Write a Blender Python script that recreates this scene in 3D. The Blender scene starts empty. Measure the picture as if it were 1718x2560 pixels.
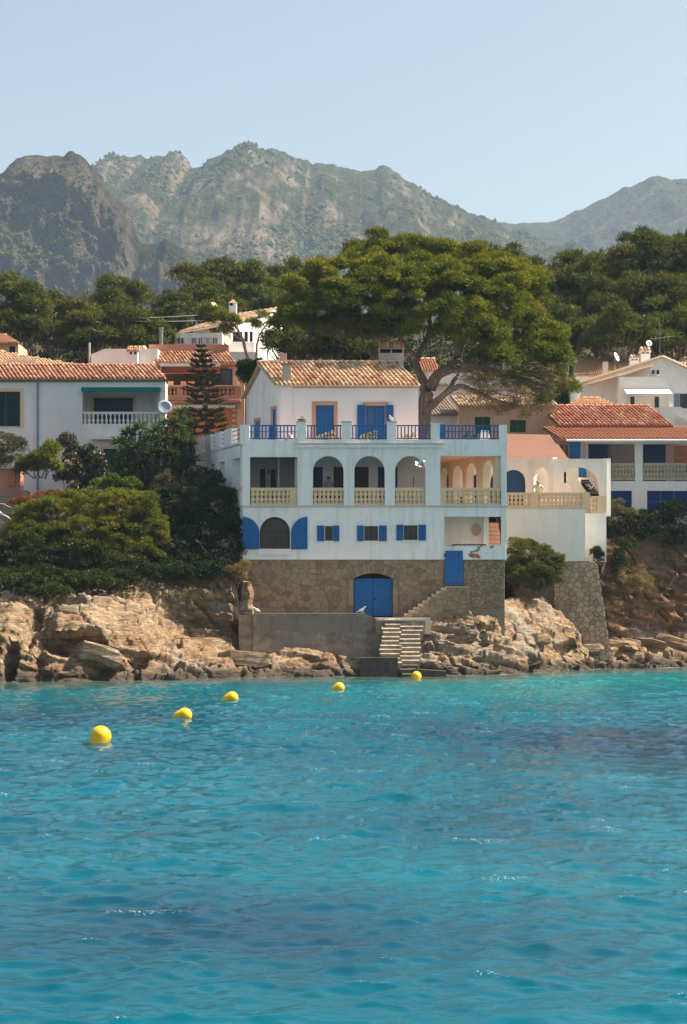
import bpy, math, random
import numpy as np
from mathutils import Vector, Matrix, geometry
random.seed(7); RNG = np.random.default_rng(11)
R = math.radians
S = bpy.context.scene
COL = S.collection

# ------------------------------------------------------------------ camera
# facade of the villa is the plane y=0, camera 110.6 m in front of it, 3.4 m above the sea
F = 4978.0; D = 110.6; HZ = 1530.0; CX = 859.0; CZ = 3.4
cam = bpy.data.cameras.new('camera'); cam_o = bpy.data.objects.new('camera', cam); COL.objects.link(cam_o)
cam_o.location = (0, -D, CZ); cam_o.rotation_euler = (R(90), 0, 0)
cam.sensor_fit = 'VERTICAL'; cam.sensor_height = 36.0; cam.sensor_width = 36.0
cam.lens = F / 2560 * 36; cam.shift_y = (HZ - 1280) / 2560
cam.clip_start = 0.5; cam.clip_end = 30000
S.camera = cam_o

# ------------------------------------------------------------------ sky and sun
SUN_AZ, SUN_EL = 77.0, 51.0        # azimuth from +y (away from the camera) towards +x (right)
W = bpy.data.worlds.new('World'); S.world = W; W.use_nodes = True
nt = W.node_tree; nt.nodes.clear()
sky = nt.nodes.new('ShaderNodeTexSky'); sky.sky_type = 'NISHITA'; sky.sun_disc = False
sky.sun_elevation = R(SUN_EL); sky.sun_rotation = R(SUN_AZ)
sky.altitude = 0; sky.air_density = 1.0; sky.dust_density = 3.0; sky.ozone_density = 1.0
bg = nt.nodes.new('ShaderNodeBackground'); bg.inputs['Strength'].default_value = 0.082
wo = nt.nodes.new('ShaderNodeOutputWorld')
tint = nt.nodes.new('ShaderNodeMixRGB'); tint.blend_type = 'MULTIPLY'; tint.inputs[0].default_value = 1.0
tint.inputs[2].default_value = (1.08, 1.0, 0.85, 1)      # white balance of the photograph
nt.links.new(sky.outputs[0], tint.inputs[1]); nt.links.new(tint.outputs[0], bg.inputs[0]); nt.links.new(bg.outputs[0], wo.inputs[0])
sl = bpy.data.lights.new('sun', 'SUN'); sl.energy = 5.0; sl.angle = R(0.53); sl.color = (1.0, 0.90, 0.76)
so = bpy.data.objects.new('sun', sl); COL.objects.link(so)
TO_SUN = Vector((math.cos(R(SUN_EL)) * math.sin(R(SUN_AZ)), math.cos(R(SUN_EL)) * math.cos(R(SUN_AZ)), math.sin(R(SUN_EL))))
so.rotation_euler = (-TO_SUN).to_track_quat('-Z', 'Y').to_euler()
so.location = (60, 20, 80)
S.view_settings.view_transform = 'Standard'; S.view_settings.look = 'None'
S.view_settings.exposure = 1.3; S.view_settings.gamma = 1.0; S.view_settings.use_curve_mapping = False
cy = S.cycles
cy.use_denoising = True
cy.max_bounces = 6; cy.diffuse_bounces = 4; cy.glossy_bounces = 3; cy.transmission_bounces = 3
cy.volume_bounces = 0; cy.transparent_max_bounces = 6
cy.use_adaptive_sampling = True; cy.adaptive_threshold = 0.01
cy.sample_clamp_indirect = 6.0

# ------------------------------------------------------------------ helpers
def sc(Y): return (D + Y) / F
def PX(px, Y): return (px - CX) * sc(Y)
def PZ(py, Y): return CZ + (HZ - py) * sc(Y)
def P(px, py, Y): return Vector((PX(px, Y), Y, PZ(py, Y)))

ORG = {}
def org(o):
    return ORG[o.name] if o is not None else Vector((0, 0, 0))
def tag(o, label=None, cat=None, group=None, kind=None):
    if label: o['label'] = label
    if cat: o['category'] = cat
    if group: o['group'] = group
    if kind: o['kind'] = kind
    return o
def thing(name, label, cat, loc, group=None):
    o = bpy.data.objects.new(name, None); COL.objects.link(o); o.location = loc
    o.empty_display_size = 0.2
    ORG[o.name] = Vector(loc)
    return tag(o, label, cat, group)
def link(me, name, mat=None, parent=None, smooth=False):
    """mesh whose verts are already relative to the parent's origin"""
    o = bpy.data.objects.new(name, me); COL.objects.link(o)
    if mat is not None and not me.materials: me.materials.append(mat)
    if parent is not None: o.parent = parent
    ORG[o.name] = org(parent).copy()
    if smooth: me.polygons.foreach_set('use_smooth', [True] * len(me.polygons))
    return o
def piece(me, name, parent, M):
    """shared mesh placed with world matrix M as child of parent"""
    o = bpy.data.objects.new(name, me); COL.objects.link(o); o.parent = parent
    M2 = M.copy(); M2.translation = M.translation - org(parent)
    o.matrix_local = M2
    ORG[o.name] = M.translation.copy()
    return o

class MB:
    def __init__(s): s.v = []; s.f = []
    def pts(s, vs, fs):
        b = len(s.v); s.v += [tuple(v) for v in vs]; s.f += [tuple(i + b for i in f) for f in fs]; return s
    def box(s, x0, x1, y0, y1, z0, z1, k=0.0):
        vs = [(x - k * y, y, z) for z in (z0, z1) for y in (y0, y1) for x in (x0, x1)]
        return s.pts(vs, [(0, 2, 3, 1), (4, 5, 7, 6), (0, 1, 5, 4), (2, 6, 7, 3), (0, 4, 6, 2), (1, 3, 7, 5)])
    def obox(s, c, ax, ay, az):
        """oriented box: centre c and half-axis vectors"""
        c = Vector(c); vs = [c + ax * i + ay * j + az * k for k in (-1, 1) for j in (-1, 1) for i in (-1, 1)]
        return s.pts(vs, [(0, 2, 3, 1), (4, 5, 7, 6), (0, 1, 5, 4), (2, 6, 7, 3), (0, 4, 6, 2), (1, 3, 7, 5)])
    def tube(s, pts, rad, n=6, cap=True):
        pts = [Vector(p) for p in pts]
        if not hasattr(rad, '__len__'): rad = [rad] * len(pts)
        b = len(s.v); m = len(pts)
        for i, p in enumerate(pts):
            t = (pts[min(i + 1, m - 1)] - pts[max(i - 1, 0)]).normalized()
            a = t.cross(Vector((0, 0, 1)) if abs(t.z) < .9 else Vector((1, 0, 0))).normalized(); c = t.cross(a)
            for j in range(n):
                w = 2 * math.pi * j / n
                s.v.append(tuple(p + (a * math.cos(w) + c * math.sin(w)) * rad[i]))
        for i in range(m - 1):
            for j in range(n):
                q = b + i * n
                s.f.append((q + j, q + (j + 1) % n, q + n + (j + 1) % n, q + n + j))
        if cap:
            s.f.append(tuple(b + j for j in reversed(range(n)))); s.f.append(tuple(b + (m - 1) * n + j for j in range(n)))
        return s
    def lathe(s, prof, c=(0, 0, 0), n=12):
        b = len(s.v); c = Vector(c)
        for r, z in prof:
            for j in range(n):
                w = 2 * math.pi * j / n; s.v.append((c.x + r * math.cos(w), c.y + r * math.sin(w), c.z + z))
        for i in range(len(prof) - 1):
            for j in range(n):
                q = b + i * n; s.f.append((q + j, q + (j + 1) % n, q + n + (j + 1) % n, q + n + j))
        s.f.append(tuple(b + j for j in reversed(range(n)))); s.f.append(tuple(b + (len(prof) - 1) * n + j for j in range(n)))
        return s
    def wall(s, loops, o, u, d, th, z=Vector((0, 0, 1))):
        """polygon with holes in (u,z) coordinates, extruded by th along d"""
        o = Vector(o); L2 = [[Vector((a, b, 0)) for a, b in l] for l in loops]
        tri = geometry.tessellate_polygon(L2)
        flat = [p for l in loops for p in l]; n = len(flat); b = len(s.v)
        for k in (0, th):
            for a, c in flat: s.v.append(tuple(o + u * a + z * c + d * k))
        nrm = u.cross(z)
        for t in tri:
            p = [L2f for L2f in (Vector((flat[i][0], flat[i][1], 0)) for i in t)]
            ccw = (p[1] - p[0]).cross(p[2] - p[0]).z > 0
            t1 = t if (ccw == (nrm.dot(d) < 0)) else tuple(reversed(t))
            s.f.append(tuple(b + i for i in t1)); s.f.append(tuple(b + n + i for i in reversed(t1)))
        q = b
        for l in loops:
            m = len(l)
            for i in range(m):
                s.f.append((q + i, q + (i + 1) % m, q + n + (i + 1) % m, q + n + i))
            q += m
        return s
    def mesh(s, name, off=Vector((0, 0, 0))):
        me = bpy.data.meshes.new(name)
        me.from_pydata([(v[0] - off.x, v[1] - off.y, v[2] - off.z) for v in s.v], [], s.f)
        me.update(); return me
    def build(s, name, mat, parent=None, smooth=False, fix=True):
        me = s.mesh(name, org(parent))
        if fix:
            import bmesh
            bm = bmesh.new(); bm.from_mesh(me); bmesh.ops.recalc_face_normals(bm, faces=bm.faces); bm.to_mesh(me); bm.free()
        return link(me, name, mat, parent, smooth)

def np_mesh(name, V, Fc, mat=None, parent=None, smooth=False, attr=None):
    """V (n,3), Fc (m,k) numpy; attr = dict name -> (domain, array)"""
    me = bpy.data.meshes.new(name); o3 = org(parent)
    V = np.asarray(V, dtype=np.float64) - np.array(o3)
    m, k = Fc.shape
    me.vertices.add(len(V)); me.vertices.foreach_set('co', V.astype(np.float32).ravel())
    me.loops.add(m * k); me.loops.foreach_set('vertex_index', Fc.astype(np.int32).ravel())
    me.polygons.add(m); me.polygons.foreach_set('loop_start', np.arange(0, m * k, k, dtype=np.int32))
    me.polygons.foreach_set('loop_total', np.full(m, k, dtype=np.int32))
    if smooth: me.polygons.foreach_set('use_smooth', np.ones(m, dtype=bool))
    for an, (dom, arr) in (attr or {}).items():
        a = me.attributes.new(an, 'FLOAT', dom); a.data.foreach_set('value', arr.astype(np.float32))
    me.update(calc_edges=True)
    return link(me, name, mat, parent)

def arch(u0, u1, zb, zt, rise=None, n=14):
    r = (u1 - u0) / 2; c = (u0 + u1) / 2; h = r if rise is None else rise
    return [(u0, zb)] + [(c - r * math.cos(math.pi * i / n), zt - h + h * math.sin(math.pi * i / n)) for i in range(n + 1)] + [(u1, zb)]
def rect(u0, u1, z0, z1): return [(u0, z0), (u1, z0), (u1, z1), (u0, z1)]

# numpy noise
def _h(i, j, k, seed):
    n = (i * 374761393 + j * 668265263 + k * 2147483647 + seed * 974634777) & 0xffffffff
    n = ((n ^ (n >> 13)) * 1274126177) & 0xffffffff
    return ((n ^ (n >> 16)) & 0xffff) / 65535.0
def vnoise(x, y, z, seed=0):
    x, y, z = np.broadcast_arrays(np.asarray(x, float), np.asarray(y, float), np.asarray(z, float))
    i, j, k = np.floor(x).astype(np.int64), np.floor(y).astype(np.int64), np.floor(z).astype(np.int64)
    fx, fy, fz = x - i, y - j, z - k
    fx, fy, fz = [t * t * t * (t * (t * 6 - 15) + 10) for t in (fx, fy, fz)]
    r = 0
    for a in (0, 1):
        for b in (0, 1):
            for c in (0, 1):
                w = (fx if a else 1 - fx) * (fy if b else 1 - fy) * (fz if c else 1 - fz)
                r = r + w * _h(i + a, j + b, k + c, seed)
    return r * 2 - 1
def fbm(x, y, z, oct=4, seed=0, gain=.5, ridge=False):
    t = 0; a = 1; n = 0
    for o in range(oct):
        v = vnoise(x, y, z, seed + o * 17)
        if ridge: v = 1 - 2 * np.abs(v)
        t = t + a * v; n += a; a *= gain
        x, y, z = x * 2.03, y * 2.03, z * 2.03
    return t / n

# ------------------------------------------------------------------ materials
class N:
    def __init__(s, name):
        s.m = bpy.data.materials.new(name); s.m.use_nodes = True; s.t = s.m.node_tree; s.t.nodes.clear()
        s.out = s.t.nodes.new('ShaderNodeOutputMaterial')
    def n(s, typ, **kw):
        nd = s.t.nodes.new('ShaderNode' + typ)
        for k, v in kw.items():
            if k.startswith('i_'): nd.inputs[k[2:].replace('_', ' ')].default_value = v
            else: setattr(nd, k, v)
        return nd
    def l(s, a, b): s.t.links.new(a, b)
    def pos(s, scale=(1, 1, 1), rot=(0, 0, 0), obj=False):
        if obj: src = s.n('TexCoord').outputs['Object']
        else: src = s.n('NewGeometry').outputs['Position']
        mp = s.n('Mapping'); mp.inputs['Scale'].default_value = scale; mp.inputs['Rotation'].default_value = rot
        s.l(src, mp.inputs['Vector']); return mp.outputs[0]
    def noise(s, scale, detail=4, rough=.55, vec=None, dist=0):
        nd = s.n('TexNoise'); nd.inputs['Scale'].default_value = scale; nd.inputs['Detail'].default_value = detail
        nd.inputs['Roughness'].default_value = rough; nd.inputs['Distortion'].default_value = dist
        s.l(vec if vec is not None else s.pos(), nd.inputs['Vector']); return nd.outputs['Fac']
    def ramp(s, fac, stops, interp='LINEAR'):
        r = s.n('ValToRGB'); r.color_ramp.interpolation = interp; e = r.color_ramp.elements
        while len(e) < len(stops): e.new(.5)
        for q, (p, c) in zip(e, stops):
            q.position = p; q.color = (c if hasattr(c, '__len__') else (c, c, c)) + (() if hasattr(c, '__len__') and len(c) == 4 else (1,))
        s.l(fac, r.inputs[0]); return r.outputs[0]
    def mix(s, fac, a, b, mode='MIX'):
        m = s.n('MixRGB', blend_type=mode)
        for sock, v in ((m.inputs[0], fac), (m.inputs[1], a), (m.inputs[2], b)):
            if hasattr(v, 'is_output'): s.l(v, sock)
            elif hasattr(v, '__len__'): sock.default_value = tuple(v) + (1,) if len(v) == 3 else v
            else: sock.default_value = v
        return m.outputs[0]
    def math(s, op, a, b=0.0, clamp=False):
        m = s.n('Math', operation=op); m.use_clamp = clamp
        for sock, v in ((m.inputs[0], a), (m.inputs[1], b)):
            if hasattr(v, 'is_output'): s.l(v, sock)
            else: sock.default_value = v
        return m.outputs[0]
    def bump(s, h, strength=.3, dist=.02):
        b = s.n('Bump'); b.inputs['Strength'].default_value = strength; b.inputs['Distance'].default_value = dist
        s.l(h, b.inputs['Height']); return b.outputs[0]
    def bsdf(s, col, rough=.85, normal=None, spec=.25, metal=0, **kw):
        b = s.n('BsdfPrincipled'); b.inputs['Metallic'].default_value = metal
        b.inputs['Specular IOR Level'].default_value = spec
        for nm, v in (('Base Color', col), ('Roughness', rough)):
            if hasattr(v, 'is_output'): s.l(v, b.inputs[nm])
            else: b.inputs[nm].default_value = tuple(v) + (1,) if hasattr(v, '__len__') else v
        if normal is not None: s.l(normal, b.inputs['Normal'])
        s.l(b.outputs[0], s.out.inputs['Surface']); return b

def plaster(name, col, stain=(.55, .5, .42), amt=.35, streak=.35, rough=.9):
    n = N(name)
    base = n.mix(n.ramp(n.noise(.45, 5, .6), [(.35, 0), (.75, 1)]), col, [c * .86 for c in col])
    st = n.noise(1.0, 4, .65, n.pos((2.2, 2.2, .22)))
    sf = n.math('MULTIPLY', n.ramp(st, [(.5, 0), (.78, 1)]), streak)
    base = n.mix(sf, base, stain)
    sp = n.math('MULTIPLY', n.ramp(n.noise(2.3, 6, .7), [(.6, 0), (.72, 1)]), amt)
    base = n.mix(sp, base, stain)
    n.bsdf(base, rough, n.bump(n.noise(9, 5, .6), .25, .02), .15); return n.m
def paint(name, col, rough=.5, fade=.25, spec=.35):
    n = N(name)
    c = n.mix(n.ramp(n.noise(1.6, 5, .7), [(.35, 0), (.8, fade)]), col, [min(1, x * 1.5 + .04) for x in col])
    c = n.mix(n.ramp(n.noise(6, 4, .7, n.pos((3, 3, .4))), [(.55, 0), (.9, .45)]), c, [x * .55 for x in col])
    n.bsdf(c, rough, n.bump(n.noise(14, 3, .5, n.pos((3, 3, .5))), .12, .01), spec); return n.m
def random_ramp(name, stops, rough=.9, noise_amt=.5, dark=(.08, .06, .05), bscale=12, bstr=.35):
    """colour per object from Object Info random, with mottling and lichen"""
    n = N(name); oi = n.n('ObjectInfo')
    c = n.ramp(oi.outputs['Random'], stops)
    c = n.mix(n.math('MULTIPLY', n.ramp(n.noise(7, 5, .7), [(.42, 0), (.75, 1)]), noise_amt), c, dark)
    c = n.mix(n.ramp(n.noise(3.1, 4, .7), [(.5, 0), (.8, .35)]), c, [min(1, x * 1.1) for x in stops[-1][1]])
    n.bsdf(c, rough, n.bump(n.noise(bscale, 6, .65), bstr, .03), .15); return n.m
def solid(name, col, rough=.7, spec=.3, metal=0, var=.25, vs=4):
    n = N(name); c = n.mix(n.ramp(n.noise(vs, 5, .65), [(.35, 0), (.75, 1)]), col, [x * (1 - var) for x in col])
    n.bsdf(c, rough, None, spec, metal); return n.m
def leafmat(name, stops, trans=.35, tcol=None, patch=.5, pscale=.35, gloss=.006):
    """per leaf random attribute plus slow hue patches"""
    n = N(name); at = n.n('Attribute', attribute_name='rnd')
    f = n.math('ADD', n.math('MULTIPLY', at.outputs['Fac'], 1 - patch), n.math('MULTIPLY', n.ramp(n.noise(pscale, 3, .6), [(.3, 0), (.7, 1)]), patch))
    c = n.ramp(f, stops)
    d = n.n('BsdfDiffuse'); n.l(c, d.inputs[0])
    t = n.n('BsdfTranslucent')
    n.l(n.mix(1.0, c, tcol or (1.25, 1.15, .55), 'MULTIPLY'), t.inputs[0])
    g = n.n('BsdfGlossy'); g.inputs['Roughness'].default_value = .45; g.inputs[0].default_value = (.8, .85, .8, 1)
    mx = n.n('MixShader'); mx.inputs[0].default_value = trans
    n.l(d.outputs[0], mx.inputs[1]); n.l(t.outputs[0], mx.inputs[2])
    m2 = n.n('MixShader'); m2.inputs[0].default_value = gloss
    n.l(mx.outputs[0], m2.inputs[1]); n.l(g.outputs[0], m2.inputs[2])
    n.l(m2.outputs[0], n.out.inputs['Surface']); return n.m

M = {}
M['white'] = plaster('white_plaster', (.92, .86, .82), (.47, .42, .33), .4, .6)
M['warmwhite'] = plaster('warm_white_plaster', (.87, .82, .75), (.58, .46, .32), .2, .25)
M['pinkwhite'] = plaster('pinkish_white_plaster', (.88, .81, .78), (.6, .5, .42), .12, .12)  # pink bounce light of the terrace painted into the upper house walls
M['greywhite'] = plaster('grey_white_plaster', (.86, .80, .765), (.5, .45, .36), .28, .25)
M['peach'] = plaster('peach_plaster', (.66, .43, .28), (.4, .25, .16), .3, .25)
M['salmon'] = plaster('salmon_plaster', (.50, .24, .16), (.35, .16, .1), .3, .2)
M['orange'] = plaster('orange_plaster', (.52, .19, .085), (.35, .14, .07), .3, .2)
M['cream'] = plaster('cream_trim', (.80, .58, .36), (.5, .36, .22), .3, .3)
M['tan'] = plaster('tan_render', (.56, .42, .33), (.25, .19, .14), .4, .3)
M['frame'] = plaster('terracotta_frame', (.60, .32, .19), (.4, .22, .14), .2, .2)
n = N('weathered_concrete')
c = n.ramp(n.noise(.9, 7, .68, n.pos((1, 1, 1.3))), [(.3, (.13, .10, .08)), (.45, (.27, .205, .155)), (.58, (.42, .31, .22)), (.75, (.50, .39, .285))])
c = n.mix(n.ramp(n.noise(1.0, 5, .7, n.pos((2.4, 2.4, .25))), [(.5, 0), (.75, .6)]), c, (.12, .095, .075))
c = n.mix(n.ramp(n.noise(.5, 4, .6), [(.52, 0), (.62, .5)]), c, (.25, .235, .22))
n.bsdf(c, .95, n.bump(n.noise(5, 7, .7), .8, .05), .1); M['concrete'] = n.m
M['slab'] = plaster('pale_slab', (.55, .47, .38), (.3, .25, .2), .4, .2)
M['blue'] = paint('blue_paint', (.002, .105, .31))
M['navy'] = paint('dark_blue_paint', (.006, .022, .085), fade=.12)
M['green'] = paint('green_paint', (.008, .085, .035))
M['darkgreen'] = paint('dark_green_paint', (.006, .035, .04), fade=.1)
M['greyblue'] = paint('grey_blue_paint', (.16, .24, .36))
M['brown'] = paint('brown_wood', (.045, .022, .016), fade=.1)
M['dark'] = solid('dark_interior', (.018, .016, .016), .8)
M['awning'] = paint('green_awning_cloth', (.0, .16, .15), .8, .2, .1)
M['awnwhite'] = solid('white_awning_cloth', (.75, .72, .68), .9)
M['glass'] = solid('window_glass', (.02, .022, .025), .08, .6, 0, .2)
M['metal'] = solid('grey_metal', (.25, .25, .25), .5, .5, .4)
M['iron'] = solid('dark_iron', (.03, .028, .026), .6, .4)
M['dish'] = solid('dish_enamel', (.36, .42, .47), .5)
M['dishwhite'] = solid('white_dish_enamel', (.8, .78, .74), .45)
M['dishyellow'] = solid('yellowed_dish_enamel', (.78, .5, .25), .5)
M['tile'] = random_ramp('roof_tile', [(0, (.27, .115, .06)), (.22, (.47, .24, .125)), (.5, (.62, .40, .23)), (.75, (.72, .55, .35)), (1, (.52, .36, .23))], .92, .4, (.07, .05, .04))
M['tilered'] = random_ramp('red_roof_tile', [(0, (.26, .085, .052)), (.4, (.38, .15, .085)), (.7, (.45, .215, .12)), (1, (.47, .3, .18))], .92, .35, (.08, .04, .03))
M['tileorange'] = random_ramp('orange_roof_tile', [(0, (.30, .125, .075)), (.5, (.46, .225, .13)), (1, (.58, .37, .24))], .92, .5, (.1, .05, .04))
M['stone'] = random_ramp('wall_stone', [(0, (.22, .145, .09)), (.3, (.29, .20, .125)), (.6, (.34, .25, .165)), (.85, (.39, .25, .14)), (1, (.30, .235, .17))], .95, .5, (.13, .09, .06), 9, .6)
M['stonelight'] = random_ramp('buttress_stone', [(0, (.33, .225, .145)), (.5, (.43, .31, .2)), (1, (.48, .37, .26))], .95, .35, (.12, .085, .06), 9, .6)
M['mortar'] = solid('mortar', (.30, .235, .17), .95, .1, 0, .4, 6)
M['mortardark'] = solid('dark_joint', (.17, .12, .08), .95, .1, 0, .4, 6)
M['bark'] = None
n = N('pine_bark'); c = n.ramp(n.noise(3.0, 6, .7, n.pos((2.5, 2.5, .7))), [(.3, (.09, .062, .046)), (.55, (.235, .17, .13)), (.75, (.38, .3, .235))])
n.bsdf(c, .95, n.bump(n.noise(7, 5, .7, n.pos((2.5, 2.5, .6))), .8, .05), .1); M['bark'] = n.m
M['twig'] = solid('dry_twig', (.36, .27, .2), .95, .1, 0, .5, 3)
M['deadwood'] = solid('bleached_wood', (.55, .5, .45), .9, .1, 0, .5, 5)
M['pine'] = leafmat('pine_needles', [(0, (.036, .058, .010)), (.35, (.095, .122, .015)), (.65, (.19, .195, .021)), (.9, (.28, .255, .03)), (1, (.31, .23, .045))], 0.22)
M['pinedark'] = leafmat('dark_pine_needles', [(0, (.026, .044, .011)), (.4, (.066, .088, .018)), (.75, (.14, .145, .027)), (1, (.21, .19, .038))], 0.22)
M['twigleaf'] = leafmat('dry_pine_needles', [(0, (.10, .08, .04)), (.5, (.23, .17, .10)), (.8, (.2, .18, .06)), (1, (.34, .26, .15))], 0.3)
M['juniper'] = leafmat('shrub_yellow_green', [(0, (.028, .044, .008)), (.35, (.08, .098, .015)), (.65, (.165, .165, .02)), (.88, (.235, .18, .028)), (1, (.33, .17, .04))], 0.3)
M['shrubdark'] = leafmat('shrub_dark_green', [(0, (.010, .020, .009)), (.5, (.026, .044, .016)), (.85, (.05, .066, .022)), (1, (.085, .095, .04))], 0.2)
M['shrubgreen'] = leafmat('shrub_fresh_green', [(0, (.02, .05, .01)), (.5, (.07, .115, .018)), (.85, (.14, .175, .026)), (1, (.2, .21, .04))], 0.25)
M['shrubred'] = leafmat('shrub_rusty_red', [(0, (.06, .025, .014)), (.5, (.19, .065, .03)), (.85, (.27, .1, .045)), (1, (.16, .12, .04))], .3)
M['greyolive'] = leafmat('shrub_grey_olive', [(0, (.045, .045, .025)), (.5, (.11, .10, .05)), (.85, (.18, .17, .075)), (1, (.24, .2, .11))], .3)
M['ficus'] = leafmat('glossy_leaf', [(0, (.010, .022, .008)), (.45, (.03, .05, .016)), (.7, (.09, .04, .03)), (.85, (.28, .26, .18)), (1, (.5, .47, .36))], .2, gloss=.05)
M['yucca'] = leafmat('yucca_blade', [(0, (.018, .045, .014)), (.5, (.05, .10, .03)), (.85, (.13, .19, .06)), (1, (.3, .32, .12))], 0.25)
M['strawdark'] = leafmat('dead_blades', [(0, (.02, .016, .012)), (.6, (.05, .038, .026)), (1, (.09, .07, .045))], .1)
M['flower'] = leafmat('pale_yellow_flower', [(0, (.12, .16, .04)), (.5, (.6, .5, .16)), (1, (.75, .68, .4))], .2)

# ================================================================== SETTING
# ---- sea -----------------------------------------------------------------
SHX = [(-300, -15.5), (0, -15), (200, -13.5), (340, -12), (420, -11), (560, -8.8), (600, -8), (830, -5.6), (950, -5), (1060, -4.6), (1160, -3.6), (1260, -2), (1380, 3), (1440, 6), (1485, 7.6), (1540, 8.4), (1718, 12), (2100, 16)]
shx = np.array([PX(p, y) for p, y in SHX]); shy = np.array([y for p, y in SHX])
def shoreY(x): return np.interp(x, shx, shy)

def make_sea():
    Zs = [13.0]
    while Zs[-1] < 128: Zs.append(Zs[-1] + min(max(Zs[-1] ** 2 / 6000, .045), .17))
    Zs = np.array(Zs); nc = 440
    u = np.linspace(-1, 1, nc); u = u * (.55 + .45 * u * u)
    hw = 0.19 * Zs + 8.0
    X = u[None, :] * hw[:, None]; Y = np.repeat((Zs - D)[:, None], nc, 1)
    rg = np.random.default_rng(5); Z = np.zeros_like(X); DX = np.zeros_like(X); DY = np.zeros_like(X)
    nw = 130
    lam = np.concatenate([np.exp(rg.uniform(math.log(.2), math.log(.7), 70)), np.exp(rg.uniform(math.log(.7), math.log(2.8), nw - 70))])
    ang = R(-100) + rg.normal(0, .62, nw)
    gust = .75 + .5 * np.clip(fbm(X * .11, Y * .06, 0 * X, 3, 91) + .2, -1, 1)
    for l, a in zip(lam, ang):
        k = 2 * math.pi / l; sl = .037 * (1.12 if l < .7 else .95 if l < 1.5 else .5)
        amp = sl / k; ph = rg.uniform(0, 6.28)
        # slow phase wobble breaks up straight crests
        wob = 1.3 * vnoise(X / (l * 3.1) + ph, Y / (l * 3.1), 0 * X + ph, 3)
        t = k * (X * math.cos(a) + Y * math.sin(a)) + ph + wob
        env = .55 + .9 * np.clip(vnoise(X / (l * 4) + 7 * ph, Y / (l * 4), 0 * X, 4) + .2, 0, 1)
        env = env * np.clip((l / (X[:, -1:] - X[:, :1]) * nc / .6 - 1.6) / 2.0, 0, 1); Z += amp * env * np.cos(t); q = .85 * amp * env * np.sin(t)
        DX -= q * math.cos(a); DY -= q * math.sin(a)
    calm = np.clip((shoreY(X) - Y) / 14, .25, 1) * gust
    Z *= calm; X2 = X + DX * calm; Y2 = Y + DY * calm
    sd = Z.std(axis=1, keepdims=True); crest_glint = np.clip((Z / sd - 1.6) / .4, 0, 1) * np.clip(fbm(X * .8, Y * .8, 0 * X, 2, 77) * 3 + .35, 0, 1)
    V = np.stack([X2, Y2, Z], -1).reshape(-1, 3)
    nr = len(Zs); i = np.arange(nr - 1)[:, None] * nc + np.arange(nc - 1)[None, :]
    Fc = np.stack([i, i + 1, i + nc + 1, i + nc], -1).reshape(-1, 4)
    # seabed properties
    wx, wy = X.ravel(), Y.ravel(); nz = fbm(wx * .35, wy * .22, 0 * wx, 4, 8)
    nz2 = fbm(wx * 1.3, wy * .7, 0 * wx, 3, 28)
    def ell(cx, cyy, rx, ry, rot=0):
        c, s_ = math.cos(rot), math.sin(rot); dx, dy = wx - cx, wy - cyy
        a = (dx * c + dy * s_) / rx; b = (-dx * s_ + dy * c) / ry
        return np.clip(1.35 - np.sqrt(a * a + b * b) + .65 * nz + .25 * nz2, 0, 1)
    grass = np.maximum.reduce([ell(8.5, -57, 6.5, 9, .1), .8 * ell(-1.6, -88.8, 3.4, 3.0, .15), .8 * ell(-4.6, -89.6, 2.4, 2.4), .55 * ell(11, -72, 3.5, 6),
                               .35 * ell(-3.5, -64, 4, 5), .3 * ell(2.5, -80, 2, 4), .5 * ell(-9, -45, 5, 9)])
    dist = shoreY(wx) - wy
    shallow = np.clip(1.0 - dist / (9 + 5 * nz + 2.5 * np.sin(wx * .35)), 0, 1)
    sand = np.exp(-((dist - 17 - 5 * nz) / 16) ** 2) * np.clip(.55 + .05 * wx, .25, 1)
    foam = np.clip(1 - dist / (.35 + .5 * np.clip(fbm(wx * .6, wy * .6, 0 * wx, 3, 33), 0, 1)), 0, 1) * np.clip(.35 + .07 * wx, .15, 1)
    # outer flat sheet (beyond the modelled ripples)
    b = len(V); xs = np.array([-900, -32.5, 32.5, 900.]); ys = np.array([-900., 13 - D, 17.4, 400])
    ox, oy = np.meshgrid(xs, ys); O = np.stack([ox.ravel(), oy.ravel(), np.full(ox.size, -.03)], -1)
    j = np.arange(3)[:, None] * 4 + np.arange(3)[None, :]
    Fo = np.stack([j, j + 1, j + 5, j + 4], -1).reshape(-1, 4)
    Fo = np.delete(Fo, 4, 0)
    # side wedges between the rippled fan and the outer sheet
    L0 = np.arange(nr) * nc; Rr = L0 + nc - 1
    WV = []; WF = []; base = b + len(O)
    for col, xe in ((L0, -32.5), (Rr, 32.5)):
        q = base + len(WV)
        ys_ = [float(Zs[r_] - D) for r_ in range(nr)]
        WV += [(xe, y_, -.03) for y_ in ys_] + [(V[c, 0], y_, -.03) for c, y_ in zip(col, ys_)]
        for r_ in range(nr - 1):
            a_, b_ = q + r_, q + nr + r_
            WF.append((b_, b_ + 1, a_ + 1, a_) if xe < 0 else (b_, a_, a_ + 1, b_ + 1))
    V = np.vstack([V, O, np.array(WV)]); Fc = np.vstack([Fc, Fo + b, np.array(WF)])
    ext = len(V) - b
    pad = lambda a: np.concatenate([a, np.zeros(ext)])
    n = N('sea_water')
    ag = n.n('Attribute', attribute_name='grass').outputs['Fac']; ash = n.n('Attribute', attribute_name='shallow').outputs['Fac']; asd = n.n('Attribute', attribute_name='sand').outputs['Fac']
    deep = n.mix(n.ramp(n.noise(.16, 3, .5), [(.35, 0), (.7, 1)]), (.0, .060, .094), (.0, .088, .126))
    c = n.mix(n.math('MULTIPLY', asd, .8), deep, (.002, .145, .155))
    c = n.mix(n.math('MULTIPLY', ag, .85), c, (.006, .026, .055))
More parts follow.
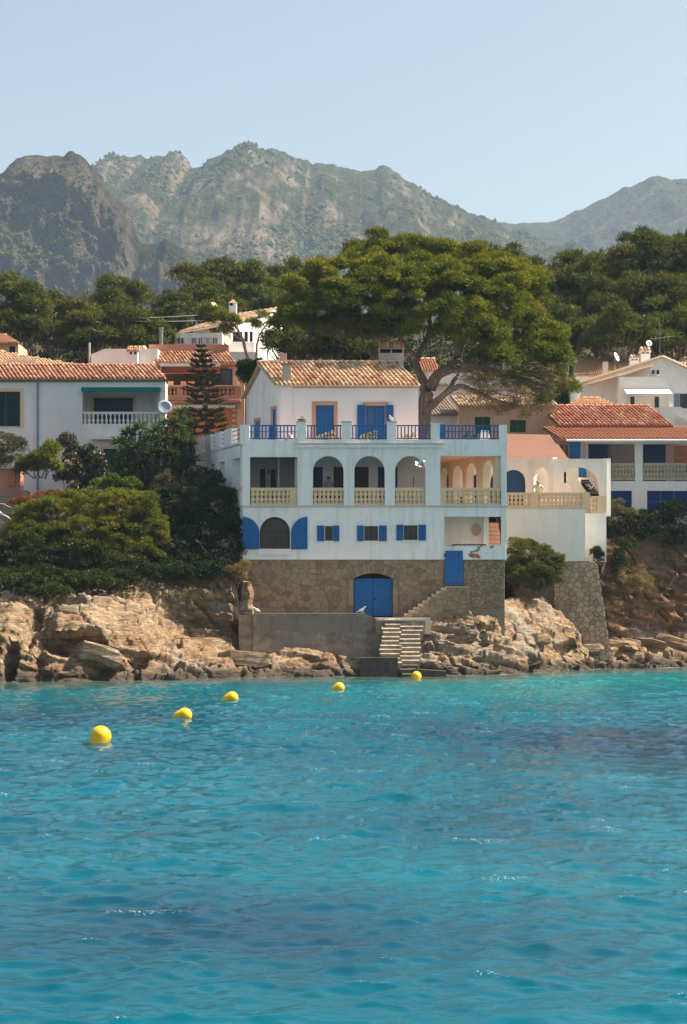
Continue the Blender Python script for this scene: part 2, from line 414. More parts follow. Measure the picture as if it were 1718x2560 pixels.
    c = n.mix(n.ramp(ash, [(.12, 0), (.55, .9)]), c, n.mix(n.ramp(n.noise(.5, 4, .6), [(.4, 0), (.6, 1)]), (.035, .06, .052), (.07, .12, .10)))
    fm = n.math('MULTIPLY', n.n('Attribute', attribute_name='foam').outputs['Fac'], n.ramp(n.noise(5, 5, .7), [(.42, 0), (.6, 1)]))
    c = n.mix(fm, c, (.75, .75, .72))
    h1 = n.noise(8.0, 4, .62, n.pos((1, 1.7, 1), (0, 0, .25)), .4)
    h2 = n.noise(13.0, 3, .65, n.pos((1, 1.6, 1), (0, 0, -.3)))
    h = n.math('ADD', h1, n.math('MULTIPLY', h2, .3))
    fl = n.math('MULTIPLY', n.n('Attribute', attribute_name='crest_glint').outputs['Fac'], n.ramp(n.noise(40, 2, .65), [(.625, 0), (.66, 1)]))  # sun glints painted as white flecks along the wave crests
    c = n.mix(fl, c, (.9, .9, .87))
    bsdf = n.bsdf(c, .06, n.bump(h, .45, .015), .15)
    bsdf.inputs['IOR'].default_value = 1.33
    o = np_mesh('sea', V, Fc, n.m, None, True, {'grass': ('POINT', pad(grass)), 'shallow': ('POINT', pad(shallow)), 'sand': ('POINT', pad(sand)), 'foam': ('POINT', pad(foam)), 'crest_glint': ('POINT', pad(crest_glint.ravel()))})
    tag(o, kind='structure')
make_sea()

# ---- terrain behind the shore ---------------------------------------------
TL = np.array([(-30, -9), (-8, -5), (-3, -2), (0, 3.8), (2, 5.0), (10, 9.4), (14, 10.4), (30, 15), (50, 21), (80, 29), (130, 38), (300, 60), (700, 100), (1500, 130)], float)
TM = np.array([(-30, -9), (-6, -5), (-1, -2), (0.5, 1.2), (8.8, 1.4), (9.4, 9.2), (14, 11), (20, 13.2), (30, 16), (50, 21), (80, 29), (130, 38), (300, 60), (700, 100), (1500, 130)], float)
TR = np.array([(-30, -9), (0, -5), (12, -2), (16.5, 1.5), (17.5, 8.4), (22, 10), (30, 14.5), (50, 21), (80, 29), (130, 38), (300, 60), (700, 100), (1500, 130)], float)
def ground(x, y):
    x = np.asarray(x, float); y = np.asarray(y, float)
    wl = np.clip((-5.6 - .36 * np.clip(y, 0, 9) - x) / 1.0, 0, 1); wr = np.clip((x - 8.8) / 2.0, 0, 1)
    zl, zm, zr = [np.interp(y, T[:, 0], T[:, 1]) for T in (TL, TM, TR)]
    return zl * wl + zr * wr + zm * np.clip(1 - wl - wr, 0, 1)
def gz(x, y): return float(ground(x, y))
def make_ground():
    xs = np.concatenate([np.linspace(-900, -45, 20), np.linspace(-42, 42, 130), np.linspace(45, 900, 20)])
    ys = np.concatenate([np.arange(-30, 40, .6), np.arange(40, 140, 2.5), np.linspace(150, 1500, 40)])
    X, Y = np.meshgrid(xs, ys); Z = ground(X, Y) + .25 * fbm(X * .5, Y * .5, 0 * X, 3, 2) * np.clip(Y / 6 + .5, .3, 3)
    V = np.stack([X, Y, Z], -1).reshape(-1, 3); nc = len(xs)
    i = np.arange(len(ys) - 1)[:, None] * nc + np.arange(nc - 1)[None, :]
    Fc = np.stack([i, i + 1, i + nc + 1, i + nc], -1).reshape(-1, 4)
    n = N('dry_earth'); c = n.ramp(n.noise(.8, 6, .7), [(.3, (.025, .025, .012)), (.55, (.06, .048, .026)), (.8, (.12, .085, .05))])
    n.bsdf(c, .95, n.bump(n.noise(5, 5, .6), .6, .1), .1)
    tag(np_mesh('hillside_ground', V, Fc, n.m, None, True), kind='structure')
make_ground()

# ---- mountains ------------------------------------------------------------
def mountain(name, sil, Zr, L, seed, rockiness, amp, cols=300, rows=170, jag=6, p=1.0, lean=0.0, cliff=0.0, shade_tone=1.0):
    sil = np.array(sil, float); pxs = np.linspace(sil[0, 0], sil[-1, 0], cols); py = np.interp(pxs, sil[:, 0], sil[:, 1])
    s = Zr / F; x0 = (pxs - CX) * s; z0 = CZ + (HZ - py) * s
    z0 = z0 - jag * (.4 if cliff else 1.1) + jag * fbm(x0 / 22, 0 * x0, 0 * x0 + seed, 4, seed, .6)
    t = np.concatenate([np.linspace(-.25, 0, 12)[:-1], np.linspace(0, 1, rows)])
    T, X = np.meshgrid(t, x0, indexing='ij'); Z0 = np.repeat(z0[None, :], len(t), 0)
    Tp = np.clip(T, 0, 1)
    Y = (Zr - D) - T * L
    base = 60.0
    Zz = base + (Z0 - base) * np.where(T < 0, 1 + T * 1.4, (1 - Tp) ** p)
    X = X + lean * Tp * L
    env = np.clip(Tp * 6, 0, 1)
    gl = fbm(X / (L * .16), Y / (L * .42), 0 * X + seed, 6, seed, .52, True)
    if cliff: gl = fbm(X / 60, Y / 70 + 3, Zz / 75, 6, seed, .58, True)
    fn = fbm(X / 34, Y / 40, Zz / 34, 5, seed + 50, .6)
    Zz = Zz + env * amp * (gl * .75 - .1) + (.25 + .75 * env) * amp * .22 * fn
    Y = Y - cliff * env * (22 * gl + 9 * fn) * (Tp < 1)
    V = np.stack([X, Y, Zz], -1).reshape(-1, 3); nc = cols
    i = np.arange(len(t) - 1)[:, None] * nc + np.arange(nc - 1)[None, :]
    Fc = np.stack([i, i + nc, i + nc + 1, i + 1], -1).reshape(-1, 4)
    n = N(name + '_slope')
    sep = n.n('SeparateXYZ'); n.l(n.n('NewGeometry').outputs['Normal'], sep.inputs[0])
    rk = n.math('ADD', n.noise(.012, 8, .72), n.math('MULTIPLY', n.math('SUBTRACT', .72, sep.outputs['Z']), rockiness))
    scrub = n.ramp(n.noise(.16, 7, .8), [(.3, (.012, .022, .007)), (.5, (.040, .050, .016)), (.7, (.13, .105, .05))])
    rock = n.ramp(n.noise(.11, 8, .8), [(.3, (.06, .046, .030)), (.5, (.19, .148, .105)), (.72, (.36, .295, .225))])
    c = n.mix(n.ramp(rk, [(.475, 0), (.62, 1)]), scrub, rock)
    c = n.mix(1.0, c, (shade_tone, shade_tone, shade_tone), 'MULTIPLY')  # painted shade: darkens the whole slope colour of the left crag
    n.bsdf(c, .97, n.bump(n.noise(.12, 8, .75), 1.0, 8), .05)
    o = np_mesh(name, V, Fc, n.m, None, False); tag(o, kind='structure')
    return X[11:], Y[11:], Zz[11:]
LEFT = [(-500, 470), (-250, 430), (-100, 425), (0, 412), (40, 396), (75, 386), (130, 392), (160, 392), (172, 385), (200, 384), (218, 398), (235, 424), (258, 440), (264, 468), (300, 488), (322, 505), (332, 545), (352, 588), (400, 592), (460, 598), (482, 625), (560, 650), (640, 690), (760, 760)]
CENT = [(150, 560), (220, 480), (256, 440), (264, 412), (290, 382), (312, 371), (330, 380), (352, 368), (366, 384), (394, 373), (414, 380), (430, 370), (452, 365), (470, 374), (482, 394), (520, 393), (560, 376), (600, 364), (645, 350), (690, 356), (740, 374), (780, 387), (850, 388), (900, 397), (960, 402), (1000, 425), (1060, 465), (1120, 500), (1180, 530), (1225, 549), (1300, 585), (1420, 640)]
RIGHT = [(950, 640), (1100, 580), (1180, 556), (1230, 548), (1290, 552), (1380, 546), (1450, 516), (1530, 478), (1590, 452), (1625, 432), (1650, 434), (1690, 442), (1718, 438), (1850, 405), (2000, 420), (2300, 500)]
gR = mountain('mountain_right', RIGHT, 2700, 1250, 31, .55, 48, 260, 130, 4, 1.15)
gC = mountain('mountain_centre', CENT, 2050, 1050, 12, .42, 62, 360, 190, 8, 1.05)
gL = mountain('mountain_left', LEFT, 1250, 105, 23,   .22, 22, 360, 180, 7, .75, 0.0, 1.0, .6)

M['farscrub'] = leafmat('far_scrub', [(0, (.016, .026, .009)), (.5, (.035, .048, .015)), (1, (.085, .082, .03))], .1)
def far_trees():
    rg = np.random.default_rng(3)
    oct_v = np.array([(1, 0, 0), (0, 1, 0), (-1, 0, 0), (0, -1, 0), (0, 0, 1.2)], float)
    oct_f = np.array([(0, 1, 4), (1, 2, 4), (2, 3, 4), (3, 0, 4)])
    VV, FF, RR = [], [], []; b = 0
    for (X, Y, Z), cnt, seed, hi in ((gC, 30000, 3, 4.0), (gL, 14000, 4, 2.2), (gR, 9000, 6, 4.2)):
        m = rg.integers(8 if seed == 4 else 2, X.shape[0], cnt * 3), rg.integers(2, X.shape[1] - 2, cnt * 3)
        x, y, z = X[m], Y[m], Z[m]
        d = fbm(x / 120, y / 160, 0 * x, 4, seed) + .55 * (m[0] / X.shape[0]) - .15 - .4 * np.exp(-((x - 60) / 90) ** 2) * (seed == 3)
        k = (rg.random(cnt * 3) < np.clip(d * 1.8 + .4, .04, 1))
        x, y, z = x[k][:cnt], y[k][:cnt], z[k][:cnt]
        sz = (.3 + .7 * rg.random(len(x)) ** 2.2) * hi * .72
        x = x + rg.normal(0, 1.2, len(x))
        jit = rg.uniform(.65, 1.35, (len(x), 5, 3)); jit[:, :4, 2] = 1
        v = oct_v[None] * jit * sz[:, None, None] * np.array([1, 1, 1.05]); v[..., 0] += x[:, None]; v[..., 1] += y[:, None]; v[..., 2] += (z + sz * .05)[:, None]
        VV.append(v.reshape(-1, 3)); f = (np.arange(len(x)) * 5)[:, None, None] + oct_f[None] + b
        FF.append(f.reshape(-1, 3)); b += len(x) * 5; RR.append(np.repeat(rg.random(len(x)), 4))
    o = np_mesh('mountain_forest', np.vstack(VV), np.vstack(FF), M['farscrub'], None, False, {'rnd': ('FACE', np.concatenate(RR))})
    tag(o, 'scattered far pines and scrub covering the mountain slopes', 'forest', kind='stuff')
far_trees()

# ---- rock shore -----------------------------------------------------------
n = N('shore_rock')
geo = n.n('NewGeometry')
lay = n.noise(1.0, 6, .65, n.pos((.55, .55, 3.0), (0, R(9), 0)), .8)
col = n.ramp(lay, [(.28, (.15, .085, .045)), (.42, (.31, .195, .115)), (.55, (.43, .305, .19)), (.68, (.52, .405, .28)), (.82, (.45, .38, .29))])
col = n.mix(n.ramp(n.noise(.32, 5, .6), [(.48, 0), (.66, .7)]), col, (.40, .365, .33))
col = n.mix(n.ramp(n.noise(.55, 4, .6, n.pos((1, 1, 1.6))), [(.56, 0), (.74, .75)]), col, (.34, .17, .075))
col = n.mix(n.ramp(n.noise(2.6, 7, .75), [(.50, 0), (.68, .85)]), col, (.10, .07, .045))
col = n.mix(1.0, col, (.80, .80, .77), 'MULTIPLY')
ln_ = n.ramp(n.noise(1.0, 5, .7, n.pos((.9, .9, 8.5), (0, R(8), 0)), .6), [(.36, .85), (.44, 0)])
col = n.mix(ln_, col, (.085, .058, .036))
sep = n.n('SeparateXYZ'); n.l(geo.outputs['Position'], sep.inputs[0])
wet = n.ramp(n.math('ADD', sep.outputs['Z'], n.math('MULTIPLY', n.math('SUBTRACT', n.noise(.9, 4, .6), .5), .9)), [(.3, .95), (.75, 0)])
col = n.mix(wet, col, (.055, .038, .024))
cliff = n.n('MapRange'); cliff.inputs[1].default_value = 12.5; cliff.inputs[2].default_value = 16; n.l(sep.outputs['X'], cliff.inputs[0])
hi_ = n.n('MapRange'); hi_.inputs[1].default_value = 1.9; hi_.inputs[2].default_value = 3.0; n.l(sep.outputs['Z'], hi_.inputs[0])
col = n.mix(n.math('MULTIPLY', n.math('MULTIPLY', cliff.outputs[0], hi_.outputs[0]), .8), col, n.ramp(n.noise(.9, 6, .7, n.pos((.6, .6, 1.8))), [(.3, (.10, .05, .028)), (.55, (.30, .15, .07)), (.75, (.42, .235, .125))]))
nb = n.noise(3.2, 8, .72, n.pos((.8, .8, 2.6), (0, R(9), 0)), .5)
n.bsdf(col, n.ramp(wet, [(0, .93), (1, .45)]), n.bump(nb, 1.0, .16), .2)
M['rock'] = n.m
M['rockslab'] = M['rock']

STN = [
 (-300, [(-17.5, -1.2), (-15.5, 0), (-14.5, .9), (-13.7, 2.3), (-12.4, 3.2), (-10, 4.0), (-6, 4.4), (2, 5.6)]),
 (0, [(-17, -1.2), (-15, 0), (-14.4, .8), (-14.0, 2.2), (-13.2, 3.0), (-11, 3.7), (-6, 4.5), (2, 5.6)]),
 (90, [(-17, -1.2), (-14.3, 0), (-13.2, .5), (-12.6, 1.3), (-11.6, 2.4), (-10.2, 3.4), (-6, 4.4), (2, 5.8)]),
 (125, [(-16.5, -1.2), (-14.0, 0), (-13.4, .7), (-13.1, 1.9), (-12.7, 2.8), (-11, 3.6), (-6, 4.5), (2, 5.9)]),
 (200, [(-16, -1.2), (-13.5, 0), (-12.9, .6), (-12.6, 1.9), (-12.2, 2.9), (-10.6, 3.6), (-6, 4.5), (2, 6)]),
 (330, [(-15, -1.2), (-12, 0), (-10.8, .8), (-10.2, 1.8), (-9.0, 2.8), (-7, 3.8), (-5, 4.3), (2, 6.2)]),
 (380, [(-14.5, -1.2), (-11.5, 0), (-10, .8), (-8.8, 1.7), (-6.8, 2.3), (-4.2, 2.9), (-3.4, 4.3), (2, 6.2)]),
 (430, [(-14, -1.2), (-11, 0), (-9.5, .7), (-7.5, 1.5), (-5, 2.2), (-2.6, 2.5), (-2.0, 4.6), (2, 6.2)]),
 (560, [(-12, -1.2), (-8.8, 0), (-7.5, .6), (-6, 1.1), (-4, 1.6), (-2.2, 2.1), (-1.6, 4.8), (2, 6.2)]),
 (605, [(-11, -1.2), (-8, 0), (-6.5, .5), (-5, .9), (-3.3, 1.25), (-2, 1.4), (0, 1.5), (3, 1.7)]),
 (830, [(-9, -1.2), (-5.6, 0), (-4.8, .4), (-4, .8), (-3.2, 1.2), (-2, 1.4), (0, 1.5), (3, 1.7)]),
 (940, [(-8, -1.2), (-5, -.3), (-4.4, .0), (-4, .2), (-3.4, .6), (-2, 1.3), (0, 1.7), (3, 2)]),
 (1050, [(-8, -1.2), (-4.6, -.3), (-4, .3), (-3.4, .9), (-2.4, 1.9), (-1.4, 2.8), (0, 3.0), (3, 3.1)]),
 (1090, [(-7.6, -1.2), (-4.2, 0), (-3.7, .6), (-3.0, 1.4), (-2.1, 2.4), (-1.6, 3.0), (0, 3.1), (3, 3.2)]),
 (1160, [(-7, -1.2), (-3.6, 0), (-3, .7), (-2.4, 1.7), (-1.8, 2.6), (-1.1, 3.3), (0.5, 3.6), (3, 3.8)]),
 (1260, [(-6, -1.2), (-2, 0), (-1.4, .8), (-.8, 1.8), (-.2, 2.8), (.4, 3.7), (1.5, 4.1), (4.5, 4.3)]),
 (1380, [(-1, -1.2), (3.0, 0), (3.8, .9), (4.6, 1.9), (5.6, 2.8), (7.0, 3.6), (8.4, 4.1), (11, 4.2)]),
 (1440, [(2, -1.2), (6.0, 0), (6.4, 1.0), (6.9, 2.0), (7.6, 2.8), (8.4, 3.1), (9.4, 3.2), (12, 3.3)]),
 (1485, [(3, -1.2), (7.6, 0), (8.0, .5), (8.4, .8), (9.0, 1.0), (9.6, 1.2), (10.5, 1.4), (13, 1.5)]),
 (1540, [(4, -1.2), (8.4, 0), (9.2, .5), (10.2, 1.0), (11.3, 1.6), (12, 2.0), (12.8, 8.0), (16, 9.2)]),
 (1718, [(8, -1.2), (12, 0), (12.8, .7), (13.6, 1.2), (14.4, 1.8), (15, 2.2), (15.8, 8.4), (19, 9.4)]),
 (2200, [(12, -1.2), (16, 0), (16.8, .7), (17.6, 1.2), (18.4, 1.8), (19, 2.2), (19.8, 8.4), (23, 9.8)])]
CAVES = [(P(178, 1598, -12.7), 1.45, .72, 2.4), (P(30, 1640, -13.6), .35, .9, 1.3), (P(75, 1560, -12.6), .3, 1.1, 1.2), (P(345, 1655, -11.2), .55, .35, .9),
         (P(400, 1610, -8.6), .7, .22, .8), (P(490, 1652, -8.6), .9, .16, .8), (P(1420, 1610, 4.2), .75, .3, 1.0), (P(1330, 1650, 1.0), .6, .25, .6),
         (P(710, 1675, -6.3), .5, .22, .7), (P(790, 1672, -5.6), .45, .2, .6), (P(1140, 1595, -2.2), .9, .15, .5), (P(1240, 1600, -.6), 1.0, .12, .4)]
SHORE = {}
def make_shore():
    sx = np.array([PX(p, c[1][0]) for p, c in STN]); C = np.array([c for p, c in STN], float)   # (ns,8,2)
    xs = np.concatenate([np.arange(-60, -22, .5), np.arange(-22, 26, .072), np.arange(26, 60, .5)])
    ctl = np.stack([[np.interp(xs, sx, C[:, k, j]) for j in (0, 1)] for k in range(8)])             # (8,2,nx)
    ns = 180; out = np.zeros((ns, len(xs), 2))
    seg = np.linalg.norm(np.diff(ctl, axis=0), axis=1); seg[-1] *= .5; cum = np.vstack([np.zeros(len(xs)), np.cumsum(seg, 0)]); cum /= cum[-1]
    tt = np.linspace(0, 1, ns)
    for c in range(len(xs)):
        for j in (0, 1): out[:, c, j] = np.interp(tt, cum[:, c], ctl[:, j, c])
    # soften the polyline a little
    for _ in range(3): out[1:-1] = .25 * out[:-2] + .5 * out[1:-1] + .25 * out[2:]
    X = np.repeat(xs[None, :], ns, 0); Y = out[..., 0]; Z = out[..., 1]
    dy, dz = np.gradient(Y, axis=0), np.gradient(Z, axis=0); ln = np.hypot(dy, dz) + 1e-6
    ny, nz = -dz / ln, dy / ln
    # large lumps
    big = fbm(X * .33, Y * .4, Z * .4, 3, 40)
    w = Z + .13 * X + .22 * Y + .35 * fbm(X * .28, Y * .28, Z * .28, 3, 41)
    hl = .42; q = w / hl + .5 * fbm(X * .8, Y * .8, Z * .8, 2, 44); li = np.floor(q); lf = q - li
    blk = np.floor(X / 2.3 + .6 * li + .5 * fbm(X * .5, Y * .5, Z * .5, 2, 46)).astype(np.int64)
    r1 = _h(li.astype(np.int64), blk, 0 * blk, 5); r0 = _h(li.astype(np.int64), 0 * blk, 0 * blk, 6)
    ledge = (.55 * r1 + .45 * r0 - .5) * np.clip(lf * 5, 0, 1) * np.clip((1 - lf) * 9, 0, 1)
    q2 = w / .11; l2 = np.floor(q2); b2 = np.floor(X / .42 + l2 * .7).astype(np.int64)
    thin = _h(l2.astype(np.int64), b2, 0 * b2, 9) - .5
    cr = np.abs(vnoise(X * .55 + .5 * Z, Y * .3, Z * .25, 61)); crack = -np.clip(.06 - cr, 0, 1) * 6.5
    amp = np.interp(tt, [0, .12, .25, .8, 1], [.4, .7, 1, 1, .3])[:, None]
    d = amp * (.36 * big + .85 * ledge + .22 * thin + .11 * fbm(X * 2.2, Y * 2.2, Z * 3.5, 4, 48, .6) + .8 * crack)
    hid = np.clip((X - PX(600, -8)) / .3, 0, 1) * np.clip((PX(1060, -4) - X) / .4, 0, 1)
    d *= 1 - .65 * hid * np.clip((Y + 3.6) / .4, 0, 1)
    for c, rx, rz, dep in CAVES:
        g = ((X - c.x) / rx) ** 2 + ((Z - c.z) / rz) ** 2
        d -= dep * np.clip(1.25 - g, 0, 1) ** .6 * (np.abs(Y - c.y) < 3)
    def steps(h, edge):
        t_ = w / h + .35 * (_h(np.floor(X / (5.0 * h + .6)).astype(np.int64), 0 * blk, 0 * blk, 15) - .5); f_ = t_ - np.floor(t_); e_ = np.clip((f_ - edge) / (1 - edge), 0, 1)
        return (e_ - f_) * h
    stp = (.95 * steps(.62, .72) + .8 * steps(.19, .7)) * amp * (1 - .9 * hid) * np.clip(nz, 0, 1)
    Y2 = Y + d * ny; Z2 = Z + d * nz * .8 + stp; X2 = X + .10 * fbm(X * 1.5, Y * 1.5, Z * 2.5, 3, 70)
    V = np.stack([X2, Y2, Z2], -1).reshape(-1, 3); nc = len(xs)
    i = np.arange(ns - 1)[:, None] * nc + np.arange(nc - 1)[None, :]
    Fc = np.stack([i, i + 1, i + nc + 1, i + nc], -1).reshape(-1, 4)
    o = np_mesh('rock_shore', V, Fc, M['rock'], None, False); tag(o, kind='structure')
    SHORE.update(o=o, X=X2, Y=Y2, Z=Z2, ny=ny, nz=nz, xs=xs)
    return o
shore = make_shore()

def slab_mesh(rg, w, dpt, h, nv=7):
    """flat angular slab: irregular polygon, chamfered top, undercut bottom"""
    a = np.sort(rg.uniform(0, 2 * math.pi, nv)); 
    if np.max(np.diff(np.append(a, a[0] + 6.283))) > 2.2: a = np.linspace(0, 6.283, nv, endpoint=False) + rg.uniform(-.3, .3, nv)
    r = rg.uniform(.75, 1.1, nv); ring = np.stack([np.cos(a) * r * w / 2, np.sin(a) * r * dpt / 2], -1)
    b = MB()
    lv = [(.8, -.5), (1.0, -.2), (1.02, .28), (.88, .5)]
    for s, z in lv:
        b.v += [(p[0] * s + rg.normal(0, .03 * w), p[1] * s + rg.normal(0, .03 * w), z * h + rg.normal(0, .07 * h)) for p in ring]
    for k in range(3):
        for j in range(nv): b.f.append((k * nv + j, k * nv + (j + 1) % nv, (k + 1) * nv + (j + 1) % nv, (k + 1) * nv + j))
    b.f.append(tuple(reversed(range(nv)))); b.f.append(tuple(3 * nv + j for j in range(nv)))
    me = b.mesh('rock_slab'); me.materials.append(M['rockslab']); return me
def scatter_slabs():
    rg = np.random.default_rng(77)
    meshes = [slab_mesh(rg, 1, rg.uniform(.6, 1), rg.uniform(.22, .5)) for _ in range(26)]
    X, Y, Z, nz = SHORE['X'], SHORE['Y'], SHORE['Z'], SHORE['nz']
    cnt = 0; tries = 0
    while cnt < 60 and tries < 9000:
        tries += 1
        c = rg.integers(0, X.shape[1]); r_ = rg.integers(17, 126)
        x, y, z = X[r_, c], Y[r_, c], Z[r_, c]
        if abs(x) > 21 or z < -.12 or z > 4.4: continue
        px = CX + x / sc(y)
        if 585 < px < 1075 and y > -3.9: continue
        if 930 < px < 1075: continue
        if 1285 < px < 1500 and z > 2.6: continue
        s = rg.choice([.45, .7, 1.0, 1.5, 2.1], p=[.2, .26, .26, .18, .10]) * rg.uniform(.8, 1.2)
        if z < .4: s = min(s, 1.1)
        Mx = Matrix.Translation((x, y + .12 * s, z + .02 * s)) @ Matrix.Rotation(R(rg.normal(8, 7)), 4, 'Y') @ Matrix.Rotation(R(rg.normal(-14, 10)), 4, 'X') @ Matrix.Rotation(rg.uniform(-.5, .5) + (math.pi if rg.random() < .5 else 0), 4, 'Z') @ Matrix.Diagonal((s * rg.uniform(1.0, 1.5), s, s * rg.uniform(.6, 1.1), 1))
        piece(meshes[rg.integers(0, 26)], 'rock_slab', shore, Mx); cnt += 1
scatter_slabs()

# ================================================================== BUILDING KIT
EU = Vector((1, 0, 0)); K = 0.36; EV = Vector((-K, 1, 0)); EY = Vector((0, 1, 0)); EZ = Vector((0, 0, 1))
def baluster_mesh(name, h, w, mat, n=8):
    prof = [(.5, 0), (.5, .07), (.32, .09), (.30, .13), (.44, .2), (.5, .28), (.44, .37), (.28, .46), (.24, .5), (.28, .54), (.44, .63), (.5, .72), (.44, .8), (.3, .87), (.32, .91), (.5, .93), (.5, 1)]
    b = MB().lathe([(r * w, z * h) for r, z in prof], n=n); me = b.mesh(name); me.materials.append(mat); return me
def plain_baluster_mesh(name, h, w, mat):
    prof = [(.5, 0), (.5, .06), (.22, .1), (.5, .3), (.34, .48), (.2, .62), (.3, .86), (.5, .92), (.5, 1)]
    b = MB().lathe([(r * w, z * h) for r, z in prof], n=8); me = b.mesh(name); me.materials.append(mat); return me
def balustrade(par, u0, u1, z0, z1, y, mesh, hm, n, mat, th=.2, solid_from=None, name='balustrade', e=EU, o=Vector((0, 0, 0))):
    """plinth, rail and balusters between u0 and u1 along direction e"""
    pl = .12 * (z1 - z0); rl = .15 * (z1 - z0); en = e.normalized(); pn = Vector((-en.y, en.x, 0))
    def bar(za, zb, t, g=0):
        a = o + e * u0 - en * g; b_ = o + e * u1 + en * g; c = (a + b_) / 2 + Vector((0, y, 0)); c.z = (za + zb) / 2
        return MB().obox(c, (b_ - a) / 2, pn * t / 2, EZ * (zb - za) / 2)
    root = bar(z1 - rl, z1, th).build('balustrade_rail', mat, par)
    bar(z0, z0 + pl, th * .9).build('balustrade_plinth', mat, par)
    for i in range(n):
        u = u0 + (u1 - u0) * (i + .5) / n
        p = o + e * u + Vector((0, y, 0)); p.z = z0 + pl
        s = (z1 - rl - z0 - pl) / hm
        piece(mesh, 'baluster', par, Matrix.Translation(p) @ Matrix.Diagonal((s, s, s, 1)))
    return root
def shutter(par, u0, u1, z0, z1, y, mat, name='shutter', slats=True, th=.045, rails=(0.0, .5, 1.0), e=EU, o=Vector((0, 0, 0)), nrm=None, mid=None):
    """louvred leaf: stiles, rails and tilted slats, one mesh"""
    b = MB(); en = e; nn = nrm or EY; st = min(.07, .18 * (u1 - u0) + .01)
    def bx(a, c, za, zb, t=th, off=0):
        ct = o + en * ((a + c) / 2) + nn * (y + off) + EZ * ((za + zb) / 2)
        b.obox(ct, en * ((c - a) / 2), nn * (t / 2), EZ * ((zb - za) / 2))
    bx(u0, u0 + st, z0, z1); bx(u1 - st, u1, z0, z1)
    if mid: bx((u0 + u1) / 2 - .012, (u0 + u1) / 2 + .012, z0, z1, th * 1.25)
    for r in rails:
        zc = z0 + (z1 - z0) * r; a = max(z0, zc - st * .6); c = min(z1, zc + st * .6)
        if r == 0: c = z0 + st
        if r == 1: a = z1 - st
        bx(u0 + st, u1 - st, a, c, th * .95)
    bx(u0 + st, u1 - st, z0, z1, .012, .012)
    if slats:
        ns = max(4, int((z1 - z0) / .085))
        for i in range(ns):
            zc = z0 + (z1 - z0) * (i + .5) / ns
            ct = o + en * ((u0 + u1) / 2) + nn * y + EZ * zc
            b.obox(ct, en * ((u1 - u0) / 2 - st), (nn * .7 + EZ * .45) * .02, (EZ * .8 - nn * .5) * .028)
    return b.build(name, mat, par)
def comb(u0, u1, z0, z1, openings, eps=.02):
    """outline plus openings that reach (almost) down to the sill line z0"""
    return [rect(u0, u1, z0, z1)] + [[(a, max(b, z0 + eps)) for a, b in h] for h in openings]
def window(par, u0, u1, z0, z1, y, framemat=None, panemat=None, fw=.06, bars=1, name='window', e=EU, o=Vector((0, 0, 0)), nn=EY, depth=.12):
    """frame with panes, set depth behind y"""
    b = MB()
    def bx(bb, a, c, za, zb, ya, yb):
        ct = o + e * ((a + c) / 2) + nn * ((ya + yb) / 2) + EZ * ((za + zb) / 2); bb.obox(ct, e * ((c - a) / 2), nn * ((yb - ya) / 2), EZ * ((zb - za) / 2))
    for a, c, za, zb in ((u0, u0 + fw, z0, z1), (u1 - fw, u1, z0, z1), (u0 + fw, u1 - fw, z0, z0 + fw), (u0 + fw, u1 - fw, z1 - fw, z1)): bx(b, a, c, za, zb, y + depth, y + depth + .06)
    for i in range(bars):
        c = u0 + (u1 - u0) * (i + 1) / (bars + 1); bx(b, c - fw * .4, c + fw * .4, z0 + fw, z1 - fw, y + depth + .005, y + depth + .055)
    w = b.build(name, framemat or M['brown'], par)
    for i in range(bars + 1):
        a = u0 + (u1 - u0) * i / (bars + 1) + fw * .5; c = u0 + (u1 - u0) * (i + 1) / (bars + 1) - fw * .5
        g = MB(); bx(g, a, c, z0 + fw * .5, z1 - fw * .5, y + depth + .025, y + depth + .035); g.build('pane', panemat or M['glass'], w)
    return w
def slab(par, name, mat, u0, u1, y0, y1, z0, z1, k=0.0):
    return MB().box(u0, u1, y0, y1, z0, z1, k).build(name, mat, par)

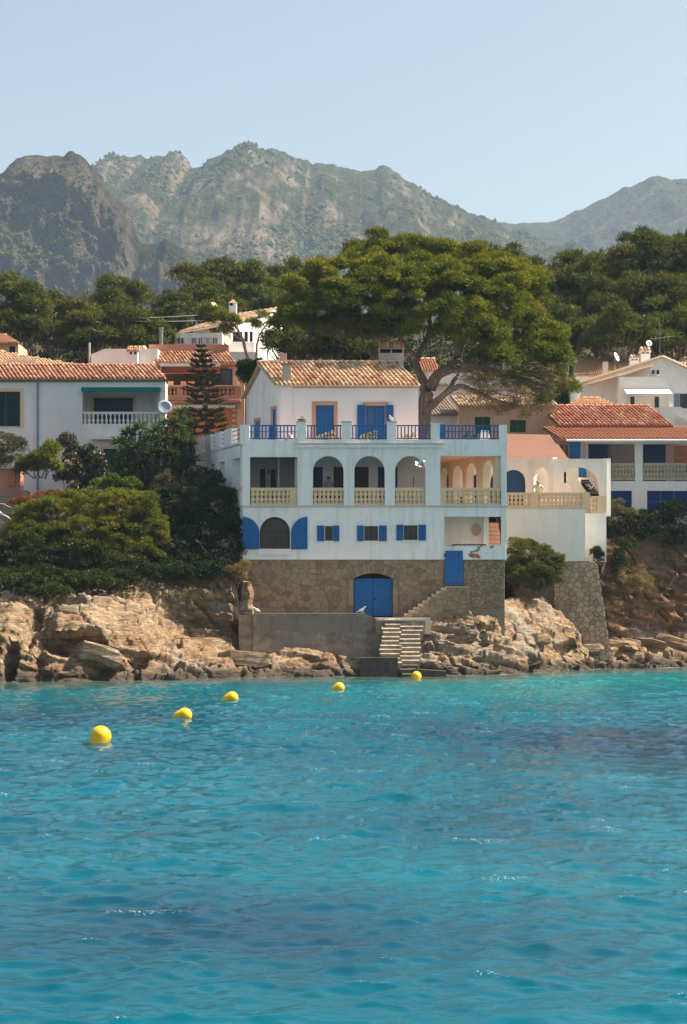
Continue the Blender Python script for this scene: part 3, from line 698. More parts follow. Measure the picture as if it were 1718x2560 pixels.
def tile_mesh(name, L, w, mat, h=.5, seg=5):
    """tapered half-barrel cover tile, open below"""
    b = MB()
    for y, ww, dz in ((0, w, .018), (L, w * .82, 0)):
        for t in (1, .8):
            for i in range(seg + 1):
                a = math.pi * i / seg; b.v.append((-math.cos(a) * ww / 2 * t, y, math.sin(a) * ww * h * t + dz))
    m = seg + 1
    for i in range(seg):
        b.f.append((i, i + 1, 2 * m + i + 1, 2 * m + i))            # outside
        b.f.append((i + 1, i, m + i, m + i + 1))                    # front lip
    me = b.mesh(name); me.materials.append(mat); me.polygons.foreach_set('use_smooth', [True] * len(me.polygons)); return me
TILES = {}
def tile_roof(par, A, B, Up, nc, nr, mat, name='roof', bed_mat=None, merge=False, ridge=True, clipR=0.0, th=.1, rnd=.02, clipL=0.0):
    """A,B eave ends, Up vector to the ridge; nc columns x nr rows of barrel tiles on a bed of channel tiles.
    clipR/clipL: fraction of the width lost at the top (hipped ends)"""
    A, B, Up = Vector(A), Vector(B), Vector(Up); e = (B - A); eu = e.normalized(); up = Up.normalized()
    nrm = eu.cross(up).normalized()
    if nrm.z < 0: nrm = -nrm
    b = MB(); T0, T1 = A + Up + e * clipL, B + Up - e * clipR
    base = [A, B, T1, T0]; b.pts([p for p in base] + [p - nrm * th for p in base], [(0, 1, 2, 3), (7, 6, 5, 4), (0, 4, 5, 1), (1, 5, 6, 2), (2, 6, 7, 3), (3, 7, 4, 0)])
    bed = b.build(name, bed_mat or mat, par)
    w = e.length / nc; L = Up.length / nr; key = (round(w, 3), round(L, 3), mat.name)
    if key not in TILES: TILES[key] = tile_mesh('roof_tile', L * 1.14, w * .74, mat)
    tm = TILES[key]; ax = up.cross(nrm).normalized()
    rg = random.Random(nc * 31 + nr); mv = []; mf = []
    for r in range(nr):
        f0 = r / nr
        for c in range(nc):
            f = (c + .5) / nc
            if f < clipL * (f0 + .5 / nr) or f > 1 - clipR * (f0 + .5 / nr): continue
            p = A + e * f + Up * f0 + nrm * (.012 + rg.uniform(0, rnd)) + eu * rg.uniform(-.008, .008) - up * rg.uniform(0, .02)
            jit = Matrix.Rotation(rg.uniform(-.03, .03), 4, 'Z') @ Matrix.Rotation(rg.uniform(-.02, .02), 4, 'X')
            Mx = Matrix.Translation(p) @ Matrix((ax, up, nrm)).transposed().to_4x4() @ jit
            if merge:
                q = len(mv); mv += [tuple(Mx @ v.co) for v in tm.vertices]; mf += [tuple(i + q for i in pl.vertices) for pl in tm.polygons]
            else: piece(tm, 'roof_tile', bed, Mx)
    if merge:
        bb = MB(); bb.v = mv; bb.f = mf; o = bb.build('roof_tiles', mat, bed, True, False); o['kind'] = 'stuff'
    if ridge:
        rb = MB(); n = max(3, int((T1 - T0).length / .4))
        for i in range(n):
            p = T0.lerp(T1, i / n); q = T0.lerp(T1, (i + 1.1) / n); rb.tube([p + nrm * .01, q + nrm * .025], [.09, .11], 8)
        rb.build('ridge_cap', mat, bed, True)
    return bed
def chimney(par, x0, x1, y0, y1, z0, z1, mat, cap=True, tmat=None, name='chimney'):
    ch = MB().box(x0, x1, y0, y1, z0, z1).build(name, mat, par)
    if cap:
        h = (x1 - x0) * .17; t = .07
        for a, b_ in ((x0, x0 + t), (x1 - t, x1), ((x0 + x1) / 2 - t / 2, (x0 + x1) / 2 + t / 2)):
            for c, d in ((y0, y0 + t), (y1 - t, y1)): MB().box(a, b_, c, d, z1, z1 + h).build('chimney_pier', mat, ch)
        MB().box(x0 + .03, x1 - .03, y0 + .25 * (y1 - y0), y0 + .75 * (y1 - y0), z1 + .003, z1 + h - .003).build('flue', M['dark'], ch)
        n = max(3, int((x1 - x0) / .2)); zt = z1 + h
        MB().box(x0 - .06, x1 + .06, y0 - .06, y1 + .06, zt, zt + .05).build('cap_slab', mat, ch)
        tm = tmat or M['tile']
        for i in range(n):
            x = x0 - .03 + (x1 - x0 + .06) * (i + .5) / n
            g = MB().tube([(x, y0 - .09, zt + .08), (x, (y0 + y1) / 2, zt + .08 + .3 * (y1 - y0)), (x, y1 + .09, zt + .08)], (x1 - x0 + .06) / n * .5, 8); g.build('cap_tile', tm, ch, True)
    return ch
def dish(label, c, r, face, mat, mount=None, group=None):
    """satellite dish: shallow bowl, feed arm, bracket"""
    c = Vector(c); f = Vector(face).normalized(); t = thing('satellite_dish', label, 'satellite dish', c, group)
    rot = f.to_track_quat('Z', 'Y').to_matrix().to_4x4(); b = MB()
    prof = [(.02, 0), (.35, .02), (.7, .085), (1, .18), (1.0, .2), (.69, .11), (.34, .045), (.02, .025)]
    b.lathe([(a * r, z * r) for a, z in prof], n=20); b.v = [tuple(c + rot.to_3x3() @ Vector(v)) for v in b.v]; b.build('bowl', mat, t, True)
    MB().tube([c - f * .01 - EZ * r * .9 + f * r * .2, c + f * r * .75 - EZ * r * .25], .015, 6).build('feed_arm', M['metal'], t)
    MB().tube([c + f * r * .72 - EZ * r * .25, c + f * r * .9 - EZ * r * .22], .035, 8).build('receiver', M['metal'], t)
    m = Vector(mount) if mount is not None else c - f * .3 - EZ * r
    MB().tube([c - f * .02, c - f * .12, m], .025, 6).build('bracket', M['metal'], t)
    return t
def clip_poly(poly, p, nrm):
    out = []; m = len(poly)
    for i in range(m):
        a, b = poly[i], poly[(i + 1) % m]; da = (a[0] - p[0]) * nrm[0] + (a[1] - p[1]) * nrm[1]; db = (b[0] - p[0]) * nrm[0] + (b[1] - p[1]) * nrm[1]
        if da <= 0: out.append(a)
        if da * db < 0: t = da / (da - db); out.append((a[0] + (b[0] - a[0]) * t, a[1] + (b[1] - a[1]) * t))
    return out
def rubble(par, outline, cell, fn, mat, seed, holes=(), proud=.05, gap=.018, limit=300, name='stone'):
    """voronoi rubble stones as separate pieces. outline: convex polygon (u,z); fn(u,z,d)->world (d = height above the joint)"""
    rg = np.random.default_rng(seed); us = [p[0] for p in outline]; zs = [p[1] for p in outline]
    pts = []; sp = cell
    z = min(zs) - sp; row = 0
    while z < max(zs) + sp:
        u = min(us) - sp + (row % 2) * sp * .55
        while u < max(us) + sp:
            pts.append((u + rg.uniform(-.42, .42) * sp, z + rg.uniform(-.36, .36) * sp * .8)); u += sp * rg.choice([.85, 1.15, 1.4])
        z += sp * .82; row += 1
    P2 = np.array(pts); made = 0; cells = []
    for i, p in enumerate(pts):
        d2 = ((P2 - p) ** 2).sum(1); nb = np.argsort(d2)[1:22]
        poly = list(outline)
        for j in nb:
            q = P2[j]; mid = ((p[0] + q[0]) / 2, (p[1] + q[1]) / 2); nv = (q[0] - p[0], q[1] - p[1]); poly = clip_poly(poly, mid, nv)
            if len(poly) < 3: break
        if len(poly) < 3: continue
        for (a, b, c, d) in holes:
            cu = sum(q[0] for q in poly) / len(poly); cz = sum(q[1] for q in poly) / len(poly)
            if a < cu < b and c < cz < d: poly = []; break
            opts = [(a - cu, (a, cz), (1, 0)), (cu - b, (b, cz), (-1, 0)), (c - cz, (cu, c), (0, 1)), (cz - d, (cu, d), (0, -1))]
            o_ = max(opts, key=lambda t: t[0]); poly = clip_poly(poly, o_[1], o_[2])
            if len(poly) < 3: break
        if len(poly) < 3: continue
        ar = abs(sum(poly[k][0] * poly[(k + 1) % len(poly)][1] - poly[(k + 1) % len(poly)][0] * poly[k][1] for k in range(len(poly)))) / 2
        if ar < .12 * cell * cell: continue
        cells.append((ar, poly))
    cells.sort(key=lambda t: -t[0])
    for ar, poly in cells[:limit]:
        cu = sum(q[0] for q in poly) / len(poly); cz = sum(q[1] for q in poly) / len(poly); sz = math.sqrt(ar)
        s1 = 1 - gap / sz * 1.6; s2 = s1 - .05 - .025 / sz; pr = proud * rg.uniform(.55, 1.1); b = MB(); n_ = len(poly)
        rings = [(s1, -.02), (s1, pr * .55), (s2, pr)]
        c0 = fn(cu, cz, 0)
        for s, dd in rings:
            for q in poly:
                b.v.append(tuple(fn(cu + (q[0] - cu) * s, cz + (q[1] - cz) * s, dd + (rg.normal(0, .006) if dd > 0 else 0)) - c0))
        for k in range(2):
            for j in range(n_): b.f.append((k * n_ + j, k * n_ + (j + 1) % n_, (k + 1) * n_ + (j + 1) % n_, (k + 1) * n_ + j))
        b.f.append(tuple(2 * n_ + j for j in range(n_)))
        me = b.mesh(name); me.materials.append(mat); piece(me, name, par, Matrix.Translation(c0))

BAL = baluster_mesh('baluster', 1.0, .36, M['cream'])
BALW = plain_baluster_mesh('baluster', 1.0, .3, M['greywhite'])
BALS = plain_baluster_mesh('baluster', 1.0, .34, M['salmon'])

# ================================================================== VILLA
U = lambda px: PX(px, 0); Zf = lambda py: PZ(py, 0)
def villa():
    v = thing('villa', 'large white villa with arcaded balcony, blue shutters and tiled upper house on a stone base', 'house', (U(936), 0, 2.0))
    z_st, z_fl, z_rt = Zf(1399), Zf(1264), Zf(1107)
    uL, uR = U(606), U(1267)
    # --- stone base
    hole = arch(U(884), U(982), 1.6, Zf(1433), Zf(1433) - Zf(1447), 10)
    base = MB().wall([rect(U(612), U(1262), 1.6, z_st), hole], Vector((0, .05, 0)), EU, EY, .6).build('base_wall', M['mortar'], v)
    MB().box(U(612), U(612) + .5, .65, 9, 1.6, z_st, K).build('base_side_wall', M['concrete'], v)
    MB().box(U(1262) - .5, U(1262), .65, 9, 1.6, z_st, K).build('base_side_wall', M['concrete'], v)
    fn = lambda u, z, d: Vector((u, .05 - d, z))
    gate = (U(1110), U(1158), Zf(1464), Zf(1370))
    rubble(base, rect(U(613), U(1109), 2.4, z_st - .03), .37, fn, M['stone'], 3, [(U(868), U(998), 1.0, Zf(1412))], .032, .010, 298)
    # door surround: jamb blocks and voussoirs
    for s, ua in ((-1, U(884)), (1, U(982))):
        z = 2.9; i = 0
        while z < Zf(1447):
            h = .38 + .1 * ((i * 7) % 3); w = .27 + .06 * (i % 2); z1 = min(z + h, Zf(1447))
            a, b_ = (ua - w, ua) if s < 0 else (ua, ua + w)
            MB().box(a + .008, b_ - .008, -.025, .3, z + .008, z1 - .008).build('jamb_stone', M['stone'], base); z += h; i += 1
    uc = U(933); hw = U(982) - uc + .0; n = 11; rise = Zf(1433) - Zf(1447); Rr = (hw * hw + rise * rise) / (2 * rise); zc = Zf(1433) - Rr; am = math.asin(hw / Rr)
    for i in range(n):
        a0, a1 = [-am + 2 * am * (i + t) / n for t in (.05, .95)]
        q = [(uc + Rr * math.sin(a), zc + Rr * math.cos(a)) for a in (a0, a1)] + [(uc + (Rr + .5) * math.sin(a), min(zc + (Rr + .5) * math.cos(a), z_st - .05)) for a in (a1, a0)]
        MB().wall([q], Vector((0, -.03, 0)), EU, EY, .35).build('voussoir', M['stone'], base)
    # boat-house door
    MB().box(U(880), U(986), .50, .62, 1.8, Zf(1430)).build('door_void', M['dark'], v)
    for a, b_ in ((U(885), U(933) - .01), (U(933) + .01, U(981))):
        d = MB().box(a, b_, .22, .30, Zf(1541), Zf(1447) + .02).build('boathouse_door', M['blue'], v)
        m = MB(); nb = 5
        for i in range(nb):
            x = a + (b_ - a) * (i + .04) / nb; m.box(x, a + (b_ - a) * (i + .96) / nb, .195, .219, Zf(1540), Zf(1449)); 
        m.build('door_boarding', M['blue'], d)
    MB().box(U(935), U(940), .16, .19, Zf(1500), Zf(1494)).build('door_handle', M['iron'], v)
    # rough rubble right of the gate
    rubble(base, rect(U(1158), U(1262), 3.6, z_st - .02), .24, fn, M['stone'], 5, (), .05, .012, 200)
    # --- lower white storey
    holes = [arch(U(649), U(725), Zf(1372), Zf(1292))]
    wins = [(813, 832, 1315, 1352), (911, 945, 1315, 1352), (1010, 1044, 1313, 1350)]
    for a, b_, t, bt in wins: holes.append(rect(U(a), U(b_), Zf(bt), Zf(t)))
    rec = rect(U(1111), U(1254), Zf(1366), Zf(1291)); holes.append(rec)
    low = MB().wall([rect(uL + .03, uR - .02, z_st, z_fl - .05), *holes], Vector((0, 0, 0)), EU, EY, .42).build('lower_wall', M['white'], v)
    MB().box(uL + .03, uL + .4, .42, 9.1, z_st, z_fl - .05, K).build('lower_side_wall', M['white'], v)
    MB().box(uR - .4, uR - .02, 4.8, 9.1, z_st, z_fl - .05, K).build('lower_side_wall', M['white'], v)
    MB().box(uL + .4, uR - .4, 8.7, 9.1, 2, 12.4, K).build('rear_wall', M['white'], v)
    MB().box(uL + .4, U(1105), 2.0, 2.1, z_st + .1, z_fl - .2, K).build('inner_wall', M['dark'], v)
    MB().box(uL - .02, uR + .02, -.06, 0.5, z_fl - .07, z_fl - .003).build('floor_band', M['slab'], v)
    MB().box(uL + .02, uR - .02, .5, 9.1, z_fl - .22, z_fl - .01, K).build('balcony_floor', M['floor'], v)
    MB().box(U(612), uR - .42, .43, 8.69, z_st - .25, z_st - .02, K).build('lower_floor', M['floor'], v)
    # arched window with dark joinery
    w = MB().wall([arch(U(649) + .002, U(725) - .002, Zf(1371.5), Zf(1292.3)), rect(U(655), U(671), Zf(1369), Zf(1331)), rect(U(674), U(686), Zf(1369), Zf(1331)), rect(U(689), U(701), Zf(1369), Zf(1331)), rect(U(704), U(719), Zf(1369), Zf(1331)),
                   arch(U(657), U(717), Zf(1326), Zf(1297), Zf(1297) - Zf(1321))], Vector((0, .26, 0)), EU, EY, .07).build('arched_window', M['brown'], v)
    for a, b_ in ((655, 671), (674, 686), (689, 701), (704, 719)):
        MB().box(U(a), U(b_), .285, .295, Zf(1369), Zf(1331)).build('pane', M['glass'], w)
    MB().box(U(657), U(717), .285, .295, Zf(1326), Zf(1299)).build('pane', M['glass'], w)
    MB().box(U(644), U(730), -.1, .05, Zf(1387), Zf(1373.5)).build('window_sill', M['warmwhite'], v)
    for sgn, a, b_ in ((-1, 607.5, 649), (1, 728, 769)):
        # half-arch leaf folded back against the wall
        r = (U(b_) - U(a)); q = []
        zt, zb = Zf(1292), Zf(1373)
        for i in range(11):
            t = i / 10 * math.pi / 2
            q.append((U(a) + r * math.sin(t), zt - r + r * math.cos(t)) if sgn < 0 else (U(b_) - r * math.sin(t), zt - r + r * math.cos(t)))
        poly = ([(U(a), zb)] + q + [(U(b_), zb)]) if sgn < 0 else ([(U(b_), zb)] + q + [(U(a), zb)])
        s = MB().wall([poly], Vector((0, -.06, 0)), EU, EY, .05).build('arched_shutter', M['blue'], v)
        fr = MB(); um = (U(a) + U(b_)) / 2
        fr.box(um - .02, um + .02, -.085, -.061, zb + .03, zt - r * .22)
        for zz in (zb + .02, zb + (zt - zb) * .33, zb + (zt - zb) * .62): fr.box(U(a) + .02, um - .021, -.083, -.061, zz, zz + .05).box(um + .021, U(b_) - (.02 if zz < zt - r * .55 else .12), -.083, -.061, zz, zz + .05)
        fr.box(U(a) + .005, U(a) + .045, -.082, -.061, zb + .08, zt - (.05 if sgn < 0 else r)).box(U(b_) - .045, U(b_) - .005, -.082, -.061, zb + .08, zt - (r if sgn < 0 else .05))
        fr.build('shutter_moulding', M['blue'], s)
    for (a, b_, t, bt), (sa, sb, sc_, sd) in zip(wins, ((793, 811.5, 832.5, 848.5), (893, 910, 947, 967), (991, 1009, 1046, 1065))):
        window(v, U(a), U(b_), Zf(bt), Zf(t), 0, M['brown'], M['glass'], .05, 1, 'small_window', depth=.16)
        shutter(v, U(sa), U(sb), Zf(bt + 1), Zf(t - 1), -.045, M['blue']); shutter(v, U(sc_), U(sd), Zf(bt + 1), Zf(t - 1), -.045, M['blue'])
        MB().box(U(a) - .05, U(b_) + .05, -.08, .1, Zf(bt) - .06, Zf(bt) - .003).build('window_sill', M['white'], v)
    # --- recess at the right with oval plaque and stair
    MB().wall([rect(U(1105), U(1217), z_st, z_fl - .24)], Vector((0, 1.75, 0)), EU, EY, .2).build('recess_wall', M['warmwhite'], v)
    MB().box(U(1105), U(1111), .43, 1.75, z_st, z_fl - .24).build('recess_side_wall', M['warmwhite'], v)
    MB().box(U(1213), U(1226), 1.25, 1.74, z_st, z_fl - .24).build('recess_pillar', M['warmwhite'], v)
    ov = MB(); uo, zo = PX(1190.5, 1.7), PZ(1325, 1.7)
    ov.wall([[(uo + .27 * math.cos(a), zo + .34 * math.sin(a)) for a in [i * math.pi / 14 for i in range(28)]]], Vector((0, 1.70, 0)), EU, EY, .049); ov.build('oval_plaque', M['tan'], v)
    for i in range(9):
        MB().box(PX(1222, 3), PX(1252, 3), 2.2 + .26 * i, 2.46 + .26 * i, z_st - .02, z_st + .25 * (i + 1) - .04, 0).build('stair_step', M['floor'], v)
        MB().box(PX(1222, 3), PX(1252, 3), 2.15 + .26 * i, 2.46 + .26 * i, z_st + .25 * (i + 1) - .039, z_st + .25 * (i + 1), 0).build('stair_tread', M['salmon'], v)
    MB().tube([P(1240, 1292, 2), P(1250, 1330, 2), P(1252, 1368, 2)], .02, 6).build('stair_rail', M['iron'], v)
    # parapet of the recess, with broken render
    pr = MB().wall([[(U(1133), z_st), (U(1264), z_st), (U(1264), Zf(1363)), (U(1140), Zf(1363.5)), (U(1133), Zf(1372))]], Vector((0, -.05, 0)), EU, EY, .3).build('parapet', M['white'], v)
    MB().box(U(1117), U(1156), .02, .32, Zf(1377), Zf(1364)).build('gate_lintel', M['concrete'], v)
    MB().box(U(1131), U(1216), -.1, .34, Zf(1363), Zf(1360.5)).build('coping', M['iron'], v)
    rg = random.Random(4)
    for px_, py_, w_, h_ in ((1187, 1390, 16, 6), (1177, 1387, 8, 5), (1196, 1393, 7, 5), (1190, 1378, 9, 4), (1197, 1370, 5, 6), (1203, 1366, 4, 4), (1229, 1367, 9, 4), (1180, 1380, 6, 3)):
        q = [(U(px_ + w_ * math.cos(a) * rg.uniform(.5, 1.1)), Zf(py_ + h_ * math.sin(a) * rg.uniform(.5, 1.1))) for a in [i * math.pi / 5 for i in range(10)]]
        MB().wall([q], Vector((0, -.058, 0)), EU, EY, .0075).build('bare_brick_patch', M['orange'] if py_ > 1384 else M['concrete'], pr)
    g = MB().box(U(1113), U(1157), -.10, -.04, Zf(1461), Zf(1377)).build('gate', M['blue'], v)
    m = MB()
    for i in range(4): m.box(U(1113 + 11 * i) + .012, U(1124 + 11 * i) - .012, -.118, -.101, Zf(1459), Zf(1379))
    m.build('gate_boarding', M['blue'], g)
    MB().box(U(1110), U(1113.5), -.13, -.05, Zf(1392), Zf(1384)).build('gate_hinge', M['iron'], v)
    # --- arcade storey
    ah = [rect(U(625), U(744), z_fl + .001, Zf(1142))] + [arch(U(a), U(b_), z_fl + .001, Zf(1139.5)) for a, b_ in ((782.5, 859), (886, 962), (988, 1064))] + [rect(U(1101), U(1253), z_fl + .001, Zf(1139))]
    top = z_rt - .02
    def notch(h): return h
    # the openings go down to the floor: build the outline as one comb-shaped polygon
    MB().wall(comb(uL, uR, z_fl, top, ah), Vector((0, -.02, 0)), EU, EY, .42).build('arcade_wall', M['white'], v)
    # balustrades
    for (a, b_, n_) in ((627, 724, 9), (783, 858.5, 7), (886.5, 961.5, 7), (988.5, 1063.5, 7)):
        balustrade(v, U(a), U(b_), z_fl, Zf(1219), .16, BAL, 1.0, n_, M['cream'])
    slab(v, 'balustrade_pier', M['cream'], U(724), U(743.8), .05, .27, z_fl, Zf(1219))
    slab(v, 'balustrade_pier', M['cream'], U(1101.2), U(1117), .05, .27, z_fl, Zf(1219))
    balustrade(v, U(1117), U(1252.8), z_fl, Zf(1219), .16, BAL, 1.0, 11, M['cream'])
    # left side: wall with four openings
    lh = []
    for a, b_, zb in ((.42, 1.9, z_fl + .95), (3.3, 4.0 + .35, z_fl + 1.15), (5.25, 6.1, z_fl + 1.15), (7.05, 7.7, z_fl + 1.15)): lh.append(rect(a, b_, zb, Zf(1142)))
    MB().wall([rect(.40, 9.1, z_fl, top), *lh], Vector((uL, 0, 0)), EV, EU, .5).build('arcade_side_wall', M['white'], v)
    MB().wall([rect(.45, 2.4, z_fl + .1, z_fl + .93)], Vector((uL - .03, 0, 0)), EV, EU, .028).build('side_balustrade', M['cream'], v)
    MB().wall([rect(.3, 2.5, z_fl + .93, z_fl + 1.05)], Vector((uL - .08, 0, 0)), EV, EU, .3).build('side_rail', M['cream'], v)
    MB().wall([rect(2.9, 9.1, z_fl + 1.0, z_fl + 1.14)], Vector((uL - .05, 0, 0)), EV, EU, .3).build('side_rail', M['cream'], v)
    # right side: pointed-looking arches seen obliquely
    rh = [arch(a, b_, z_fl + .001, z_fl + 2.62, .75) for a, b_ in ((.75, 2.1), (2.95, 4.3), (4.85, 6.2), (6.75, 8.1))]
    MB().wall(comb(.4, 9.1, z_fl, top, rh), Vector((uR - .01, 0, 0)), EV, -EU, .42).build('side_arcade_wall', M['peach_bounce'], v)
    # inner rooms
    zc = Zf(1131)
    doors = [(782, 807, 'dark'), (834, 859, 'brown'), (887, 922, 'brown'), (945, 965, 'dark'), (986, 994, 'dark')]
    Ub = lambda px: PX(px, 2.6); zd = PZ(1167, 2.6)
    dh = [rect(Ub(a), Ub(b_), z_fl + .001, zd) for a, b_, c in doors]
    MB().wall(comb(Ub(742), Ub(1075), z_fl, zc, dh), Vector((0, 2.6, 0)), EU, EY, .2).build('arcade_back_wall', M['greywhite'], v)
    for a, b_, c in doors:
        MB().box(Ub(a), Ub(b_), 2.68, 2.74, z_fl, zd).build('inner_door', M['brown'] if c == 'brown' else M['navy'], v)
    MB().wall([rect(2.6, 8.7, z_fl, zc)], Vector((Ub(1075) + K * 2.6, 0, 0)), EV, -EU, .2).build('partition_wall', M['peach_bounce'], v)
    MB().wall([rect(.4, 1.0, z_fl, zc), ], Vector((U(752), 0, 0)), EV, EU, .2).build('partition_wall', M['greywhite'], v)
    Uc = lambda px: PX(px, 5.0); ld = [rect(Uc(650), Uc(664), z_fl + .001, PZ(1172, 5)), rect(Uc(677), Uc(690), z_fl + .001, PZ(1174, 5))]
    MB().wall(comb(Uc(560), Uc(760), z_fl, zc, ld), Vector((0, 5.0, 0)), EU, EY, .2).build('side_room_wall', M['greywhite'], v)
    for h in ld: MB().box(h[0][0], h[1][0], 5.08, 5.14, z_fl, h[2][1]).build('inner_door', M['darkgreen'], v)
    MB().tube([P(697, 1262, 2.4), P(697, 1142, 2.4)], .04, 8).build('down_pipe', M['greywhite'], v)
    MB().tube([Vector((U(664), 4.9, z_fl + 2.25)), Vector((U(664), 4.75, z_fl + 2.3)), Vector((U(664), 4.72, z_fl + 2.1))], .05, 6).build('wall_lamp', M['iron'], v)
    # roof terrace
    MB().box(uL + .45, uR - .43, .41, 9.0, zc, z_rt - .1, K).build('terrace_slab', M['roofterrace'], v)
    MB().box(U(740), U(1107), -.13, -.021, Zf(1119), Zf(1111)).build('cornice', M['white'], v)
    MB().box(U(738), U(1109), -.17, -.021, Zf(1111) , Zf(1108.5)).build('cornice_edge', M['slab'], v)
    MB().box(uL + .01, uR - .01, 0, .33, z_rt - .02, Zf(1099)).build('parapet_curb', M['white'], v)
    PIL = [(600.5, 624, 1062), (742, 766, 1055), (855, 878, 1055.5), (968, 990.5, 1056), (1078, 1099.5, 1057), (1249, 1268, 1062)]
    for a, b_, t in PIL:
        pl = MB().box(U(a), U(b_), -.05, .42, z_rt - .1, Zf(t)).build('parapet_pillar', M['white'], v)
        if t < 1060: MB().box(U(a) - .05, U(b_) + .05, -.1, .47, Zf(t), Zf(t) + .05).build('pillar_cap', M['slab'], pl)
    for (a, b_, nb, mid) in ((624, 742, 13, 1), (766, 855, 11, 0), (878, 968, 11, 0), (990.5, 1078, 10, 0), (1099.5, 1249, 17, 1)):
        rl = MB().box(U(a), U(b_), .1, .16, Zf(1065), Zf(1062)).build('railing_top_rail', M['blue'], v)
        MB().box(U(a), U(b_), .1, .15, Zf(1097), Zf(1094.5)).build('railing_bottom_rail', M['blue'], v)
        if mid: MB().box(U(a), U(b_), .1, .15, Zf(1080), Zf(1078)).build('railing_middle_rail', M['blue'], v)
        bm_ = MB().box(-.035, .035, -.012, .012, 0, Zf(1065) - Zf(1094.5)).mesh('railing_bar'); bm_.materials.append(M['blue'])
        for i in range(nb):
            piece(bm_, 'railing_bar', v, Matrix.Translation((U(a) + (U(b_) - U(a)) * (i + .5) / nb, .125, Zf(1094.5))))
    MB().box(U(1100), U(1114), .06, .2, Zf(1097), Zf(1060)).build('railing_panel', M['blue'], v)
    MB().box(U(672), U(683), .06, .2, Zf(1101), Zf(1063)).build('railing_panel', M['blue'], v)
    # left side parapet: wall, pillars and pipe rails
    MB().wall([rect(.34, 9.1, z_rt - .1, z_rt + .1)], Vector((uL, 0, 0)), EV, EU, .33).build('side_curb', M['white'], v)
    for a, b_ in ((2.0, 3.3), (4.0, 5.2), (5.9, 7.0), (7.5, 9.1)):
        MB().wall([rect(a, b_, z_rt + .1, z_rt + 1.0)], Vector((uL - .02, 0, 0)), EV, EU, .35).build('parapet_pillar', M['white'], v)
    for a, b_ in ((.42, 2.0), (3.3, 4.0), (5.2, 5.9), (7.0, 7.5)):
        for zz in (.3, .55, .8):
            MB().tube([Vector((uL + .1, 0, z_rt + zz)) + EV * (a - .35), Vector((uL + .1, 0, z_rt + zz)) + EV * b_], .025, 6).build('pipe_rail', M['blue'], v)
    # --- upper house
    y0, dp = 2.6, 6.0; xa, xb = PX(699, y0), PX(1046, y0); zb = z_rt - .1; ze = PZ(963, y0); zr = PZ(909, y0 + 3.0)
    Uw = lambda px: PX(px, y0); Zw = lambda py: PZ(py, y0)
    w1 = rect(Uw(790), Uw(835), zb + .08, Zw(1013)); w2 = rect(Uw(915), Uw(962), zb + .08, Zw(1014))
    MB().wall([rect(xa, xb, zb, ze), w1, w2], Vector((0, y0, 0)), EU, EY, .3).build('upper_front_wall', M['pinkwhite'], v)
    gab = [(0.3, zb), (dp, zb), (dp, ze), (dp / 2, zr - .12), (0.3, ze)]
    gv = lambda px, : (xa - PX(px, y0 + 2)) / K      # rough depth of a window on the gable
    gw = [rect(.62, 1.35, zb + .1, zb + 2.35), rect(3.55, 4.45, zb + .1, zb + 1.95)]
    MB().wall([gab, *gw], Vector((xa, y0, 0)), EV, EU, .3).build('gable_wall', M['white'], v)
    for a, b_, zt in ((.62, 1.35, zb + 2.35), (3.55, 4.45, zb + 1.95)):
        shutter(v, a, b_, zb + .12, zt, .06, M['blue'], e=EV, o=Vector((xa, y0, 0)), nrm=EU, mid=1)
        fr = MB().wall([rect(a - .14, b_ + .14, zb + .05, zt + .16), rect(a, b_, zb + .06, zt)], Vector((xa - .025, y0, 0)), EV, EU, .024); fr.build('window_surround', M['frame'], v)
    MB().wall([[(0.3, zb), (dp, zb), (dp, ze), (dp / 2, zr - .12), (.3, ze)]], Vector((xb, y0, 0)), EV, -EU, .3).build('gable_wall', M['pinkwhite'], v)
    MB().box(xa - K * (dp), xb - K * (dp), y0 + dp - .3, y0 + dp - .001, zb, ze).build('upper_rear_wall', M['white'], v)
    # surrounds, shutters, doors
    MB().wall([[(Uw(780), zb + .05), (Uw(844), zb + .05), (Uw(844), Zw(1003.5)), (Uw(780), Zw(1003.5))], w1], Vector((0, y0 - .03, 0)), EU, EY, .028).build('window_surround', M['frame'], v)
    MB().wall([[(Uw(907), zb + .05), (Uw(970), zb + .05), (Uw(970), Zw(1005)), (Uw(907), Zw(1005))], w2], Vector((0, y0 - .03, 0)), EU, EY, .028).build('window_surround', M['frame'], v)
    um = Uw(812.5)
    shutter(v, Uw(790) + .01, um - .005, zb + .1, Zw(1013.5), y0 + .08, M['blue'], rails=(0, .45, 1)); shutter(v, um + .005, Uw(835) - .01, zb + .1, Zw(1013.5), y0 + .08, M['blue'], rails=(0, .45, 1))
    shutter(v, Uw(893), Uw(914), zb + .1, Zw(1013), y0 - .08, M['blue'], rails=(0, .45, 1)); shutter(v, Uw(964), Uw(984), zb + .1, Zw(1013), y0 - .08, M['blue'], rails=(0, .45, 1))
    window(v, Uw(915) + .01, Uw(939), zb + .1, Zw(1014.5), y0, M['blue'], M['glassblue'], .09, 0, 'glazed_door', depth=.1)
    shutter(v, Uw(939.5), Uw(961.5), zb + .1, Zw(1014.5), y0 + .1, M['blue'], rails=(0, .45, 1))
    # corner pilaster with small chimney
    MB().box(Uw(700), Uw(731), y0 - .12, y0 - .002, zb, ze - .02).build('corner_pilaster', M['pinkwhite'], v)
    MB().box(Uw(731), Uw(1044), y0 - .1, y0 - .002, Zw(970), ze).build('eave_band', M['frame'], v)
    # tiled roof
    rf = Vector((-K * 3.25, 3.25, zr - ze + .1))
    A = Vector((xa - .25, y0 - .28, ze - .02)); B = Vector((xb + .12, y0 - .28, ze - .02))
    rt = tile_roof(v, A, B, rf, 33, 9, M['tile'], 'front_roof')
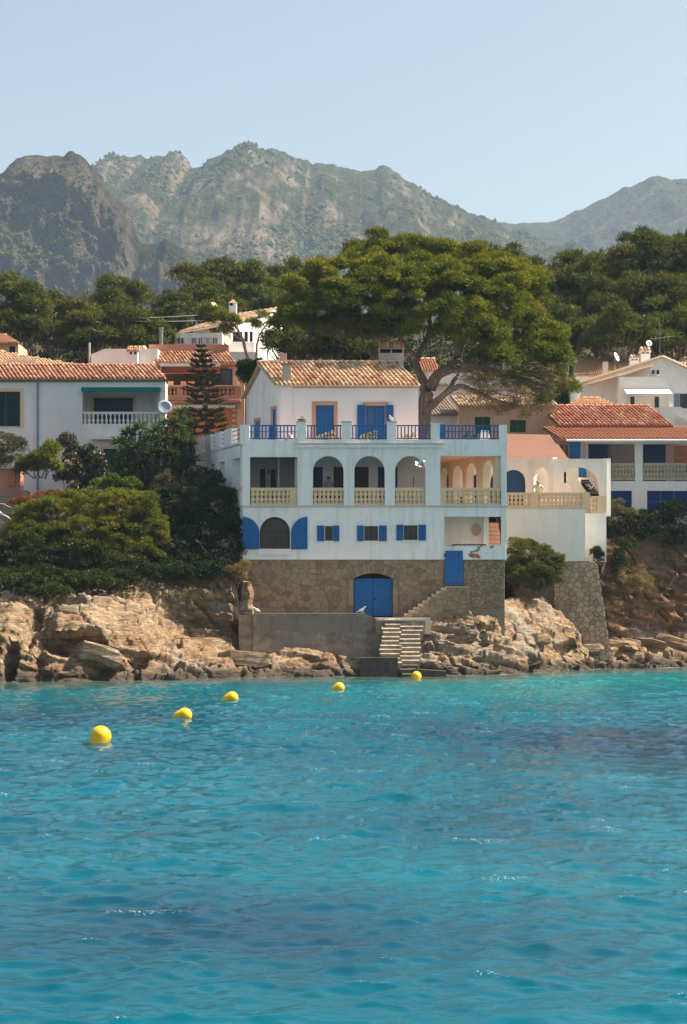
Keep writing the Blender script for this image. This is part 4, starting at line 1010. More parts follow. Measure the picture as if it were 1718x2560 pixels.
    tile_roof(v, Vector((xb + .12 - K * 6.25, y0 + 6.3, ze - .02)), Vector((xa - .25 - K * 6.25, y0 + 6.3, ze - .02)), Vector((K * 3.25, -3.25, zr - ze + .08)), 33, 9, M['tile'], 'rear_roof', merge=True, ridge=False)
    chimney(v, PX(706, 2.9), PX(728, 2.9), 2.75, 3.2, ze - .1, PZ(912, 2.9), M['tan'], False)
    MB().box(PX(704, 2.9), PX(730, 2.9), 2.7, 3.25, PZ(912, 2.9), PZ(909, 2.9)).build('chimney_top', M['tile'], v)
    chimney(v, PX(947, 6.2), PX(1009, 6.2), 5.9, 6.9, zr - .6, PZ(884, 6.2), M['tan'], True, M['tileorange'])
    return v
n = N('tinted_glass'); n.bsdf((.02, .09, .22), .15, None, .5); M['glassblue'] = n.m
M['roofterrace'] = plaster('pale_pink_terrace_tiles', (.66, .48, .39), (.42, .28, .2), .3, .1)
M['floor'] = plaster('pale_clay_floor', (.66, .47, .32), (.4, .26, .17), .3, .1)
M['peach_bounce'] = plaster('bounce_lit_peach_plaster', (.84, .68, .50), (.6, .42, .26), .15, .15)  # bounced sunlight painted into the wall colour of the right bay
VILLA = villa()

# ================================================================== QUAY, STEPS
def quay():
    Yw = -3.2; X_ = lambda px: PX(px, Yw); Z_ = lambda py: PZ(py, Yw)
    q = thing('retaining_wall', 'long weathered concrete retaining wall below the stone base, with a sloping end', 'wall', (X_(780), Yw, .8))
    zt = Z_(1535)
    MB().wall([[(X_(633), .5), (X_(962), .5), (X_(962), Z_(1556)), (X_(940), Z_(1546)), (X_(925), Z_(1539)), (X_(912), zt), (X_(633), zt)]], Vector((0, Yw, 0)), EU, EY, .38).build('wall_face', M['concrete'], q)
    MB().wall([rect(X_(597), X_(632), .7, zt - .04)], Vector((0, Yw + .25, 0)), EU, EY, .5).build('end_block', M['concrete'], q)
    MB().box(X_(633) - .03, X_(912), Yw - .05, Yw + .43, zt + .004, zt + .06).build('coping', M['slab'], q)
    # render patch with a wavy lower edge
    rg = random.Random(2); pts = [(X_(640), Z_(1541))] + [(X_(640 + 30 * i), Z_(1586 - 8 * math.sin(i * .9) - (14 if 3 < i < 7 else 0) + rg.uniform(-3, 3))) for i in range(10)] + [(X_(912), Z_(1541))]
    MB().wall([pts], Vector((0, Yw - .012, 0)), EU, EY, .011).build('render_patch', M['concrete2'], q)
    f = thing('quay_terrace', 'pale concrete landing between the blue boathouse door and the sea steps', 'terrace', (X_(800), -1.6, 3.0))
    MB().box(PX(600, -1.5), PX(1075, -1.5), Yw + .39, .04, 2.2, PZ(1544, -1.6)).build('landing_slab', M['slab'], f)
    MB().box(PX(940, -3), PX(1062, -3), Yw - .25, Yw + .385, 2.2, PZ(1549, -3) - .07).build('landing_edge', M['concrete'], f)
    MB().box(PX(940, -3), PX(1062, -3), Yw - .27, Yw + .385, PZ(1549, -3) - .069, PZ(1549, -3)).build('landing_lip', M['slab'], f)
    # stub of old wall left of the base
    st = MB(); rg = np.random.default_rng(9); pts = []
    for i in range(7):
        z = PZ(1535 - i * 13.5, -2.4); st_r = .42 - .03 * i; pts.append((Vector((PX(617, -2.4) + rg.normal(0, .04), -2.4, z)), st_r))
    st.tube([p for p, r in pts], [r for p, r in pts], 9); st.v = [(x + rg.normal(0, .05), y + rg.normal(0, .05), z + rg.normal(0, .03)) for x, y, z in st.v]
    tag(st.build('wall_stub', M['rock']), 'rough sunlit stub of broken stone wall beside the boathouse base', 'wall stub')
    # sea steps
    s = thing('sea_steps', 'worn double flight of stone steps leading from the landing down into the water', 'steps', (PX(1005, -4.5), -4.5, 0))
    rg = random.Random(5)
    for fl, (t0, t1, b0, b1, off) in enumerate(((962, 1000, 944, 1000, 0), (1003, 1057, 1001, 1040, .12))):
        n = 11 if fl == 0 else 13
        for i in range(n):
            ya, yb = -3.2 - .225 * i - off * .5, -3.2 - .225 * (i + 1) - off * .5
            za = 3.05 - .225 * i - off; f_ = i / 11
            xl = PX(t0 + (b0 - t0) * f_ + rg.uniform(-4, 3), -4); xr = PX(t1 + (b1 - t1) * f_ + rg.uniform(-3, 4), -4)
            b = MB(); zs = za - .095 - rg.uniform(-.02, .02)
            b.pts([(xl, ya + .1, za - .6), (xr, ya + .1, za - .6), (xr, ya + .1, za + .01), (xl, ya + .1, za + .01), (xl, yb, za - .6), (xr, yb, za - .6), (xr, yb, zs), (xl, yb, zs)],
                  [(0, 1, 2, 3), (4, 5, 6, 7), (3, 2, 6, 7), (0, 1, 5, 4), (0, 3, 7, 4), (1, 2, 6, 5)])
            b.build('step', M['stepstone'] if za > .75 else M['wetstone'], s)
    MB().box(PX(998.5, -4.4), PX(1003.5, -4.4), -5.0, -3.3, .2, .3).build('spine_foot', M['stepstone'], s)
    bl = MB().obox((PX(947, -5.6), -5.4, .45), Vector((1.0, .05, 0)), Vector((0, .6, 0)), EZ * .55).build('landing_block', M['wetstone']); tag(bl, 'dark wet concrete block at the foot of the sea steps', 'block')
    bl = MB().obox((PX(1075, -5.4), -5.3, .12), Vector((.85, .08, -.06)), Vector((0, .6, 0)), EZ * .22).build('landing_block', M['wetstone']); tag(bl, 'low dark slab awash beside the yellow buoy at the steps', 'block')
    # staircase up to the blue gate
    Y2 = -1.25; c = thing('gate_staircase', 'rubble stone staircase climbing to the blue gate', 'staircase', (PX(1090, Y2), Y2, 3.0))
    zt = PZ(1469, Y2); zb = PZ(1541, Y2)
    ol = [(PX(1004, Y2), zb - .1), (PX(1173, Y2), zb - .9), (PX(1173, Y2), zt), (PX(1116, Y2), zt), (PX(1010, Y2), zb + .05)]
    w = MB().wall([ol], Vector((0, Y2, 0)), EU, EY, .25).build('side_wall', M['mortar'], c)
    rubble(w, ol, .3, lambda u, z, d: Vector((u, Y2 - d, z)), M['stone'], 12, (), .03, .010, 120)
    n = 9
    for i in range(n):
        x0 = PX(1012 + 11.5 * i, Y2); MB().box(x0, PX(1116, Y2) + .02, Y2 + .26, -.08, zb - .2 + (zt - zb) * i / n * 1.0 + (.005 * i), zb + (zt - zb) * (i + 1) / n).build('step', M['slab'], c)
        MB().box(x0 - .03, x0 + .28, Y2 - .02, Y2 + .255, zb + (zt - zb) * i / n, zb + (zt - zb) * (i + 1) / n - .01).build('step_end', M['slab'], c)
    MB().box(PX(1113, Y2), PX(1173, Y2), Y2 + .26, -.08, zb, zt - .01).build('landing', M['slab'], c)
    MB().box(PX(1113, Y2), PX(1174, Y2), Y2 - .06, Y2 + .25, zt + .003, zt + .06).build('coping', M['slab'], c)
M['concrete2'] = plaster('grey_render_patch', (.27, .215, .17), (.11, .09, .075), .7, .5)
n = N('worn_step_stone'); c_ = n.ramp(n.noise(2.5, 6, .7), [(.3, (.13, .098, .07)), (.5, (.30, .24, .175)), (.75, (.46, .385, .29))]); n.bsdf(c_, .95, n.bump(n.noise(8, 5, .7), .8, .05), .1); M['stepstone'] = n.m
n = N('wet_step_stone'); c_ = n.ramp(n.noise(3, 6, .7), [(.3, (.035, .026, .018)), (.6, (.10, .075, .055)), (.8, (.2, .16, .12))]); n.bsdf(c_, .6, n.bump(n.noise(6, 5, .7), .8, .06), .3); M['wetstone'] = n.m
quay()

# ================================================================== ANNEX with arches
def annex():
    Y0 = 9.0; X_ = lambda px, Y=Y0: PX(px, Y); Z_ = lambda py, Y=Y0: PZ(py, Y)
    a = thing('arched_terrace_wing', 'warm white terrace wing with cream balustrade and open arches right of the villa', 'house', (X_(1370), Y0, 2))
    zt, zb = Z_(1271), Z_(1403)
    MB().wall([rect(X_(1255), X_(1463), zb, zt)], Vector((0, Y0, 0)), EU, EY, .4).build('front_wall', M['warmwhite'], a)
    MB().wall([rect(X_(1400, 11), X_(1516, 11), Z_(1405, 11), Z_(1283, 11))], Vector((0, 11, 0)), EU, EY, .4).build('side_bay_wall', M['warmwhite'], a)
    MB().box(X_(1463) - .35, X_(1463) - .001, Y0 + .41, 10.99, zb, zt).build('return_wall', M['warmwhite'], a)
    MB().box(X_(1250), X_(1465), Y0 - .06, Y0 + .45, zt + .003, zt + .07).build('floor_edge', M['cream'], a)
    MB().box(PX(1080, 11), X_(1463) - .02, Y0 + .46, 13.4, zt - .25, zt - .02).build('terrace_floor', M['floor'], a)
    MB().box(X_(1463), X_(1516, 11), 11.41, 15.5, zt - .55, zt - .3).build('terrace_floor', M['frame'], a)
    zr = Z_(1231)
    balustrade(a, X_(1255), X_(1327), zt + .08, zr, Y0 + .2, BAL, 1.0, 7, M['cream'])
    slab(a, 'balustrade_pier', M['cream'], X_(1327), X_(1346), Y0 + .06, Y0 + .34, zt + .075, zr + .01)
    balustrade(a, X_(1346), X_(1456), zt + .08, zr, Y0 + .2, BAL, 1.0, 11, M['cream'])
    slab(a, 'balustrade_pier', M['cream'], X_(1456), X_(1476), Y0 + .06, Y0 + .34, zt - .02, zr + .01)
    z1, z2 = Z_(1283, 11), Z_(1240, 11)
    slab(a, 'balustrade_pier', M['cream'], X_(1493, 11), X_(1516, 11), 11.02, 11.3, z1, z2)
    balustrade(a, X_(1478, 11), X_(1493, 11), z1, z2, 11.15, BAL, 1.0, 2, M['cream'])
    # stone base with battered corner
    o1 = [(X_(1290), .6), (X_(1533), .3), (X_(1494), zb - .003), (X_(1290), zb - .003)]
    bs = MB().wall([o1], Vector((0, Y0 + .06, 0)), EU, EY, 1.4).build('stone_base', M['mortardark'], a)
    rubble(bs, [(X_(1385), .9), (X_(1531), .4), (X_(1493), zb - .01), (X_(1385), zb - .01)], .36, lambda u, z, d: Vector((u, Y0 + .06 - d, z)), M['stonelight'], 21, (), .04, .016, 200)
    # arcade walls behind the balustrade
    Y1 = 12.6; top = Z_(1146, Y1); X1 = lambda px: PX(px, Y1); z0 = zt - .02
    h = [arch(X1(x0), X1(x1), z0 + .001, PZ(t, Y1), None if r else .6) for x0, x1, t, r in ((1112, 1134, 1178, 0), (1180, 1200, 1186, 0), (1226, 1246, 1186, 0), (1256, 1314, 1174, 1))]
    MB().wall(comb(X1(1085), X1(1322), z0, top, h), Vector((0, Y1, 0)), EU, EY, .3).build('arcade_wall', M['warmwhite'], a)
    for x0, x1, t, r in ((1112, 1134, 1178, 0), (1180, 1200, 1186, 0), (1226, 1246, 1186, 0), (1256, 1314, 1174, 1)):
        d = MB().box(X1(x0) - .02, X1(x1) + .02, Y1 + .31, Y1 + .37, z0, PZ(t - 2, Y1)).build('blue_door', M['navyblue'], a)
    # oblique arch
    pA, pB = Vector((X1(1321), Y1 + .02, 0)), Vector((PX(1384, 11.6), 11.6, 0)); e = (pB - pA); L = e.length; e.normalize(); nn = Vector((-e.y, e.x, 0))
    f0, f1 = .22 * L, .80 * L; q = arch(f0, f1, z0 + .001, PZ(1167, 12), .8)
    MB().wall(comb(0, L, z0, top, [q]), pA, e, nn, .38).build('oblique_arch_wall', M['warmwhite'], a)
    # big arch at the right with stair behind
    Y3 = 11.62; X3 = lambda px: PX(px, Y3); q = arch(X3(1396), X3(1499), z0 - .3, PZ(1167, Y3), 1.15)
    MB().wall(comb(X3(1384), X3(1517), z0 - .3, PZ(1147, Y3), [q]), Vector((0, Y3, 0)), EU, EY, .4).build('large_arch_wall', M['warmwhite'], a)
    MB().box(X1(1250), X3(1518), Y3 - .12, Y3 + .5, PZ(1149, Y3) - .001 + .004, PZ(1146, Y3)).build('wall_coping', M['slab'], a) if False else None
    # back wall and the stair seen through the arch
    MB().box(PX(1322, 15), PX(1500, 15), 15.6, 15.9, z0 - .3, PZ(1150, 15.6)).build('court_wall', M['warmwhite'], a)
    MB().box(PX(1500, 14), PX(1517, 14), 12.1, 15.59, z0 - .3, PZ(1152, 14)).build('court_side_wall', M['warmwhite'], a)
    pts = [(PX(1409, 13.2), PZ(1205, 13.2)), (PX(1418, 13.2), PZ(1205, 13.2)), (PX(1440, 13.2), PZ(1250, 13.2)), (PX(1466, 13.2), PZ(1235, 13.2)), (PX(1433, 13.2), PZ(1168, 13.2)), (PX(1409, 13.2), PZ(1190, 13.2))]
    MB().wall([[(PX(1410, 13.2), PZ(1182, 13.2)), (PX(1430, 13.2), PZ(1168, 13.2)), (PX(1468, 13.2), PZ(1240, 13.2)), (PX(1432, 13.2), PZ(1240, 13.2)), (PX(1420, 13.2), PZ(1207, 13.2)), (PX(1410, 13.2), PZ(1207, 13.2))]], Vector((0, 13.2, 0)), EU, EY, .2).build('stair_parapet', M['warmwhite'], a)
    for i in range(8):
        x0 = PX(1447 + 4.2 * i, 13.8); z = PZ(1194 + 5.6 * i, 13.8)
        MB().box(x0, x0 + .62, 13.42, 14.6, z - .5, z - .035).build('stair_riser', M['warmwhite'], a); MB().box(x0 - .02, x0 + .64, 13.41, 14.6, z - .034, z).build('stair_tread', M['tan'], a)
    MB().box(PX(1448, 15.3), PX(1467, 15.3), 15.4, 15.58, PZ(1196, 15.4), PZ(1165, 15.4)).build('blue_door', M['blue'], a)
    return a
M['navyblue'] = paint('navy_blue_paint', (.010, .05, .15), fade=.12)  # darker navy paint of the annex arcade doors
annex()
def shed():
    s = thing('tiled_outbuilding', 'low outbuilding with a smooth terracotta lean-to roof behind the arches', 'outbuilding', (PX(1330, 14), 14, 9))
    c = [P(1250, 1150, 12.9), P(1424, 1150, 12.9), P(1378, 1087, 17.5), P(1250, 1084, 17.5)]
    MB().pts(c + [p - EZ * .15 for p in c], [(0, 1, 2, 3), (7, 6, 5, 4), (0, 4, 5, 1), (1, 5, 6, 2), (2, 6, 7, 3), (3, 7, 4, 0)]).build('roof', M['terracotta'], s)
    g = MB()
    for i in range(20): g.tube([P(1255 + 8.6 * i, 1150.5, 12.85), P(1255 + 8.6 * i, 1150.5, 12.85) + Vector((0, .3, .12))], .07, 6)
    g.build('eave_tiles', M['tilered'], s)
    MB().box(PX(1250, 13.3), PX(1415, 13.3), 13.2, 17.3, 9, PZ(1153, 13.2)).build('wall', M['warmwhite'], s)
M['terracotta'] = plaster('terracotta_screed', (.22, .115, .085), (.12, .06, .045), .5, .15)
shed()

# ================================================================== RIGHT HOUSE
def right_house():
    Y0 = 17.2; X_ = lambda px: PX(px, Y0); Z_ = lambda py: PZ(py, Y0)
    h = thing('loggia_house', 'grey white house with red barrel tile roofs, deep loggia and dark blue shutters', 'house', (X_(1600), Y0, 8))
    zt, zb = Z_(1100), Z_(1330); x0, x1 = X_(1430), X_(1860)
    up = [(1471, 1588), (1607, 1735), (1755, 1850)]; lo = [(1485, 1580), (1618, 1720), (1750, 1830)]
    holes = [rect(X_(a), X_(b), Z_(1203), Z_(1109)) for a, b in up] + [rect(X_(a), X_(b), Z_(1281), Z_(1227)) for a, b in lo]
    MB().wall([rect(x0, x1, zb, zt), *holes], Vector((0, Y0, 0)), EU, EY, .35).build('front_wall', M['greywhite'], h)
    MB().box(x0, x1, Y0 + .36, Y0 + 3.1, Z_(1207), Z_(1204)).build('loggia_floor', M['frame'], h)
    MB().box(x0, x1, Y0 + 3.1, Y0 + 3.3, Z_(1330), zt).build('loggia_back_wall', M['greywhite'], h)
    MB().box(x0, x1, Y0 + .36, Y0 + 3.1, zt - .1, zt).build('loggia_ceiling', M['greywhite'], h)
    MB().box(x0, x0 + .3, Y0 + .36, Y0 + 6, zb, zt).build('side_wall', M['greywhite'], h)
    for a, b in ((1472, 1520), (1609, 1664)):
        sh = MB().box(PX(a, Y0 + .6), PX(b, Y0 + .6), Y0 + .6, Y0 + .68, Z_(1203), Z_(1110)).build('loggia_blind', M['navy'], h)
        m = MB()
        for i in range(10): m.box(PX(a, Y0 + .6) + .02, PX(b, Y0 + .6) - .02, Y0 + .57, Y0 + .598, Z_(1202) + i * .23, Z_(1202) + i * .23 + .19)
        m.build('blind_slats', M['navy'], sh)
    MB().box(PX(1686, Y0 + 1.2), PX(1735, Y0 + 1.2), Y0 + 1.2, Y0 + 1.3, Z_(1203), Z_(1111)).build('wooden_partition', M['salmon'], h)
    for (a, b) in up:
        n = max(6, round((b - a) / 8.6)); balustrade(h, X_(a), X_(b), Z_(1200), Z_(1157), Y0 + .15, BAL2, 1.0, n, M['rail2'], .18)
    for a, b in lo:
        n = 2 if b - a < 100 else 3
        for i in range(n): shutter(h, X_(a) + (X_(b) - X_(a)) * i / n + .02, X_(a) + (X_(b) - X_(a)) * (i + 1) / n - .02, Z_(1281), Z_(1227), Y0 + .1, M['deep_blue'])
    MB().box(PX(1424, 16.6), PX(1451, 16.6), 16.6, 16.7, PZ(1147, 16.6), PZ(1105, 16.6)).build('blue_panel_door', M['blue'], h)
    # lower roof
    A = P(1400, 1098, 15.9); B = P(1870, 1098, 15.9); T = P(1356, 1070, 19.2); tile_roof(h, A + EX(.0), B, T - P(1400, 1098, 15.9), 46, 8, M['tilered'], 'lower_roof', merge=True, ridge=False)
    MB().tube([A + Vector((.4, -.1, -.08)), B + Vector((0, -.1, -.08))], .07, 8).build('gutter', M['greywhite'], h)
    # upper block and roof
    YU = 19.2; A = P(1396, 1064, YU - .3); B = P(1684, 1064, YU - .3); T = P(1345, 1015, YU + 4.4)
    tile_roof(h, A, B, T - A, 30, 9, M['tilered2'], 'upper_roof', bed_mat=M['tilered'])
    MB().box(PX(1399, YU), PX(1680, YU), YU, YU + .3, Z_(1105), PZ(1066, YU)).build('upper_wall', M['greywhite'], h)
    # left gable of the upper block, receding to the left
    e = (P(1335, 1100, YU + 5) - P(1399, 1100, YU)); e.z = 0; L = e.length; e.normalize()
    MB().wall([[(0, 9), (L, 9), (L, PZ(1036, YU + 5)), (L * .78, PZ(1018, YU + 4)), (0, PZ(1066, YU))]], Vector((PX(1399, YU), YU, 0)), e, Vector((e.y, -e.x, 0)), .3).build('gable_wall', M['peach'], h)
    c = P(1348, 1070, YU + 3.6) + Vector((-.08, -.2, 0)); ring = MB()
    ring.tube([c + (e * math.cos(t) * .27) + EZ * math.sin(t) * .36 for t in [i * math.pi / 10 for i in range(21)]], .05, 6, False); ring.build('round_window', M['iron'], h)
    MB().tube([P(1466, 1106, 17.0), P(1466, 1330, 17.0)], .04, 6).build('down_pipe', M['greywhite'], h)
EX = lambda a: Vector((a, 0, 0))
M['rail2'] = plaster('grey_beige_rail', (.46, .39, .29), (.3, .25, .18), .3, .3)
M['deep_blue'] = paint('deep_blue_paint', (.006, .045, .19), fade=.15)  # deeper blue paint of the lower shutters
M['tilered2'] = random_ramp('pinkish_roof_tile', [(0, (.34, .115, .07)), (.4, (.43, .165, .095)), (.75, (.5, .24, .145)), (1, (.56, .36, .24))], .92, .3, (.1, .05, .04))
BAL2 = baluster_mesh('baluster', 1.0, .34, M['rail2'])
right_house()

# ================================================================== LEFT HOUSE
def left_house():
    Y0 = 12.0; X_ = lambda px: PX(px, Y0); Z_ = lambda py: PZ(py, Y0)
    h = thing('balcony_house', 'pale house with long red tile roof, green awning over its balcony and grey downpipe', 'house', (X_(150), Y0, 9))
    zt, zb = Z_(948), 8.6; x0, x1 = X_(-260), X_(414)
    bal = rect(X_(206), X_(400), Z_(1064), Z_(966)); win = rect(X_(-60), X_(51), Z_(1066), Z_(979)); dr = rect(X_(258), X_(330), Z_(1230), Z_(1122)); blk = rect(X_(140), X_(192), Z_(1117), Z_(1095))
    MB().wall([rect(x0, x1, zb, zt), bal, win, dr, blk], Vector((0, Y0, 0)), EU, EY, .35).build('front_wall', M['greywhite'], h)
    MB().wall([rect(.351, 7, zb, zt)], Vector((x1, Y0, 0)), EV, -EU, .3).build('side_wall', M['greywhite'], h)
    MB().box(x0, x1 - K * 7, Y0 + 7, Y0 + 7.3, zb, zt).build('rear_wall', M['greywhite'], h)
    # balcony recess
    bk = Y0 + 2.0
    MB().wall([rect(X_(196), X_(412), Z_(1068), zt - .05), rect(PX(234, bk), PX(333, bk), Z_(1062), PZ(995, bk))], Vector((0, bk, 0)), EU, EY, .15).build('recess_wall', M['greywhite'], h)
    MB().box(X_(196), X_(206), Y0 + .36, bk - .001, Z_(1068), zt - .05).build('recess_side_wall', M['greywhite'], h)
    MB().box(X_(206), x1 - .6, Y0 + .36, bk - .001, Z_(1072), Z_(1065)).build('balcony_floor', M['frame'], h)
    MB().box(X_(206), x1 - .6, Y0 + .36, bk - .001, Z_(962), Z_(957)).build('balcony_ceiling', M['greywhite'], h)
    for i in range(4):
        a = PX(234, bk) + (PX(333, bk) - PX(234, bk)) * i / 4; b = PX(234, bk) + (PX(333, bk) - PX(234, bk)) * (i + 1) / 4
        shutter(h, a + .01, b - .01, Z_(1062), PZ(995, bk), bk + .05, M['darkgreen'], slats=False)
    MB().wall([rect(PX(226, bk), PX(341, bk), Z_(1062), PZ(989, bk)), rect(PX(234, bk), PX(333, bk), Z_(1062) + .001, PZ(995, bk))], Vector((0, bk - .04, 0)), EU, EY, .038).build('door_surround', M['cream'], h)
    balustrade(h, X_(206.5), X_(399.5), Z_(1064), Z_(1029), Y0 + .17, BALW, 1.0, 18, M['greywhite'], .2)
    # awning
    aw = MB(); aw.pts([(X_(207), Y0 - .02, Z_(968)), (X_(402), Y0 - .02, Z_(968)), (X_(404), Y0 - .5, Z_(971)), (X_(206), Y0 - .5, Z_(971)), (X_(207), Y0 - .02, Z_(969)), (X_(402), Y0 - .02, Z_(969)), (X_(404), Y0 - .47, Z_(972)), (X_(206), Y0 - .47, Z_(972))], [(0, 1, 2, 3), (7, 6, 5, 4), (0, 4, 5, 1), (1, 5, 6, 2), (2, 6, 7, 3), (3, 7, 4, 0)])
    a = aw.build('awning', M['awning'], h)
    MB().box(X_(206), X_(404), Y0 - .53, Y0 - .501, Z_(981), Z_(970.5)).build('valance', M['awning'], a); MB().box(X_(206), X_(404), Y0 - .56, Y0 - .531, Z_(970.5), Z_(968.5)).build('front_bar', M['dishwhite'], a)
    # window with surround
    MB().wall([rect(X_(-70), X_(60), Z_(1069), Z_(971)), win], Vector((0, Y0 - .03, 0)), EU, EY, .028).build('window_surround', M['cream'], h)
    for i in range(3): shutter(h, X_(-60 + 37 * i) + .01, X_(-23 + 37 * i) - .01, Z_(1066), Z_(979), Y0 + .07, M['darkgreen'], rails=(0, .35, 1))
    # glass-block panel
    g = MB()
    for i in range(6):
        for j in range(3): g.box(X_(140 + 8.667 * i) + .01, X_(148.667 + 8.667 * i) - .01, Y0 + .06, Y0 + .16, Z_(1117 - 7.33 * j) + .01, Z_(1109.67 - 7.33 * j) - .01)
    g.build('glass_blocks', M['glassblock'], h)
    MB().box(X_(140), X_(192), Y0 + .165, Y0 + .25, Z_(1117), Z_(1095)).build('glass_block_backing', M['dark'], h)
    # door canopy and door
    MB().box(X_(231), X_(320), Y0 - .55, Y0 - .001, Z_(1100), Z_(1092)).build('door_canopy', M['greywhite'], h)
    MB().box(X_(258), X_(330), Y0 + .12, Y0 + .2, Z_(1230), Z_(1122)).build('door', M['darkgreen'], h)
    MB().wall([rect(X_(251), X_(337), Z_(1230), Z_(1115)), rect(X_(258), X_(330), Z_(1230) + .001, Z_(1122))], Vector((0, Y0 - .03, 0)), EU, EY, .028).build('door_surround', M['cream'], h)
    MB().tube([Vector((X_(95), Y0 - .08, Z_(950))), Vector((X_(95), Y0 - .08, Z_(1225)))], .06, 8).build('down_pipe', M['greyblue'], h)
    MB().box(x0, x1 + .05, Y0 - .12, Y0 - .001, Z_(955), Z_(949)).build('cornice', M['concrete2'], h)
    A = Vector((X_(-40), Y0 - .3, Z_(948))); B = Vector((x1 + .1, Y0 - .3, Z_(948))); T = P(-75, 914, Y0 + 2.6)
    tile_roof(h, A, B, Vector((-K * 2.9, 2.9, PZ(913, Y0 + 2.6) - Z_(948))), 44, 6, M['tileorange'], 'front_roof')
    A2 = Vector((X_(-260), Y0 - .3, Z_(948))); tile_roof(h, A2, A - Vector((.01, 0, 0)), Vector((-K * 2.9, 2.9, PZ(913, Y0 + 2.6) - Z_(948))), 20, 6, M['tileorange'], 'side_roof', merge=True)
    yr = Y0 + 2.6
    MB().pts([(x1 - .9, yr, PZ(913, yr)), (X_(-300), yr, PZ(913, yr)), (X_(-300) - 1.5, Y0 + 7.3, zt), (x1 + .1 - K * 7.3, Y0 + 7.3, zt)], [(0, 1, 2, 3)]).build('rear_roof', M['tileorange'], h)
    MB().wall([[(0, zt), (7.2, zt), (2.8, PZ(915, yr))]], Vector((x1 - .05, Y0, 0)), EV, -EU, .2).build('gable', M['greywhite'], h)
    d = dish('large grey satellite dish with feed arm on the corner of the green-awning house', (X_(413), Y0 - .45, Z_(1021)), .47, (.15, -1, .28), M['dish'], (X_(408), Y0 + .0, Z_(1040)))
n = N('glass_block'); n.bsdf((.10, .15, .17), .2, n.bump(n.noise(14, 2, .5), .5, .03), .5); M['glassblock'] = n.m
left_house()

